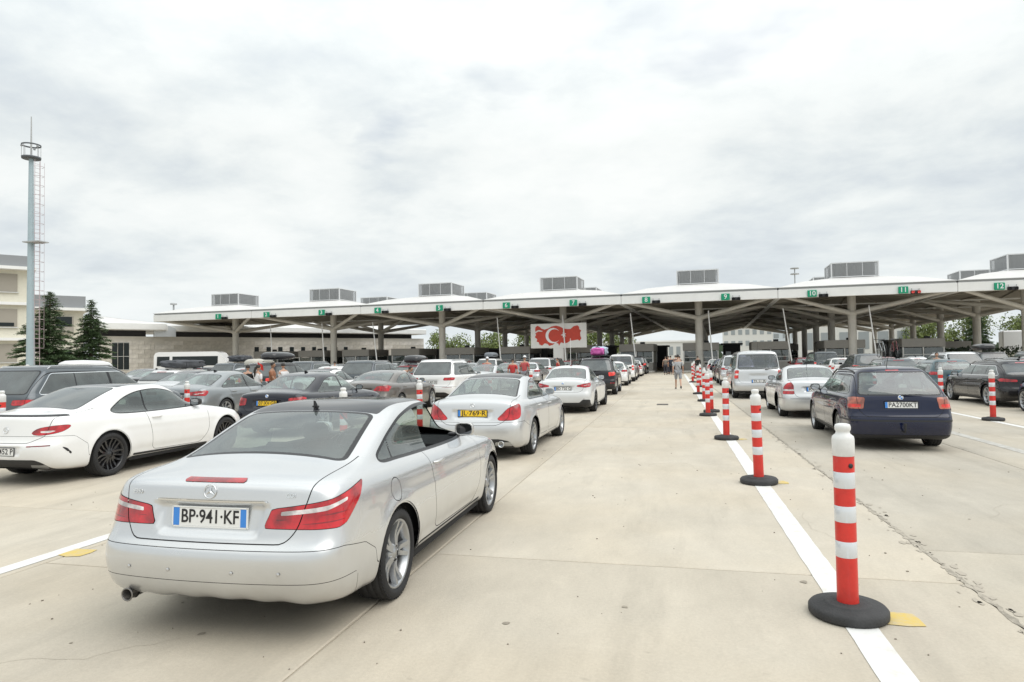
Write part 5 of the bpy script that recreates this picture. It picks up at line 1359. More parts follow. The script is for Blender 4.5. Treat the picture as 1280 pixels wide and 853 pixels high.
def softbag(car, x, z, m_, label, size=(1.5, 1.0, .35), name='roof_bag', cat='roof bag', seed=1):
    a = car.rotation_euler.z; loc = (car.location.x + math.cos(a) * x, car.location.y + math.sin(a) * x, z)
    r = empty(name, loc, a, label, cat, 'luggage on car roofs'); b = MB(); crossbars(b); b.build('crossbars', M_BLACKP, r)
    bm_ = bmesh.new(); bmesh.ops.create_icosphere(bm_, subdivisions=4, radius=1)
    for v in bm_.verts:
        c = v.co; p = Vector([math.copysign(abs(q) ** .5, q) for q in c])
        nz = noise.noise(p * 2.1 + Vector((seed, 0, 0))) * .16 + noise.noise(p * 5 + Vector((0, seed, 0))) * .07
        v.co = Vector((p.x * size[0] / 2, p.y * size[1] / 2, p.z * size[2] / 2)) * (1 + nz) + Vector((0, 0, .05 + size[2] / 2))
    me = bpy.data.meshes.new('cover'); bm_.to_mesh(me); bm_.free(); me.polygons.foreach_set('use_smooth', [True] * len(me.polygons))
    link('cover', me, m_, r)
    st = MB()
    for xx in (-size[0] * .22, size[0] * .22): st.tube([(xx, -size[1] * .5, .05), (xx, -size[1] * .49, size[2] * .9), (xx, 0, size[2] * 1.12 + .05), (xx, size[1] * .49, size[2] * .9), (xx, size[1] * .5, .05)], .012, 5)
    so_ = st.build('strap', M_BLACKP, r); so_['kind'] = 'stuff'
    return r
softbag(BG[(-21.2, 1)], 2.0, 1.46, M_BAG, 'long grey luggage bag strapped on the white estate', (1.9, 1.1, .36))
softbag(BG[(-24.9, 2)], 2.0, 1.74, M_BAG, 'dark tied down luggage on the dark grey SUV at left', (1.3, 1.0, .34), seed=4)
softbag(BG[(-3.35, 0)], 1.5, 1.76, mat('pink_bag', (.62, .12, .42), rough=.6, var=.2, bump=.3), 'bright pink bundle on the black SUV roof', (.75, .62, .36), 'luggage_bundle', 'bundle', 3)
sb = softbag(BG[(-3.35, 0)], 2.3, 1.76, mat('pale_blue_bag', (.45, .55, .66), rough=.6, var=.2), 'pale blue bundle behind the pink one on the black SUV', (.8, .8, .42), 'luggage_bundle', 'bundle', 6)
# bicycles on the estate
def bicycle(loc, rz, label, m_):
    r = empty('bicycle', loc, rz, label, 'bicycle', 'bicycles carried on a car roof')
    for x in (-.52, .52):
        w = MB().tube([(x + .33 * math.cos(2 * PI * k / 24), 0, .34 + .33 * math.sin(2 * PI * k / 24)) for k in range(25)], .016, 6, caps=False).build('wheel', M_RUBBER, r)
        sp = MB()
        for k in range(10): a = 2 * PI * k / 10; sp.tube([(x, 0, .34), (x + .32 * math.cos(a), 0, .34 + .32 * math.sin(a))], .002, 3)
        sp.build('spokes', M_CHROME, w)
    f = MB(); J = dict(r=(-.52, 0, .34), bb=(-.08, 0, .30), st=(-.2, 0, .80), hd=(.33, 0, .82), hb=(.36, 0, .70), f=(.52, 0, .34))
    for a, b in (('r', 'bb'), ('bb', 'st'), ('st', 'hd'), ('bb', 'hb'), ('r', 'st'), ('hd', 'f')): f.tube([J[a], J[b]], .016, 6)
    f.build('frame', m_, r)
    MB().box((-.22, 0, .90), (.24, .12, .05), taper=.7, bev=.02).build('saddle', M_BLACKP, r)
    MB().tube([(.36, -.27, .93), (.32, -.1, .92), (.32, .1, .92), (.36, .27, .93)], .013, 6).build('handlebar', M_BLACKP, r)
    return r
bo = BG[(10.75, 1)]
bicycle((bo.location.x - .3, bo.location.y + 2.2, 1.50), PI / 2, 'left bicycle standing on the dark grey estate roof', PAINTS['grey'])
bicycle((bo.location.x + .3, bo.location.y + 2.3, 1.50), PI / 2 + PI, 'right bicycle standing on the dark grey estate roof', PAINTS['maroon'])
# ------------------------------------------------------------------ canopy of the border station
M_ROOFW = mat('roof_membrane_white', (.64, .63, .61), rough=.7, var=.08, vscale=.5)
M_FASC = mat('fascia_white_metal', (.84, .84, .82), rough=.45, var=.05, vscale=.8)
M_GUT = mat('gutter_grey', (.42, .43, .43), rough=.5)
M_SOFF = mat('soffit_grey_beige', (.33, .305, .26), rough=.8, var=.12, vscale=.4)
M_STEEL = mat('painted_steel_cream', (.68, .655, .60), rough=.5, var=.12, vscale=.7)
M_LOUV = mat('louvre_aluminium', (.36, .37, .375), rough=.5, metal=.3, var=.1)
M_LOUVF = mat('louvre_frame', (.62, .63, .63), rough=.45)
M_SGREEN = mat('sign_green', (.0, .30, .16), rough=.5)
OX, OY, ROT = 2.95, 74.9, rad(3.47)
SX, SY, HF = 15.04, 12.64, 7.10
cR, sR = math.cos(ROT), math.sin(ROT)
def bay(i, j, z=0.0, dx=0.0, dy=0.0):
    u, v = i * SX + dx, j * SY + dy
    return Vector((OX + cR * u + sR * v, OY - sR * u + cR * v, z))
FT = 1.05      # fascia depth
def canopy_meshes(x0, x1):
    """meshes of one bay reaching from x0 to x1 either side of its column"""
    D = SY / 2 - .01; out = {}
    b = MB(); t = HF + FT
    R_ = [(x0, -D), (x1, -D), (x1, D), (x0, D)]; A = [(-2.1, -2.0), (2.1, -2.0), (2.1, 2.0), (-2.1, 2.0)]
    b.add([(x, y, t + .004) for x, y in R_] + [(x * .55 + a[0] * .45, y * .55 + a[1] * .45, t + .66) for (x, y), a in zip(R_, A)] + [(x, y, t + 1.12) for x, y in A],
          [(k, (k + 1) % 4, 4 + (k + 1) % 4, 4 + k) for k in range(4)] + [(4 + k, 4 + (k + 1) % 4, 8 + (k + 1) % 4, 8 + k) for k in range(4)] + [(8, 9, 10, 11)])
    out['roof'] = (b.mesh('roof'), M_ROOFW)
    b = MB(); w = .22; cx_ = (x0 + x1) / 2
    b.box((cx_, -D + w / 2, HF + FT * .40), (x1 - x0 - .012, w, FT * .80), bev=.03); b.box((cx_, D - w / 2, HF + FT * .40), (x1 - x0 - .012, w, FT * .80))
    b.box((x0 + w / 2 + .006, 0, HF + FT * .40), (w, 2 * D - 2 * w - .01, FT * .80)); b.box((x1 - w / 2 - .006, 0, HF + FT * .40), (w, 2 * D - 2 * w - .01, FT * .80))
    out['fascia'] = (b.mesh('fascia'), M_FASC)
    b = MB()
    b.box((cx_, 0, HF + FT * .90), (x1 - x0 - .16, 2 * D - .16, FT * .19)); b.box((cx_, -D + .0, HF + FT * .97), (x1 - x0, .10, FT * .05))
    out['gutter'] = (b.mesh('gutter'), M_GUT)
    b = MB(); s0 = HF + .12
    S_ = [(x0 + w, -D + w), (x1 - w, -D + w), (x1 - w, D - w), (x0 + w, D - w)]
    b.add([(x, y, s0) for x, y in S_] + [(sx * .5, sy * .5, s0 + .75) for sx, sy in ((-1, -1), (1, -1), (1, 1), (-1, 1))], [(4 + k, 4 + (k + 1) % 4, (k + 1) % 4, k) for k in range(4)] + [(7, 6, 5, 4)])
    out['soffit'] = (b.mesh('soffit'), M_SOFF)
    return out
def bm_rib(x0, x1):
    D = SY / 2 - .01; r = []
    for (ax, ay) in ((x0, 0), (x1, 0), (0, -D), (0, D), ((x0) / 2, -D), (x1 / 2, -D), (x0 / 2, D), (x1 / 2, D)):
        k = .94; r.append(MB().tube([(ax * .06, ay * .06, HF + .78), (ax * k, ay * k, HF + .10)], .07, 5).mesh('rib'))
    return r
col_me = MB()
col_me.tube([(0, 0, 0), (0, 0, HF + .9)], .40, 20, caps=False); col_me.lathe([(.62, 0), (.62, .25), (.46, .32), (.41, .34)], n=20)
col_me.lathe([(.42, 5.55), (.50, 5.62), (.50, 5.98), (.42, 6.05)], n=20); col_me = col_me.mesh('column')
lou_me = {}
def louvre_box():
    w, d, h = 4.2, 4.0, 1.45; fr = MB(); z0 = HF + FT + 1.15
    for x in (-w / 2, w / 2):
        for y in (-d / 2, d / 2): fr.box((x, y, z0 + h / 2), (.12, .12, h + .1))
    for z in (z0 + .06, z0 + h):
        for y in (-d / 2, d / 2): fr.box((0, y, z), (w - .13, .10, .09))
        for x in (-w / 2, w / 2): fr.box((x, 0, z), (.10, d - .13, .09))
    fr.box((0, 0, z0 + h + .06), (w - .2, d - .2, .03))
    for x in (-w / 6, w / 6): fr.box((x, -d / 2, z0 + h / 2), (.06, .06, h - .1))
    core = MB().box((0, 0, z0 + h / 2), (w - .5, d - .5, h - .1))
    return fr.mesh('skylight_frame'), core.mesh('skylight_core')
lf_me, lc_me = louvre_box()
sl_a = MB().box((0, 0, 0), (4.08, .05, .055), M=Matrix.Rotation(rad(35), 3, 'X')).mesh('louvre_slat')
sl_b = MB().box((0, 0, 0), (.05, 3.88, .055), M=Matrix.Rotation(rad(35), 3, 'Y')).mesh('louvre_slat')
M_CORE = mat('skylight_polycarbonate', (.50, .52, .52), rough=.6)
def strut_mesh(x, y):
    return MB().tube([(x * .03, y * .03, 5.85), (x * .95, y * .95, HF + .22)], [.24, .17], 10).mesh('strut')
cm = {}
NAMES_J = ['front row', 'second row', 'third row', 'fourth row', 'fifth row', 'sixth row']
BAYN = {-4: 'gate one', -3: 'gates two and three', -2: 'gates four and five', -1: 'gates six and seven', 0: 'gates eight and nine', 1: 'gates ten and eleven', 2: 'gate twelve'}
for j in range(6):
    for i in range(-4, 3):
        if i == -4 and j > 0: continue
        if i == -3 and j > 1: continue
        x0, x1 = -SX / 2 + .01, SX / 2 - .01
        key = (x0, x1)
        if key not in cm: cm[key] = (canopy_meshes(x0, x1), [strut_mesh(a, b_) for a, b_ in ((x0, -SY / 2), (x1, -SY / 2), (x1, SY / 2), (x0, SY / 2))], bm_rib(x0, x1))
        M_, St, Rb = cm[key]; p = bay(i, j)
        r = empty('canopy_bay', p, -ROT, 'white roofed canopy bay over %s, %s from the front' % (BAYN[i], NAMES_J[j]), 'canopy', 'canopy bays over the border gates')
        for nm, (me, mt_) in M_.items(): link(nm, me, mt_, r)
        cl_ = link('column', col_me, M_STEEL, r)
        for me in St: link('strut', me, M_STEEL, r)
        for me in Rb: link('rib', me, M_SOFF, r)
        if j < 3:
            f = link('skylight', lc_me, M_CORE, r); link('frame', lf_me, M_LOUVF, f)
            z0 = HF + FT + 1.15
            for k in range(14):
                z = z0 + .13 + k * .098
                link('louvre', sl_a, M_LOUV, f, (0, -2.0, z))
                if i < 0: link('louvre', sl_b, M_LOUV, f, (2.1, 0, z))
                else: link('louvre', sl_b, M_LOUV, f, (-2.1, 0, z))
# gate signs on the fascia
SIGN_I = {1: -4.18, 2: -3.67, 3: -3.10, 4: -2.42, 5: -1.99, 6: -1.44, 7: -.90, 8: -.37, 9: .18, 10: .75, 11: 1.33, 12: 1.90}
SIGN_I = {1: -3.82, 2: -3.35, 3: -2.84, 4: -2.35, 5: -1.84, 6: -1.32, 7: -.83, 8: -.33, 9: .18, 10: .70, 11: 1.21, 12: 1.71}
NUMW = ['one', 'two', 'three', 'four', 'five', 'six', 'seven', 'eight', 'nine', 'ten', 'eleven', 'twelve']
for n_, ii in SIGN_I.items():
    p = bay(ii, -.5, HF + .34, dy=-.09)
    s_ = empty('gate_sign', p, -ROT, 'green gate sign with white number %s on the canopy fascia' % NUMW[n_ - 1], 'gate sign', 'green numbered gate signs')
    MB().box((0, 0, 0), (.80, .14, .64), bev=.03).build('panel', M_SGREEN, s_)
    t_ = link('number', text_mesh(str(n_), .62, .01), M_WHITE, s_, (0, -.078, .0), (PI / 2, 0, 0))
    p = bay(ii, -.5, HF + .12, dx=.98, dy=-.12)
    q = empty('lane_signal', p, -ROT, ('lane signal with red field' if n_ == 11 else 'small black lane signal') + ' right of gate sign %s' % NUMW[n_ - 1], 'lane signal', 'lane signals beside the gate signs')
    MB().box((0, 0, 0), (.80, .22, .30), bev=.03).build('housing', M_BLACKP, q)
    for xx in (-.25, .25):
        MB().lathe([(0, 0), (.13, 0), (.14, -.06), (.12, -.06)], n=14, axis='Y').build('lens', M_REDB if (n_ == 11) else M_GAP, q, (xx, -.115, 0))
    for xx in (-.3, .3): MB().box((xx, .05, .25), (.05, .05, .2)).build('bracket', M_GUT, q)

# ------------------------------------------------------------------ booths and barriers
M_BGREY = mat('booth_panel_grey', (.30, .285, .26), rough=.55, var=.08)
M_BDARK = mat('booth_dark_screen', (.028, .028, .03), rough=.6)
M_BTEAL = glass('booth_glass', (.10, .20, .19)); M_WFR = mat('booth_window_frame', (.62, .62, .60), rough=.45)
def make_booth():
    r = empty('booth'); w, d, h = 3.8, 5.4, 3.1
    b = MB(); b.box((0, 0, h - .42), (w, d, .84), bev=.03); b.build('header_panel', M_BGREY, r)
    MB().box((0, 0, .50), (w - .2, d - .2, 1.0)).build('base_panel', M_BGREY, r)
    MB().box((0, 0, 1.6), (w - 1.1, d - 1.2, 1.16)).build('inner_wall', M_BDARK, r)
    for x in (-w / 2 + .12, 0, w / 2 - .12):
        for y in (-d / 2 + .12, d / 2 - .12): MB().box((x, y, 1.63), (.12, .12, 1.25)).build('window_post', M_WFR, r)
    for y in (-d / 2 + .12, d / 2 - .12):
        MB().box((0, y, 1.04), (w - .1, .10, .07)).build('sill', M_WFR, r); MB().box((0, y, 1.52), (w - .4, .07, .06)).build('transom', M_WFR, r)
        for x in (-w / 4, w / 4): MB().box((x, y + .01, 1.63), (w / 2 - .26, .02, 1.12)).build('window', M_BTEAL, r)
    for x in (-w / 2 + .14, w / 2 - .14): MB().box((x, 0, 1.63), (.02, d - .4, 1.12)).build('window', M_BTEAL, r)
    MB().box((0, -d / 2 - 1.2, .07), (w + .3, d * .4 + .2, .14)).build('kerb', M_STEEL, r)
    MB().box((.6, -1.6, h + .12), (.5, .4, .24), bev=.04).build('camera_housing', M_BLACKP, r)
    return r
b0 = make_booth()
BO = [-4.05, -3.55, -2.78, -2.28, -1.74, -1.24, -.80, -.42, .03, .50, .97, 1.47]
for k, ii in enumerate([-3.68, -3.22, -2.79, -2.33, -1.85, -1.39, -.9, -.45, .01, .48, .95, 1.42]):
    o = b0 if k == 0 else copy_tree(b0)
    o.location = bay(ii, 0, 0, dy=2.6); o.rotation_euler = (0, 0, -ROT)
    setp(o, 'grey passport booth with a wide header, %s from the left under the canopy' % ORD[k], 'booth', 'passport booths')
for k, ii in enumerate((-2.55, -2.05, -1.6, -1.12, -.66, .72, 1.2, 1.68, 2.1)):  # second line added to close bright gaps under the roof
    o = copy_tree(b0); o.location = bay(ii, 2, 0, dy=2.6); o.rotation_euler = (0, 0, -ROT)
    setp(o, 'grey booth added in the second line deep under the canopy, %s from the left' % ORD[k], 'booth', 'booths added in the second line')
# dark screens and cabins under the roof, long ones added to close bright gaps
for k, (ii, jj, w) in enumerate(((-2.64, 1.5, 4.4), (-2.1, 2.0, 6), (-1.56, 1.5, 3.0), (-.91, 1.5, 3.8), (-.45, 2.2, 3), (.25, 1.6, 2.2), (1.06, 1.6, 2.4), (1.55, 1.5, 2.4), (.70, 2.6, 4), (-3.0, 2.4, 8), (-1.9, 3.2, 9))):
    r = empty('dark_cabin', bay(ii, jj), -ROT, 'dark cabin filling the dark band deep under the canopy, %s from the left' % ORD[k], 'cabin', 'dark inspection cabins')
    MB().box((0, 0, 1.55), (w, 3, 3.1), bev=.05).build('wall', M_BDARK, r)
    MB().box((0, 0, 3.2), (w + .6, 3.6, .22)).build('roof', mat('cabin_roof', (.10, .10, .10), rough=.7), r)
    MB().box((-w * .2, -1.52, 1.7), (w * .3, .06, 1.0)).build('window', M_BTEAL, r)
M_ARM = mat('barrier_white', (.76, .76, .75), rough=.4)
def make_barrier():
    r = empty('barrier'); MB().box((0, 0, .5), (.34, .34, 1.0), bev=.03).build('housing', mat('barrier_housing', (.50, .12, .08), rough=.5), r)
    a = empty('arm_pivot'); bpy.data.objects.remove(a)
    L = 5.4; t = rad(86)
    o = MB().tube([(0, -.22, .9), (-.04 - math.cos(t) * L, -.22, .9 + math.sin(t) * L)], [.075, .055], 8).build('arm', M_ARM, r)
    for k in (2.6,):
        c = Vector((-.04 - math.cos(t) * k, -.30, .9 + math.sin(t) * k))
        MB().lathe([(0, -.02), (.28, -.02), (.28, .02), (0, .02)], c=c, n=16, axis='Y').build('stop_disc', M_PRED, r)
    return r
br0 = make_barrier()
for k, (ii, ln) in enumerate(((-3.40, 0), (-2.91, 0), (-2.43, 3), (-1.41, 1), (-.92, 0), (-.42, 2), (.09, 0), (.59, 4), (1.09, 3))):
    o = br0 if k == 0 else copy_tree(br0)
    o.location = bay(ii, -.32); o.rotation_euler = (0, rad(-ln + 1), -ROT)
    if k not in (7, 8):
        for c_ in list(o.children):
            if c_.name.startswith('stop_disc'): bpy.data.objects.remove(c_)
    setp(o, 'raised white barrier arm at the gates, %s from the left%s' % (ORD[k], ', carrying a red disc' if k in (7, 8) else ''), 'barrier', 'raised barrier arms at the gates')

# ------------------------------------------------------------------ billboard with the red map
bp_ = bay(-.98, -.30)
bb = empty('billboard', bp_, -ROT, 'white billboard with red map of Turkey bearing white crescent and star', 'billboard')
MB().box((0, 0, 4.12), (6.25, .22, 2.70), bev=.03).build('panel', mat('billboard_white', (.74, .73, .70), rough=.5), bb)
MB().box((0, .10, 1.40), (1.15, .5, 2.75), bev=.03).build('pillar', mat('pillar_white', (.70, .69, .67), rough=.5), bb)
MAPO = [(.0, .93), (.045, 1.0), (.10, .93), (.13, .86), (.20, .80), (.28, .85), (.36, .95), (.46, .98), (.54, .93), (.62, .83), (.70, .80), (.77, .80), (.84, .93), (.92, .97), (.955, .90), (.96, .78), (1.0, .72), (.975, .60), (.98, .46), (1.0, .33), (.965, .22), (.92, .28), (.84, .25), (.76, .23), (.70, .14), (.64, .10), (.56, .16), (.53, .07), (.515, .0), (.50, .10), (.44, .16), (.38, .05), (.30, .0), (.26, .10), (.20, .13), (.14, .02), (.08, .08), (.07, .18), (.02, .22), (.035, .34), (-.02, .44), (.01, .55), (-.01, .62), (.06, .72), (.14, .70), (.16, .73), (.08, .79), (.03, .76), (.0, .70), (-.01, .80)]
def flatshape(pts, y0, y1, T): return MB().prism([T(p) for p in pts], y0, y1, T=lambda v: (v[0], v[2], v[1]))
mT = lambda p: (-2.55 + p[0] * 5.1, 3.02 + p[1] * 2.24)
me_b = bmesh.new()
vs = [me_b.verts.new((mT(p)[0] + .0, -.135, mT(p)[1])) for p in MAPO]
fc_ = me_b.faces.new(vs); ext = bmesh.ops.extrude_face_region(me_b, geom=[fc_])
for v in ext['geom']:
    if isinstance(v, bmesh.types.BMVert): v.co.y += .05
bmesh.ops.triangulate(me_b, faces=list(me_b.faces)); bmesh.ops.recalc_face_normals(me_b, faces=list(me_b.faces))
mm = bpy.data.meshes.new('map'); me_b.to_mesh(mm); me_b.free()
M_MAPR = mat('map_red', (.55, .055, .030), rough=.5, var=.15, vscale=1.2)
mp_ = link('red_map', mm, M_MAPR, bb)
cres = [(math.cos(t) * .84 - .58, math.sin(t) * .84 + 4.13) for t in np.linspace(rad(42), rad(318), 30)] + [(math.cos(t) * .70 - .40, math.sin(t) * .70 + 4.13) for t in np.linspace(rad(318), rad(42), 30)]
nC = 30
V = [(x, -.150, z) for x, z in cres]
MB().add(V, [(k, k + 1, 2 * nC - 2 - k, 2 * nC - 1 - k) for k in range(nC - 1)]).build('crescent', M_WHITE, mp_)
st_ = []
for k in range(10):
    a = rad(180) + k * PI / 5; rr_ = .34 if k % 2 == 0 else .13; st_.append((.62 + rr_ * math.cos(a), 4.18 + rr_ * math.sin(a)))
MB().add([(.62, -.152, 4.18)] + [(x, -.152, z) for x, z in st_], [(0, 1 + k, 1 + (k + 1) % 10) for k in range(10)]).build('star', M_WHITE, mp_)

# ------------------------------------------------------------------ stone passenger building
M_STONE = mat('travertine', (.70, .665, .60), rough=.8, var=.12, vscale=.6)
M_STONES = [mat('travertine_%s' % w, c, rough=.8, var=.22, vscale=1.5) for w, c in (('a', (.72, .68, .61)), ('b', (.68, .64, .57)), ('c', (.75, .71, .65)), ('d', (.62, .58, .51)))]
M_DKWIN = mat('dark_window', (.02, .026, .027), rough=.3, spec=.3); M_FARWIN = mat('far_window', (.30, .33, .34), rough=.4)  # far panes lightened to put distance haze into their colour
def wall_along(p0, p1, h, th=.5):
    d = (Vector(p1) - Vector(p0)); L = d.length; a = math.atan2(d.y, d.x); return L, a
st0 = empty('terminal_building', (-68.0, 76.0, 0), label='low travertine passenger building with white overhanging roof behind the parked cars', cat='building')
def stone_wall(p0, p1, h, cw, chh):
    p0, p1 = Vector(p0), Vector(p1); L, a = wall_along(p0, p1, h)
    w = MB(); mid_ = (p0 + p1) / 2
    o = MB().box((0, .20, h / 2), (L, .40, h)).build('wall', M_STONE, st0, (mid_.x - st0.location.x, mid_.y - st0.location.y, 0), (0, 0, a))
    rows = int(h / chh); me = None; key = {}
    n = 0
    for r in range(rows):
        x = -L / 2 + (cw * .5 if r % 2 else 0) + .01
        while x < L / 2 - .3:
            ln = min(cw, L / 2 - x) - .03
            kk = round(ln, 2)
            if kk not in key: key[kk] = MB().box((kk / 2, 0, chh / 2), (kk, .06, chh - .03)).mesh('stone_tile')
            if n < 290: link('stone_tile', key[kk], random.choice(M_STONES), o, (x, -.03 - .012 * random.random(), r * chh + .01))
            n += 1; x += ln + .03
    return o, L
wA, LA = stone_wall((-71.6, 70.9, 0), (-68.06, 76.33, 0), 5.35, 1.5, .60)
wB, LB = stone_wall((-68.06, 76.33, 0), (-42.0, 109.3, 0), 5.35, 2.4, .60)
# windows
wn_ = MB()
for k in range(3):
    f = MB().box((-1.5 + k * .68, -.10, 2.75), (.60, .06, 3.6)).build('window', M_DKWIN, wA)
    for z in (.95, 2.7, 4.5): MB().box((-1.5 + k * .68, -.14, z), (.62, .05, .06)).build('frame', M_WFR, f) 
for k in range(9):
    MB().box((-7.5 + k * 1.75, -.08, 3.4), (.62, .10, 1.05)).build('window', M_DKWIN, wB)
MB().box((10.5, -.12, 1.3), (20, .2, 2.4)).build('glazed_front', M_DKWIN, wB)
# roof slab and small gable
def roof_slab(p0, p1, z, t, out):
    p0, p1 = Vector(p0), Vector(p1); L, a = wall_along(p0, p1, 0); mid_ = (p0 + p1) / 2
    r = MB(); r.box((0, 5, z + t / 2), (L + 3, 10 + out * 2, t), bev=.08)
    o = r.build('roof', M_FASC, st0, (mid_.x - st0.location.x, mid_.y - st0.location.y, 0), (0, 0, a))
    b = MB(); n = 3
    b.add([(-L / 2 - 1, -out + .3, z + t), (L / 2 + 1, -out + .3, z + t), (L / 2 + 1, 9, z + t), (-L / 2 - 1, 9, z + t), (-L / 2 + 6, 4, z + t + 1.1), (L / 2 - 6, 4, z + t + 1.1)], [(0, 1, 5, 4), (1, 2, 5), (2, 3, 4, 5), (3, 0, 4)])
    b.build('roof_crown', M_ROOFW, o)
    c = MB().box((0, 3.5, (5.35 + z) / 2), (L - 1, 6, z - 5.37)).build('roof_gap_block', M_BDARK, o)  # dark box fills the gap between wall top and roof
    return o
roof_slab((-74.5, 66.4, 0), (-68.3, 76.0, 0), 6.15, .95, 1.6)
rB = roof_slab((-67.2, 77.4, 0), (-43.0, 108.0, 0), 6.05, .85, 1.2)
MB().add([(-1.3, -.2, 5.3), (1.3, -.2, 5.3), (1.3, -.2, 6.4), (0, -.2, 7.0), (-1.3, -.2, 6.4), (-1.3, 1.2, 5.3), (1.3, 1.2, 5.3), (1.3, 1.2, 6.4), (0, 1.2, 7.0), (-1.3, 1.2, 6.4)],
         [(0, 1, 2, 3, 4), (9, 8, 7, 6, 5), (0, 4, 9, 5), (4, 3, 8, 9), (3, 2, 7, 8), (2, 1, 6, 7)]).build('gable', mat('gable_white', (.62, .65, .68), rough=.6), st0, (-66.6 - st0.location.x, 76.6 - st0.location.y, 0), (0, 0, rad(46)))

# ------------------------------------------------------------------ cream office building on the left
M_CREAM = mat('render_cream', (.72, .69, .58), rough=.8, var=.06); M_SHUT = mat('shutter_taupe', (.36, .33, .28), rough=.7); M_SLATE = mat('roof_grey', (.27, .28, .29), rough=.7)
ob = empty('office_building', (-68.80, 44.42, 0), label='cream rendered office building with grey roof at the left edge', cat='building')
oa = rad(52)
def part_box(nm, c, d, m_, par, bev=0):
    return MB().box(c, d, bev=bev).build(nm, m_, par)
holder = ob; ob.rotation_euler = (0, 0, oa)
part_box('wall', (0, 6, 5.55), (22, 12, 11.1), M_CREAM, ob); w2 = part_box('wall', (13.35, 6.4, 3.65), (4.6, 11, 7.3), M_CREAM, ob)
for z in (4.3, 7.8): part_box('cornice', (0, -.25, z), (22.2, .55, .28), M_FASC, ob)
part_box('eaves', (0, 5.6, 11.25), (23, 13.4, .30), M_FASC, ob); part_box('roof', (0, 5.6, 11.95), (22.2, 12.4, 1.1), M_SLATE, ob)
part_box('eaves', (13.6, 6.0, 7.44), (5.1, 12, .28), M_FASC, ob); part_box('roof', (13.4, 6.2, 8.2), (4.8, 11.5, 1.25), M_SLATE, ob)
for fl in range(3):
    for k in range(6):
        x = -9.4 + k * 3.7; z = 2.95 + fl * 3.45
        f = part_box('window', (x, -.03, z), (1.9, .12, 1.75), M_SHUT, ob)
        part_box('pane', (x - .72, -.10, z), (.40, .05, 1.6), M_DKWIN, f); part_box('frame', (x, -.13, z - .95), (2.1, .16, .09), M_WFR, f)
        if fl == 1: part_box('pane_gap', (x + .1, -.11, z - .65), (1.2, .05, .35), M_DKWIN, f)
for fl in range(2):
    for k in range(1):
        x = 13.9 + k * 3.6; z = 2.4 + fl * 3.45
        f = part_box('window', (x, .42, z), (1.7, .15, 1.7), M_SHUT, ob); part_box('pane', (x, .33, z + .3), (1.4, .05, 1.0), M_DKWIN, f)

# ------------------------------------------------------------------ light mast
ms = empty('light_mast', (-46.89, 40.25, 0), label='tall pale blue light mast with a caged ladder and ring platforms', cat='mast')
M_MAST = mat('galvanised_blue', (.40, .49, .52), rough=.45, metal=.25, var=.06)
MB().tube([(0, 0, 0), (0, 0, 17.6)], [.30, .155], 16).build('pole', M_MAST, ms)
MB().tube([(0, 0, 17.6), (0, 0, 20.6)], [.07, .035], 8).build('lightning_rod', M_GUT, ms)
MB().lathe([(0, 17.35), (.62, 17.35), (.64, 17.5), (.15, 17.62)], n=20).build('platform', mat('platform_dark', (.10, .11, .12), rough=.6), ms)
MB().lathe([(.60, 18.35), (.64, 18.35), (.64, 18.45), (.60, 18.45)], n=20).build('ring', MATS['platform_dark'], ms)
for k in range(8):
    a = 2 * PI * k / 8; f = MB().tube([(.6 * math.cos(a), .6 * math.sin(a), 17.5), (.6 * math.cos(a), .6 * math.sin(a), 18.4)], .018, 5).build('stanchion', M_GUT, ms)
for k in range(3):
    a = 2 * PI * k / 3; MB().box((.60 * math.cos(a), .60 * math.sin(a), 18.28), (.16, .14, .14), rz=a, bev=.03).build('floodlight', M_LOUV, ms)
la = MB()
M_LAD = mat('ladder_pinkgrey', (.45, .36, .37), rough=.6)
lx = .60
for yy in (-.22, .22): la.tube([(lx, yy, 1.2), (lx, yy, 17.2)], .018, 5)
la.build('ladder_stile', M_LAD, ms)
for k in range(48): MB().tube([(lx, -.22, 1.4 + k * .33), (lx, .22, 1.4 + k * .33)], .012, 4).build('rung', M_LAD, ms)
for k in range(20):
    z = 3.0 + k * .72
    MB().tube([(lx + .38 * math.sin(t) * 1.25, -.34 * math.cos(t), z) for t in np.linspace(0, PI, 9)], .014, 4).build('cage_hoop', M_LAD, ms)
for yy in (-.2, .2): MB().tube([(lx + .42, yy, 3), (lx + .42, yy, 17)], .014, 4).build('cage_bar', M_LAD, ms)
for z in (11.0,): MB().box((.45, 0, z), (1.5, .9, .08)).build('rest_platform', M_GUT, ms)
# other masts
for (x, y, h, lb) in ((30.2, 177.0, 23.0, 'distant lattice lighting mast above the canopy roof'), (-72.8, 85.5, 10.6, 'small twin lamp pole behind the white roof at left')):
    q = empty('light_mast', (x, y, 0), label=lb, cat='mast')
    MB().tube([(0, 0, 0), (0, 0, h)], [.2, .12], 10).build('pole', M_LOUV, q)
    for z in (h - .1, h - 1.5): MB().lathe([(0, z), (h * .045, z), (h * .045, z + .25), (0, z + .25)], n=14).build('lamp_ring', M_GUT, q)

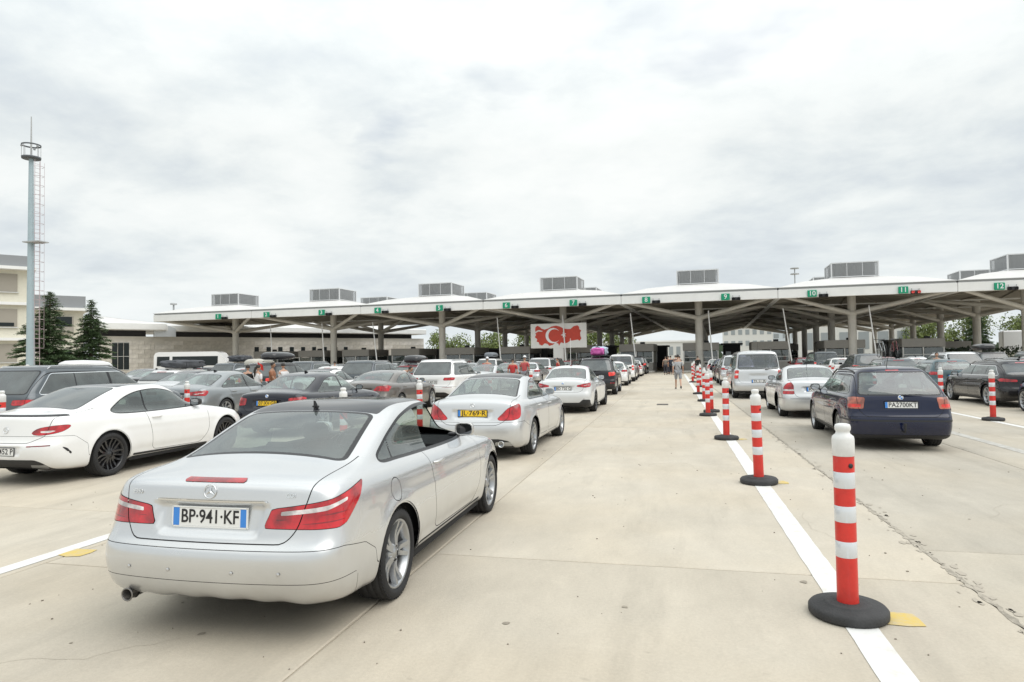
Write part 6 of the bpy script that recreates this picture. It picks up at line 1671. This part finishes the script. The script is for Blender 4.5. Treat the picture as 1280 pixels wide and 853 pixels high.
# ------------------------------------------------------------------ trees
def leafmat(name, c, t=.25):
    m = mat(name, c, rough=.75); n, l = nodes_of(m); b = n['Principled BSDF']
    oi = n.new('ShaderNodeNewGeometry'); r = n.new('ShaderNodeMapRange'); l.new(oi.outputs['Random Per Island'], r.inputs[0]); r.inputs[3].default_value = .55; r.inputs[4].default_value = 1.5
    sc = n.new('ShaderNodeVectorMath'); sc.operation = 'SCALE'; sc.inputs[0].default_value = c; l.new(r.outputs[0], sc.inputs['Scale']); l.new(sc.outputs[0], b.inputs['Base Color'])
    return m
M_NEED = leafmat('needles', (.070, .115, .045)); M_LEAF = leafmat('leaves', (.15, .19, .06)); M_LEAFD = leafmat('leaves_dark', (.03, .05, .022))
M_BARK = mat('bark', (.10, .075, .055), rough=.95, bump=.6, bscale=12)
def conifer(x, y, h, rad_, label, seed, lean=0.0, sweep=.18):
    rnd = random.Random(seed); r = empty('conifer_tree', (x, y, 0), label=label, cat='tree')
    MB().tube([(0, 0, 0), (lean * .3, 0, h * .4), (lean, 0, h * .97)], [.22, .15, .02], 8).build('trunk', M_BARK, r)
    V, F, br = [], [], MB(); z = .35
    while z < h * .985:
        f = (z / h); R_ = rad_ * (1 - f) ** .80 * rnd.uniform(.85, 1.12) + .03
        for q in range(rnd.randint(6, 8) if f < .8 else 4):
            a = rnd.random() * 2 * PI; Lb = R_ * rnd.uniform(.55, 1.22); dz = -.10 * Lb; up_ = rnd.uniform(.0, .16) * Lb
            P0 = Vector((lean * f * f, 0, z)); tip = P0 + Vector((math.cos(a) * Lb, math.sin(a) * Lb, dz + up_ * 1.2 - sweep * Lb * .5))
            br.tube([P0, (P0 + tip) / 2 + Vector((0, 0, .06 * Lb)), tip], [.030, .018, .006], 4, caps=False)
            ns = int(22 + Lb * 105)
            for k in range(ns):
                t = rnd.uniform(.12, 1.03); c = P0.lerp(tip, t) + Vector((rnd.gauss(0, .10), rnd.gauss(0, .10), rnd.gauss(0, .05) + .06 * Lb * math.sin(PI * min(t, 1))))
                wv = (1.05 - t) * .30 * Lb
                c += Vector((-math.sin(a), math.cos(a), 0)) * rnd.uniform(-wv, wv)
                s_ = rnd.uniform(.08, .19) * (1 - .55 * f); d = Vector((math.cos(a) + rnd.uniform(-.8, .8), math.sin(a) + rnd.uniform(-.8, .8), rnd.uniform(-.45, .25))).normalized()
                n_ = d.cross(Vector((rnd.uniform(-1, 1), rnd.uniform(-1, 1), 1))).normalized()
                k0 = len(V); V += [c - d * s_, c + n_ * s_ * .30, c + d * s_ * 1.3, c - n_ * s_ * .30]; F.append((k0, k0 + 1, k0 + 2, k0 + 3))
        z += .16 + .10 * (1 - f)
    br.build('branches', M_BARK, r)
    cr_ = link('crown', mesh_from('crown', V, F), M_NEED, r)
    return r
conifer(-49.6, 43.9, 7.8, 3.4, 'wide dark cedar with a leaning tip beside the mast', 3, lean=.5, sweep=.05)
conifer(-48.4, 47.1, 7.4, 2.25, 'pointed dark spruce between the mast and the stone building', 8)
conifer(52.0, 132, 13, 2.6, 'distant spindly conifer beyond the trailers', 5)
def broadleaf(x, y, h, R_, label, seed, m_=None, n=2600, leaf=.34):
    rnd = random.Random(seed); r = empty('broadleaf_tree', (x, y, 0), label=label, cat='tree', group='trees beyond the border station')
    t = MB(); t.tube([(0, 0, 0), (.1, 0, h * .35), (0, .1, h * .6)], [.30, .22, .12], 8)
    cl = []
    for k in range(13):
        a = rnd.random() * 2 * PI; rr_ = R_ * rnd.uniform(.1, .75); zz = h * rnd.uniform(.42, .86); cl.append((Vector((rr_ * math.cos(a), rr_ * math.sin(a), zz)), R_ * rnd.uniform(.28, .5)))
        t.tube([(0, 0, h * .35), cl[-1][0]], [.10, .03], 5)
    t.build('trunk', M_BARK, r); V, F = [], []
    for k in range(n):
        c, q = rnd.choice(cl); d = Vector((rnd.gauss(0, 1), rnd.gauss(0, 1), rnd.gauss(0, .8))).normalized(); p = c + d * q * rnd.uniform(.6, 1.08)
        s_ = leaf * rnd.uniform(.5, 1.1); u_ = Vector((rnd.uniform(-1, 1), rnd.uniform(-1, 1), rnd.uniform(-1, 1))).normalized(); w_ = u_.cross(d).normalized() * s_ * .6; u_ = u_ * s_
        k0 = len(V); V += [p - u_, p + w_, p + u_, p - w_]; F.append((k0, k0 + 1, k0 + 2, k0 + 3))
    link('crown', mesh_from('crown', V, F), m_ or M_LEAF, r); return r
TR = [(-48, 178, 9, 5.5), (-39, 182, 10, 6), (-30, 180, 8.5, 5), (-22, 176, 9.5, 5.5), (-13, 180, 8.5, 5), (56, 168, 10, 6), (65, 172, 11, 7), (74, 165, 9, 6), (84, 176, 10, 6), (96, 168, 9, 6), (82.5, 128, 8.5, 5.0), (108, 128, 9, 5), (117, 130, 10, 5), (-60, 175, 9, 6)]
for k, (x, y, h, R_) in enumerate(TR):
    broadleaf(x, y, h, R_, ('round green tree in the distance, %s of those beyond the canopy' % ((ORD + ['thirteenth', 'fourteenth'])[k])), 20 + k, M_LEAF)
# far strip of wood on the horizon
rnd = random.Random(5); V, F = [], []
for k in range(26000):
    a = rnd.uniform(-1.35, 1.25); d = rnd.uniform(330, 380); x, y = d * math.sin(a), d * math.cos(a); hh = 5.5 + 2.5 * math.sin(a * 17) + 1.8 * math.sin(a * 41 + 1); z = rnd.uniform(0, max(2, hh)); s_ = rnd.uniform(.5, 1.2)
    k0 = len(V); ang = rnd.random() * 6; V += [(x + s_ * math.cos(ang), y, z - s_ * .6), (x, y + s_ * .5, z + s_), (x - s_ * math.cos(ang), y, z - s_ * .3)]; F.append((k0, k0 + 1, k0 + 2))
setp(link('distant_wood', mesh_from('distant_wood', V, F), M_LEAFD), kind='stuff')

# ------------------------------------------------------------------ trailers, hedge, far buildings
M_TRL = mat('trailer_side', (.50, .50, .49), rough=.5, metal=.1, var=.06)
def trailer(x, y, L, rz, label, m_=None, h=4.0):
    r = empty('truck_trailer', (x, y, 0), rz, label, 'trailer', 'trailers parked beyond the fence')
    bx_ = MB().box((0, 0, 1.2 + (h - 1.2) / 2), (L, 2.5, h - 1.2), bev=.06).build('box_body', m_ or M_TRL, r)
    for k in range(int(L / 1.1)): MB().box((-L / 2 + .6 + k * 1.1, -1.27, 1.2 + (h - 1.2) / 2), (.08, .04, h - 1.5)).build('side_post', M_LOUVF, bx_)
    MB().box((0, 0, 1.05), (L, 1.1, .3)).build('chassis', M_BLACKP, r)
    for x_ in (L / 2 - 1.4, L / 2 - 2.7, L / 2 - 4.0, -L / 2 + 2.2):
        for sg in (-1, 1): MB().lathe([(0, -.15), (.50, -.15), (.52, 0), (.50, .15), (0, .15)], c=(0, 0, 0), n=18, axis='Y').build('wheel', M_RUBBER, r, (x_, sg * 1.05, .52))
    return r
for k, (px, py) in enumerate(((51.0, 99), (65.5, 95.5), (80, 92), (94.5, 88.5))):
    trailer(px, py, 13.6, rad(-13), ['grey box trailer with a white front nearest the canopy columns', 'pale grey long trailer, second beyond the hedge', 'pale grey long trailer, third beyond the hedge', 'pale grey trailer at the far right'][k], None, 4.4)
MB().box((43.6, 100.6, 2.9), (2.4, 2.5, 3.0), rz=rad(-13), bev=.15).build('truck_cab', M_BOXW).__setitem__('label', 'white truck cab in front of the grey trailer'); bpy.data.objects['truck_cab']['category'] = 'truck'
rnd = random.Random(11); V, F = [], []
for k in range(15000):
    t = rnd.random(); x = 27 + 78 * t; y = 92.5 - 20.5 * t + rnd.uniform(-.6, .6); z = rnd.uniform(0, 2.25) + .15 * math.sin(x * 1.3); s_ = rnd.uniform(.08, .2)
    k0 = len(V); a = rnd.random() * 6; V += [(x + s_ * math.cos(a), y + s_ * .5, z - s_), (x, y - s_ * .4, z + s_), (x - s_ * math.cos(a), y, z - s_ * .2)]; F.append((k0, k0 + 1, k0 + 2))
hd = link('hedge', mesh_from('hedge', V, F), M_LEAFD); setp(hd, 'long dark clipped hedge in front of the trailers', 'hedge')
def far_block(x, y, w, d, h, rz, label, m_, rows=3, cols=8, roof=None):
    r = empty('far_building', (x, y, 0), rz, label, 'building', 'far buildings beyond the station')
    MB().box((0, 0, h / 2), (w, d, h)).build('wall', m_, r); MB().box((0, 0, h + .25), (w + .8, d + .8, .5)).build('roof', roof or M_FASC, r)
    me = MB().box((0, 0, 0), (w / cols * .55, .12, h / rows * .45)).mesh('window')
    for a in range(rows):
        for b in range(cols): link('window', me, M_FARWIN, r, (-w / 2 + (b + .5) * w / cols, -d / 2 - .03, h / rows * (a + .52)))
    return r
M_PALE = mat('pale_render', (.66, .66, .63), rough=.8); M_PALE2 = mat('pale_blue_render', (.55, .60, .63), rough=.8)
far_block(24, 227, 15, 12, 10.5, rad(-6), 'pale three storey block seen through the open lane', M_PALE, 3, 7)
far_block(36, 232, 8, 10, 12, rad(-6), 'narrow pale tower block behind the open lane', M_PALE2, 4, 3)
far_block(-6, 240, 34, 10, 6.5, rad(-2), 'long white hall beyond the canopy behind the walking man', M_PALE, 1, 14)
far_block(43, 179, 24, 16, 9, rad(-8), 'white hall with curved roof edge beyond the right bays', M_PALE, 1, 6)
far_block(-70, 118, 30, 12, 6, rad(30), 'grey low annex behind the terminal', M_PALE2, 1, 8)
far_block(70, 150, 10, 8, 4.2, rad(-10), 'small cream house before the round green tree', M_CREAM, 1, 3)

# white minibus parked before the stone wall
mb = empty('minibus', (-51.3, 63.9, 0), rad(16), 'white minibus with dark side windows parked before the stone wall', 'minibus')
def minibus():
    L, w, h = 8.6, 2.1, 2.95
    prof = [(0, .45), (0, 2.55), (.15, 2.85), (.5, h), (6.7, h), (7.1, 2.8), (7.8, 1.75), (8.45, 1.45), (8.6, 1.1), (8.6, .45)]
    V = []; F = []
    for sy, ins in ((-1, 0), (1, 0)):
        for x, z in prof: V.append((x, sy * (w / 2 - max(0, z - 1.4) * .08), z))
    k = len(prof); F = [tuple(range(k)), tuple(reversed(range(k, 2 * k)))] + [(a, k + a, k + (a + 1) % k, (a + 1) % k) for a in range(k)]
    MB().add([(x - 4.3, y, z) for x, y, z in V], [tuple(reversed(f)) for f in F]).build('body', PAINTS['white'], mb)
    for sy in (-1, 1):
        for x0_, x1_ in ((.35, 1.7), (2.0, 6.9)):
            MB().add([(x0_ - 4.3, sy * 1.052, 1.42), (x1_ - 4.3, sy * 1.052, 1.42), (x1_ - 4.3 - (.25 if x1_ > 7 else 0), sy * .975, 2.45), (x0_ - 4.3, sy * .975, 2.45)], [(0, 1, 2, 3)] if sy < 0 else [(3, 2, 1, 0)]).build('side_window', M_DKWIN, mb)
    MB().add([(-4.31, -.8, 1.5), (-4.31, .8, 1.5), (-4.31, .75, 2.45), (-4.31, -.75, 2.45)], [(3, 2, 1, 0)]).build('rear_window', M_DKWIN, mb)
    t_, ri, di = wheel_meshes('five', .35, .22)
    for x in (1.6, 6.9):
        for sg in (-1, 1): q = link('wheel', di, M_DISC, mb, (x - 4.3, sg * .95, .35), (0, 0, 0 if sg > 0 else PI)); link('tyre', t_, M_RUBBER, q); link('rim', ri, M_ALLOY, q)
minibus()
# ------------------------------------------------------------------ people
M_SKIN = mat('skin', (.50, .30, .21), rough=.6, var=.08); M_SKIND = mat('skin_tanned', (.34, .19, .12), rough=.6)
def cloth(name, c): return mat('cloth_' + name, c, rough=.9, var=.12, vscale=9, bump=.35, bscale=14)
M_HAIR = mat('hair_dark', (.022, .016, .012), rough=.6, bump=.5, bscale=90)
def skin_mesh(chains, lv=1):
    """chains: [(points, radii)] -> smooth skinned surface"""
    V, E, R_ = [], [], []
    for pts, rs in chains:
        prev = None
        for p, r in zip(pts, rs):
            hit = next((k for k, q in enumerate(V) if (Vector(q) - Vector(p)).length < 1e-4), None)
            if hit is None: V.append(tuple(p)); R_.append(r); hit = len(V) - 1
            if prev is not None and prev != hit: E.append((prev, hit))
            prev = hit
    me = bpy.data.meshes.new('tmp'); me.from_pydata(V, E, []); o = bpy.data.objects.new('tmp', me)
    md = o.modifiers.new('s', 'SKIN'); md.use_smooth_shade = True
    for k, r in enumerate(R_):
        sv = me.skin_vertices[0].data[k]; sv.radius = r if isinstance(r, tuple) else (r, r)
    me.skin_vertices[0].data[0].use_root = True
    sb_ = o.modifiers.new('d', 'SUBSURF'); sb_.levels = lv; sb_.render_levels = lv
    res = eval_mesh(o)
    bpy.data.objects.remove(o); return res
def head_mesh(c, fwd, r=.095):
    """head with brow, nose, chin and ears; fwd is the facing angle"""
    bm_ = bmesh.new(); bmesh.ops.create_icosphere(bm_, subdivisions=4, radius=1)
    for v in bm_.verts:
        x, y, z = v.co
        f = max(0, x)
        X = x * 1.02; Y = y * .80; Z = z * 1.22
        if z < 0: Y *= 1 - .25 * abs(z); X *= 1 - .06 * abs(z)
        X += .20 * math.exp(-((y / .13) ** 2 + ((z + .12) / .20) ** 2)) * (f > .5)          # nose
        X -= .09 * math.exp(-(((abs(y) - .33) / .16) ** 2 + ((z - .12) / .12) ** 2)) * (f > .4)  # eye sockets
        X += .05 * math.exp(-((y / .22) ** 2 + ((z + .50) / .07) ** 2)) * (f > .3)          # lips
        X += .07 * math.exp(-((y / .3) ** 2 + ((z + .85) / .16) ** 2)) * (f > .1)
        Y += math.copysign(.16, y) * math.exp(-(((x + .05) / .12) ** 2 + ((z + .02) / .20) ** 2)) * (abs(y) > .6)  # ears
        v.co = Vector((X, Y, Z)) * r
    M_ = Matrix.Translation(Vector(c)) @ Matrix.Rotation(fwd, 4, 'Z'); bm_.transform(M_)
    me = bpy.data.meshes.new('head'); bm_.to_mesh(me); bm_.free(); me.polygons.foreach_set('use_smooth', [True] * len(me.polygons)); return me
def hair_mesh(c, fwd, r=.095, cap=False, long_=False):
    bm_ = bmesh.new(); bmesh.ops.create_icosphere(bm_, subdivisions=4, radius=1)
    kill_ = [v for v in bm_.verts if (v.co.z < (.18 if cap else -.25) + max(0, v.co.x) * (.0 if cap else .95)) ]
    bmesh.ops.delete(bm_, geom=kill_, context='VERTS')
    for v in bm_.verts:
        x, y, z = v.co; n_ = 1.10 + (.03 * noise.noise(v.co * 6) if not cap else 0); v.co = Vector((x * 1.02 * n_, y * .86 * n_, z * 1.22 * n_)) * r
    bm_.transform(Matrix.Translation(Vector(c)) @ Matrix.Rotation(fwd, 4, 'Z')); me = bpy.data.meshes.new('hair'); bm_.to_mesh(me); bm_.free()
    me.polygons.foreach_set('use_smooth', [True] * len(me.polygons)); return me
def person(x, y, face, label, H=1.75, top=(.5, .5, .5), bottom=(.3, .3, .3), shorts=False, hair=M_HAIR, capc=None, skin=M_SKIN, stride=.0, bend=0.0, arms=(.0, .0), long_=False, sleeve=.5, bag=False, group='people among the cars', z=0.0):
    s = H / 1.75; r = empty('person', (x, y, z), face, label, 'person', group)
    sb = math.sin(bend); cb = math.cos(bend); hipz = .93
    def T(px, py, pz):   # bend the upper body forward about the hips
        if pz > hipz: dz = pz - hipz; return (px * cb + dz * sb, py, hipz + dz * cb - px * sb)
        return (px, py, pz)
    S_ = lambda L: [tuple(q * s for q in T(*p)) for p in L]
    st = stride
    pel = (0, 0, .95)
    ch = [(S_([pel, (0, 0, 1.10), (0.0, 0, 1.28), (0, 0, 1.40), (.005, 0, 1.48), (.015, 0, 1.56)]), [(.125 * s, .15 * s), (.105 * s, .13 * s), (.12 * s, .15 * s), (.10 * s, .13 * s), (.052 * s,) * 2, (.05 * s,) * 2])]
    legs, arms_, hands = [], [], []
    for sg in (-1, 1):
        k = st * sg
        hip, kn, an_, toe = (0, sg * .095, .90), (.06 + k * .20, sg * .10, .49), (-.02 + k * .42 - (.10 if k < 0 else 0), sg * .10, .09 + (.10 if k < 0 else 0)), (.14 + k * .42 - (.06 if k < 0 else 0), sg * .115, .035 + (.03 if k < 0 else 0))
        legs.append((hip, kn, an_, toe)); ch.append((S_([pel, hip, kn, an_, toe]), [(.125 * s, .15 * s), .085 * s, .054 * s, .036 * s, .030 * s]))
        a = arms[0 if sg < 0 else 1]
        sh, el, wr_ = (0, sg * .19, 1.40), (-.03 + .26 * math.sin(a) - k * .08, sg * (.245), 1.40 - .28 * math.cos(a)), (.02 + .50 * math.sin(a) - k * .14 + .03, sg * .255, 1.40 - .53 * math.cos(a) + .04 * abs(math.sin(a)))
        arms_.append((sh, el, wr_)); ch.append((S_([(0, 0, 1.40), sh, el, wr_]), [(.10 * s, .13 * s), .056 * s, .040 * s, .027 * s]))
        d = (Vector(wr_) - Vector(el)).normalized(); w_ = Vector(wr_); side_ = Vector((1, 0, 0)) - d * d.x; side_.normalize()
        pal = w_ + d * .085
        ch.append((S_([wr_, tuple(w_ + d * .04), tuple(pal)]), [.027 * s, (.030 * s, .018 * s), (.026 * s, .014 * s)]))
        for q, (off, ln) in enumerate(((-.026, .062), (-.009, .075), (.009, .070), (.024, .055))):
            b_ = pal + side_ * off; m1 = b_ + d * ln * .55 + Vector((0, -sg * .004, 0)); m2 = b_ + d * ln + Vector((0, -sg * .018, 0))
            ch.append((S_([tuple(pal), tuple(b_ + d * .008), tuple(m1), tuple(m2)]), [.02 * s, .0088 * s, .008 * s, .0065 * s]))
        tb = w_ + d * .03 + side_ * .03
        ch.append((S_([tuple(w_ + d * .04), tuple(tb), tuple(tb + d * .04 + side_ * .012)]), [.02 * s, .010 * s, .0075 * s]))
    link('body', skin_mesh(ch), skin, r)
    # clothes follow the body
    tc_ = cloth('%d_%d_%d' % tuple(int(c * 100) for c in top), top); bc_ = cloth('%d_%d_%d' % tuple(int(c * 100) for c in bottom), bottom)
    g = .014
    cs = [(S_([(0, 0, .90), (0, 0, 1.10), (0, 0, 1.28), (0, 0, 1.40), (0, 0, 1.455)]), [((.135 + g) * s, (.165 + g) * s), ((.115 + g) * s, (.142 + g) * s), ((.125 + g) * s, (.158 + g) * s), ((.10 + g) * s, (.14 + g) * s), (.065 * s,) * 2])]
    for sh, el, wr_ in arms_:
        e2 = Vector(sh).lerp(Vector(el), .85) if sleeve <= .5 else Vector(el)
        pts = [(0, 0, 1.40), sh, tuple(e2)] + ([wr_] if sleeve > .5 else []); cs.append((S_(pts), [((.10 + g) * s, (.14 + g) * s), .072 * s, .060 * s] + ([.042 * s] if sleeve > .5 else [])))
    link('shirt', skin_mesh(cs), tc_, r)
    cs = []
    for hip, kn, an_, toe in legs:
        k2 = tuple(Vector(hip).lerp(Vector(kn), .98)); pts = [(0, 0, .97), hip, k2] + ([] if shorts else [tuple(Vector(an_) + Vector((0, 0, .05)))])
        cs.append((S_(pts), [(.135 * s, .16 * s), .105 * s, .080 * s] + ([] if shorts else [.062 * s])))
    link('trousers' if not shorts else 'shorts', skin_mesh(cs), bc_, r)
    for hip, kn, an_, toe in legs:
        link('shoe', skin_mesh([(S_([(an_[0] - .04, an_[1], an_[2] - .03), (an_[0] + .03, an_[1], an_[2] - .035), toe, (toe[0] + .06, toe[1], toe[2] + .004)]), [.044 * s, .046 * s, (.040 * s, .030 * s), (.028 * s, .02 * s)])]), M_BLACKP, r)
    hc = T(.03, 0, 1.655); hc = tuple(q * s for q in hc)
    hd_ = link('head', head_mesh(hc, 0, .092 * s), skin, r)
    hm = link('hair', hair_mesh(hc, 0, .092 * s), hair, hd_)
    if long_: MB().tube([(hc[0] - .10, 0, hc[2] + .02), (hc[0] - .15, 0, hc[2] - .12), (hc[0] - .14, .02, hc[2] - .34)], [.04, .045, .018], 8).build('ponytail', hair, hd_)
    if capc is not None:
        cp = link('cap', hair_mesh((hc[0], hc[1], hc[2] + .004), 0, .100 * s, cap=True), cloth('cap', capc), hd_)
        MB().box((hc[0] + .12, 0, hc[2] + .035), (.11, .13, .012), bev=.005).build('peak', MATS['cloth_cap'], hd_)
    if bag: MB().tube(S_([(.10, .17, 1.42), (-.13, 0, 1.2), (-.12, -.14, 1.0), (.12, -.16, .98)]), .012, 5).build('bag_strap', M_BLACKP, r)
    return r
UPY = PI / 2
person(.31, 35.5, UPY + .05, 'man in grey shorts and shirt walking away down the empty lane', 1.78, (.42, .43, .44), (.30, .31, .33), True, stride=.85, arms=(-.05, -.12), bag=True)
person(2.45, 66.5, UPY, 'figure in black standing at the booth behind the posts', 1.66, (.02, .02, .02), (.02, .02, .02), sleeve=1, long_=False)
person(-14.75, 21.55, UPY - .4, 'girl with long dark ponytail in a white shirt between cars', 1.62, (.76, .74, .73), (.25, .32, .42), long_=True, arms=(.1, .3))
person(-15.2, 21.6, UPY + .5, 'person in black with a red flag across the shoulder beside the girl', 1.62, (.025, .02, .02), (.03, .03, .04), arms=(.4, .2))
person(-15.3, 23.3, .3, 'person in a brown shirt facing sideways beyond the girl', 1.70, (.30, .13, .07), (.1, .1, .12), skin=M_SKIND, arms=(.5, .3))
person(-15.5, 24.4, 2.8, 'person in a white vest behind the brown shirted one', 1.66, (.7, .7, .7), (.1, .1, .1))
person(-11.15, 25.9, .0, 'man in white shirt bending forward beside the white SUV', 1.78, (.78, .78, .78), (.08, .09, .12), bend=.95, arms=(.9, .8))
person(-9.9, 35.4, UPY, 'worker with white cap and red vest, left one of two', 1.80, (.55, .08, .07), (.3, .3, .3), capc=(.75, .75, .75), arms=(.1, .2))
person(-7.75, 35.2, UPY - .2, 'worker with white cap and checked red vest, right one of two', 1.84, (.50, .10, .10), (.25, .25, .27), capc=(.75, .75, .75), arms=(.2, .1))
person(-8.0, 33.5, UPY, 'person in red top between the two capped workers', 1.72, (.50, .05, .05), (.2, .2, .2))
person(-23.0, 19.6, UPY, 'person with a red cap near the conifers', 1.72, (.3, .3, .32), (.1, .1, .12), capc=(.5, .03, .03))
for k, (x, y, c) in enumerate(((-.55, 62.5, (.20, .17, .14)), (-.1, 64.0, (.04, .05, .07)), (.35, 63.0, (.05, .05, .06)), (.75, 65.0, (.03, .03, .04)), (-.3, 66.0, (.30, .06, .05)))):
    person(x, y, UPY + .3 * k, 'one of the dark clad people crowding the open gate, %s from the left' % ORD[k], 1.68 + .04 * (k % 3), c, (.04, .04, .05), group='crowd at the open gate')
for k, (x, y, c) in enumerate(((-22.5, 33, (.4, .05, .05)), (-20.0, 37, (.05, .05, .06)), (-15.9, 34, (.05, .06, .1)), (-11.7, 36, (.5, .5, .5)), (-7.4, 44, (.5, .06, .05)), (12.4, 47, (.5, .1, .08)), (12.6, 36.5, (.03, .03, .03)))):
    person(x, y, UPY + .5 * k, 'person standing among queued cars wearing %s' % ['a dull red top at left', 'black, left of the maroon car', 'dark blue near the roof boxes', 'pale grey behind the white SUV', 'red near the billboard', 'light red on the right side', 'black beside the bicycles'][k], 1.7, c, (.06, .06, .08))
# small red flag waved by the girl
fl_ = empty('flag', (-14.95, 21.75, 1.15), 0, 'small red flag held up beside the girl', 'flag')
MB().tube([(0, 0, 0), (.05, 0, .62)], .008, 6).build('stick', M_PWH, fl_)
V = []; nx_, nz_ = 9, 6
for a in range(nx_):
    for b in range(nz_): V.append((.05 + a * .032, .02 * math.sin(a * 1.1 + b * .4), .40 + b * .04 - a * .02))
MB().add(V, [(a * nz_ + b, (a + 1) * nz_ + b, (a + 1) * nz_ + b + 1, a * nz_ + b + 1) for a in range(nx_ - 1) for b in range(nz_ - 1)], True).build('cloth', M_PRED, fl_)

bpy.data.scenes.remove(BENCH)
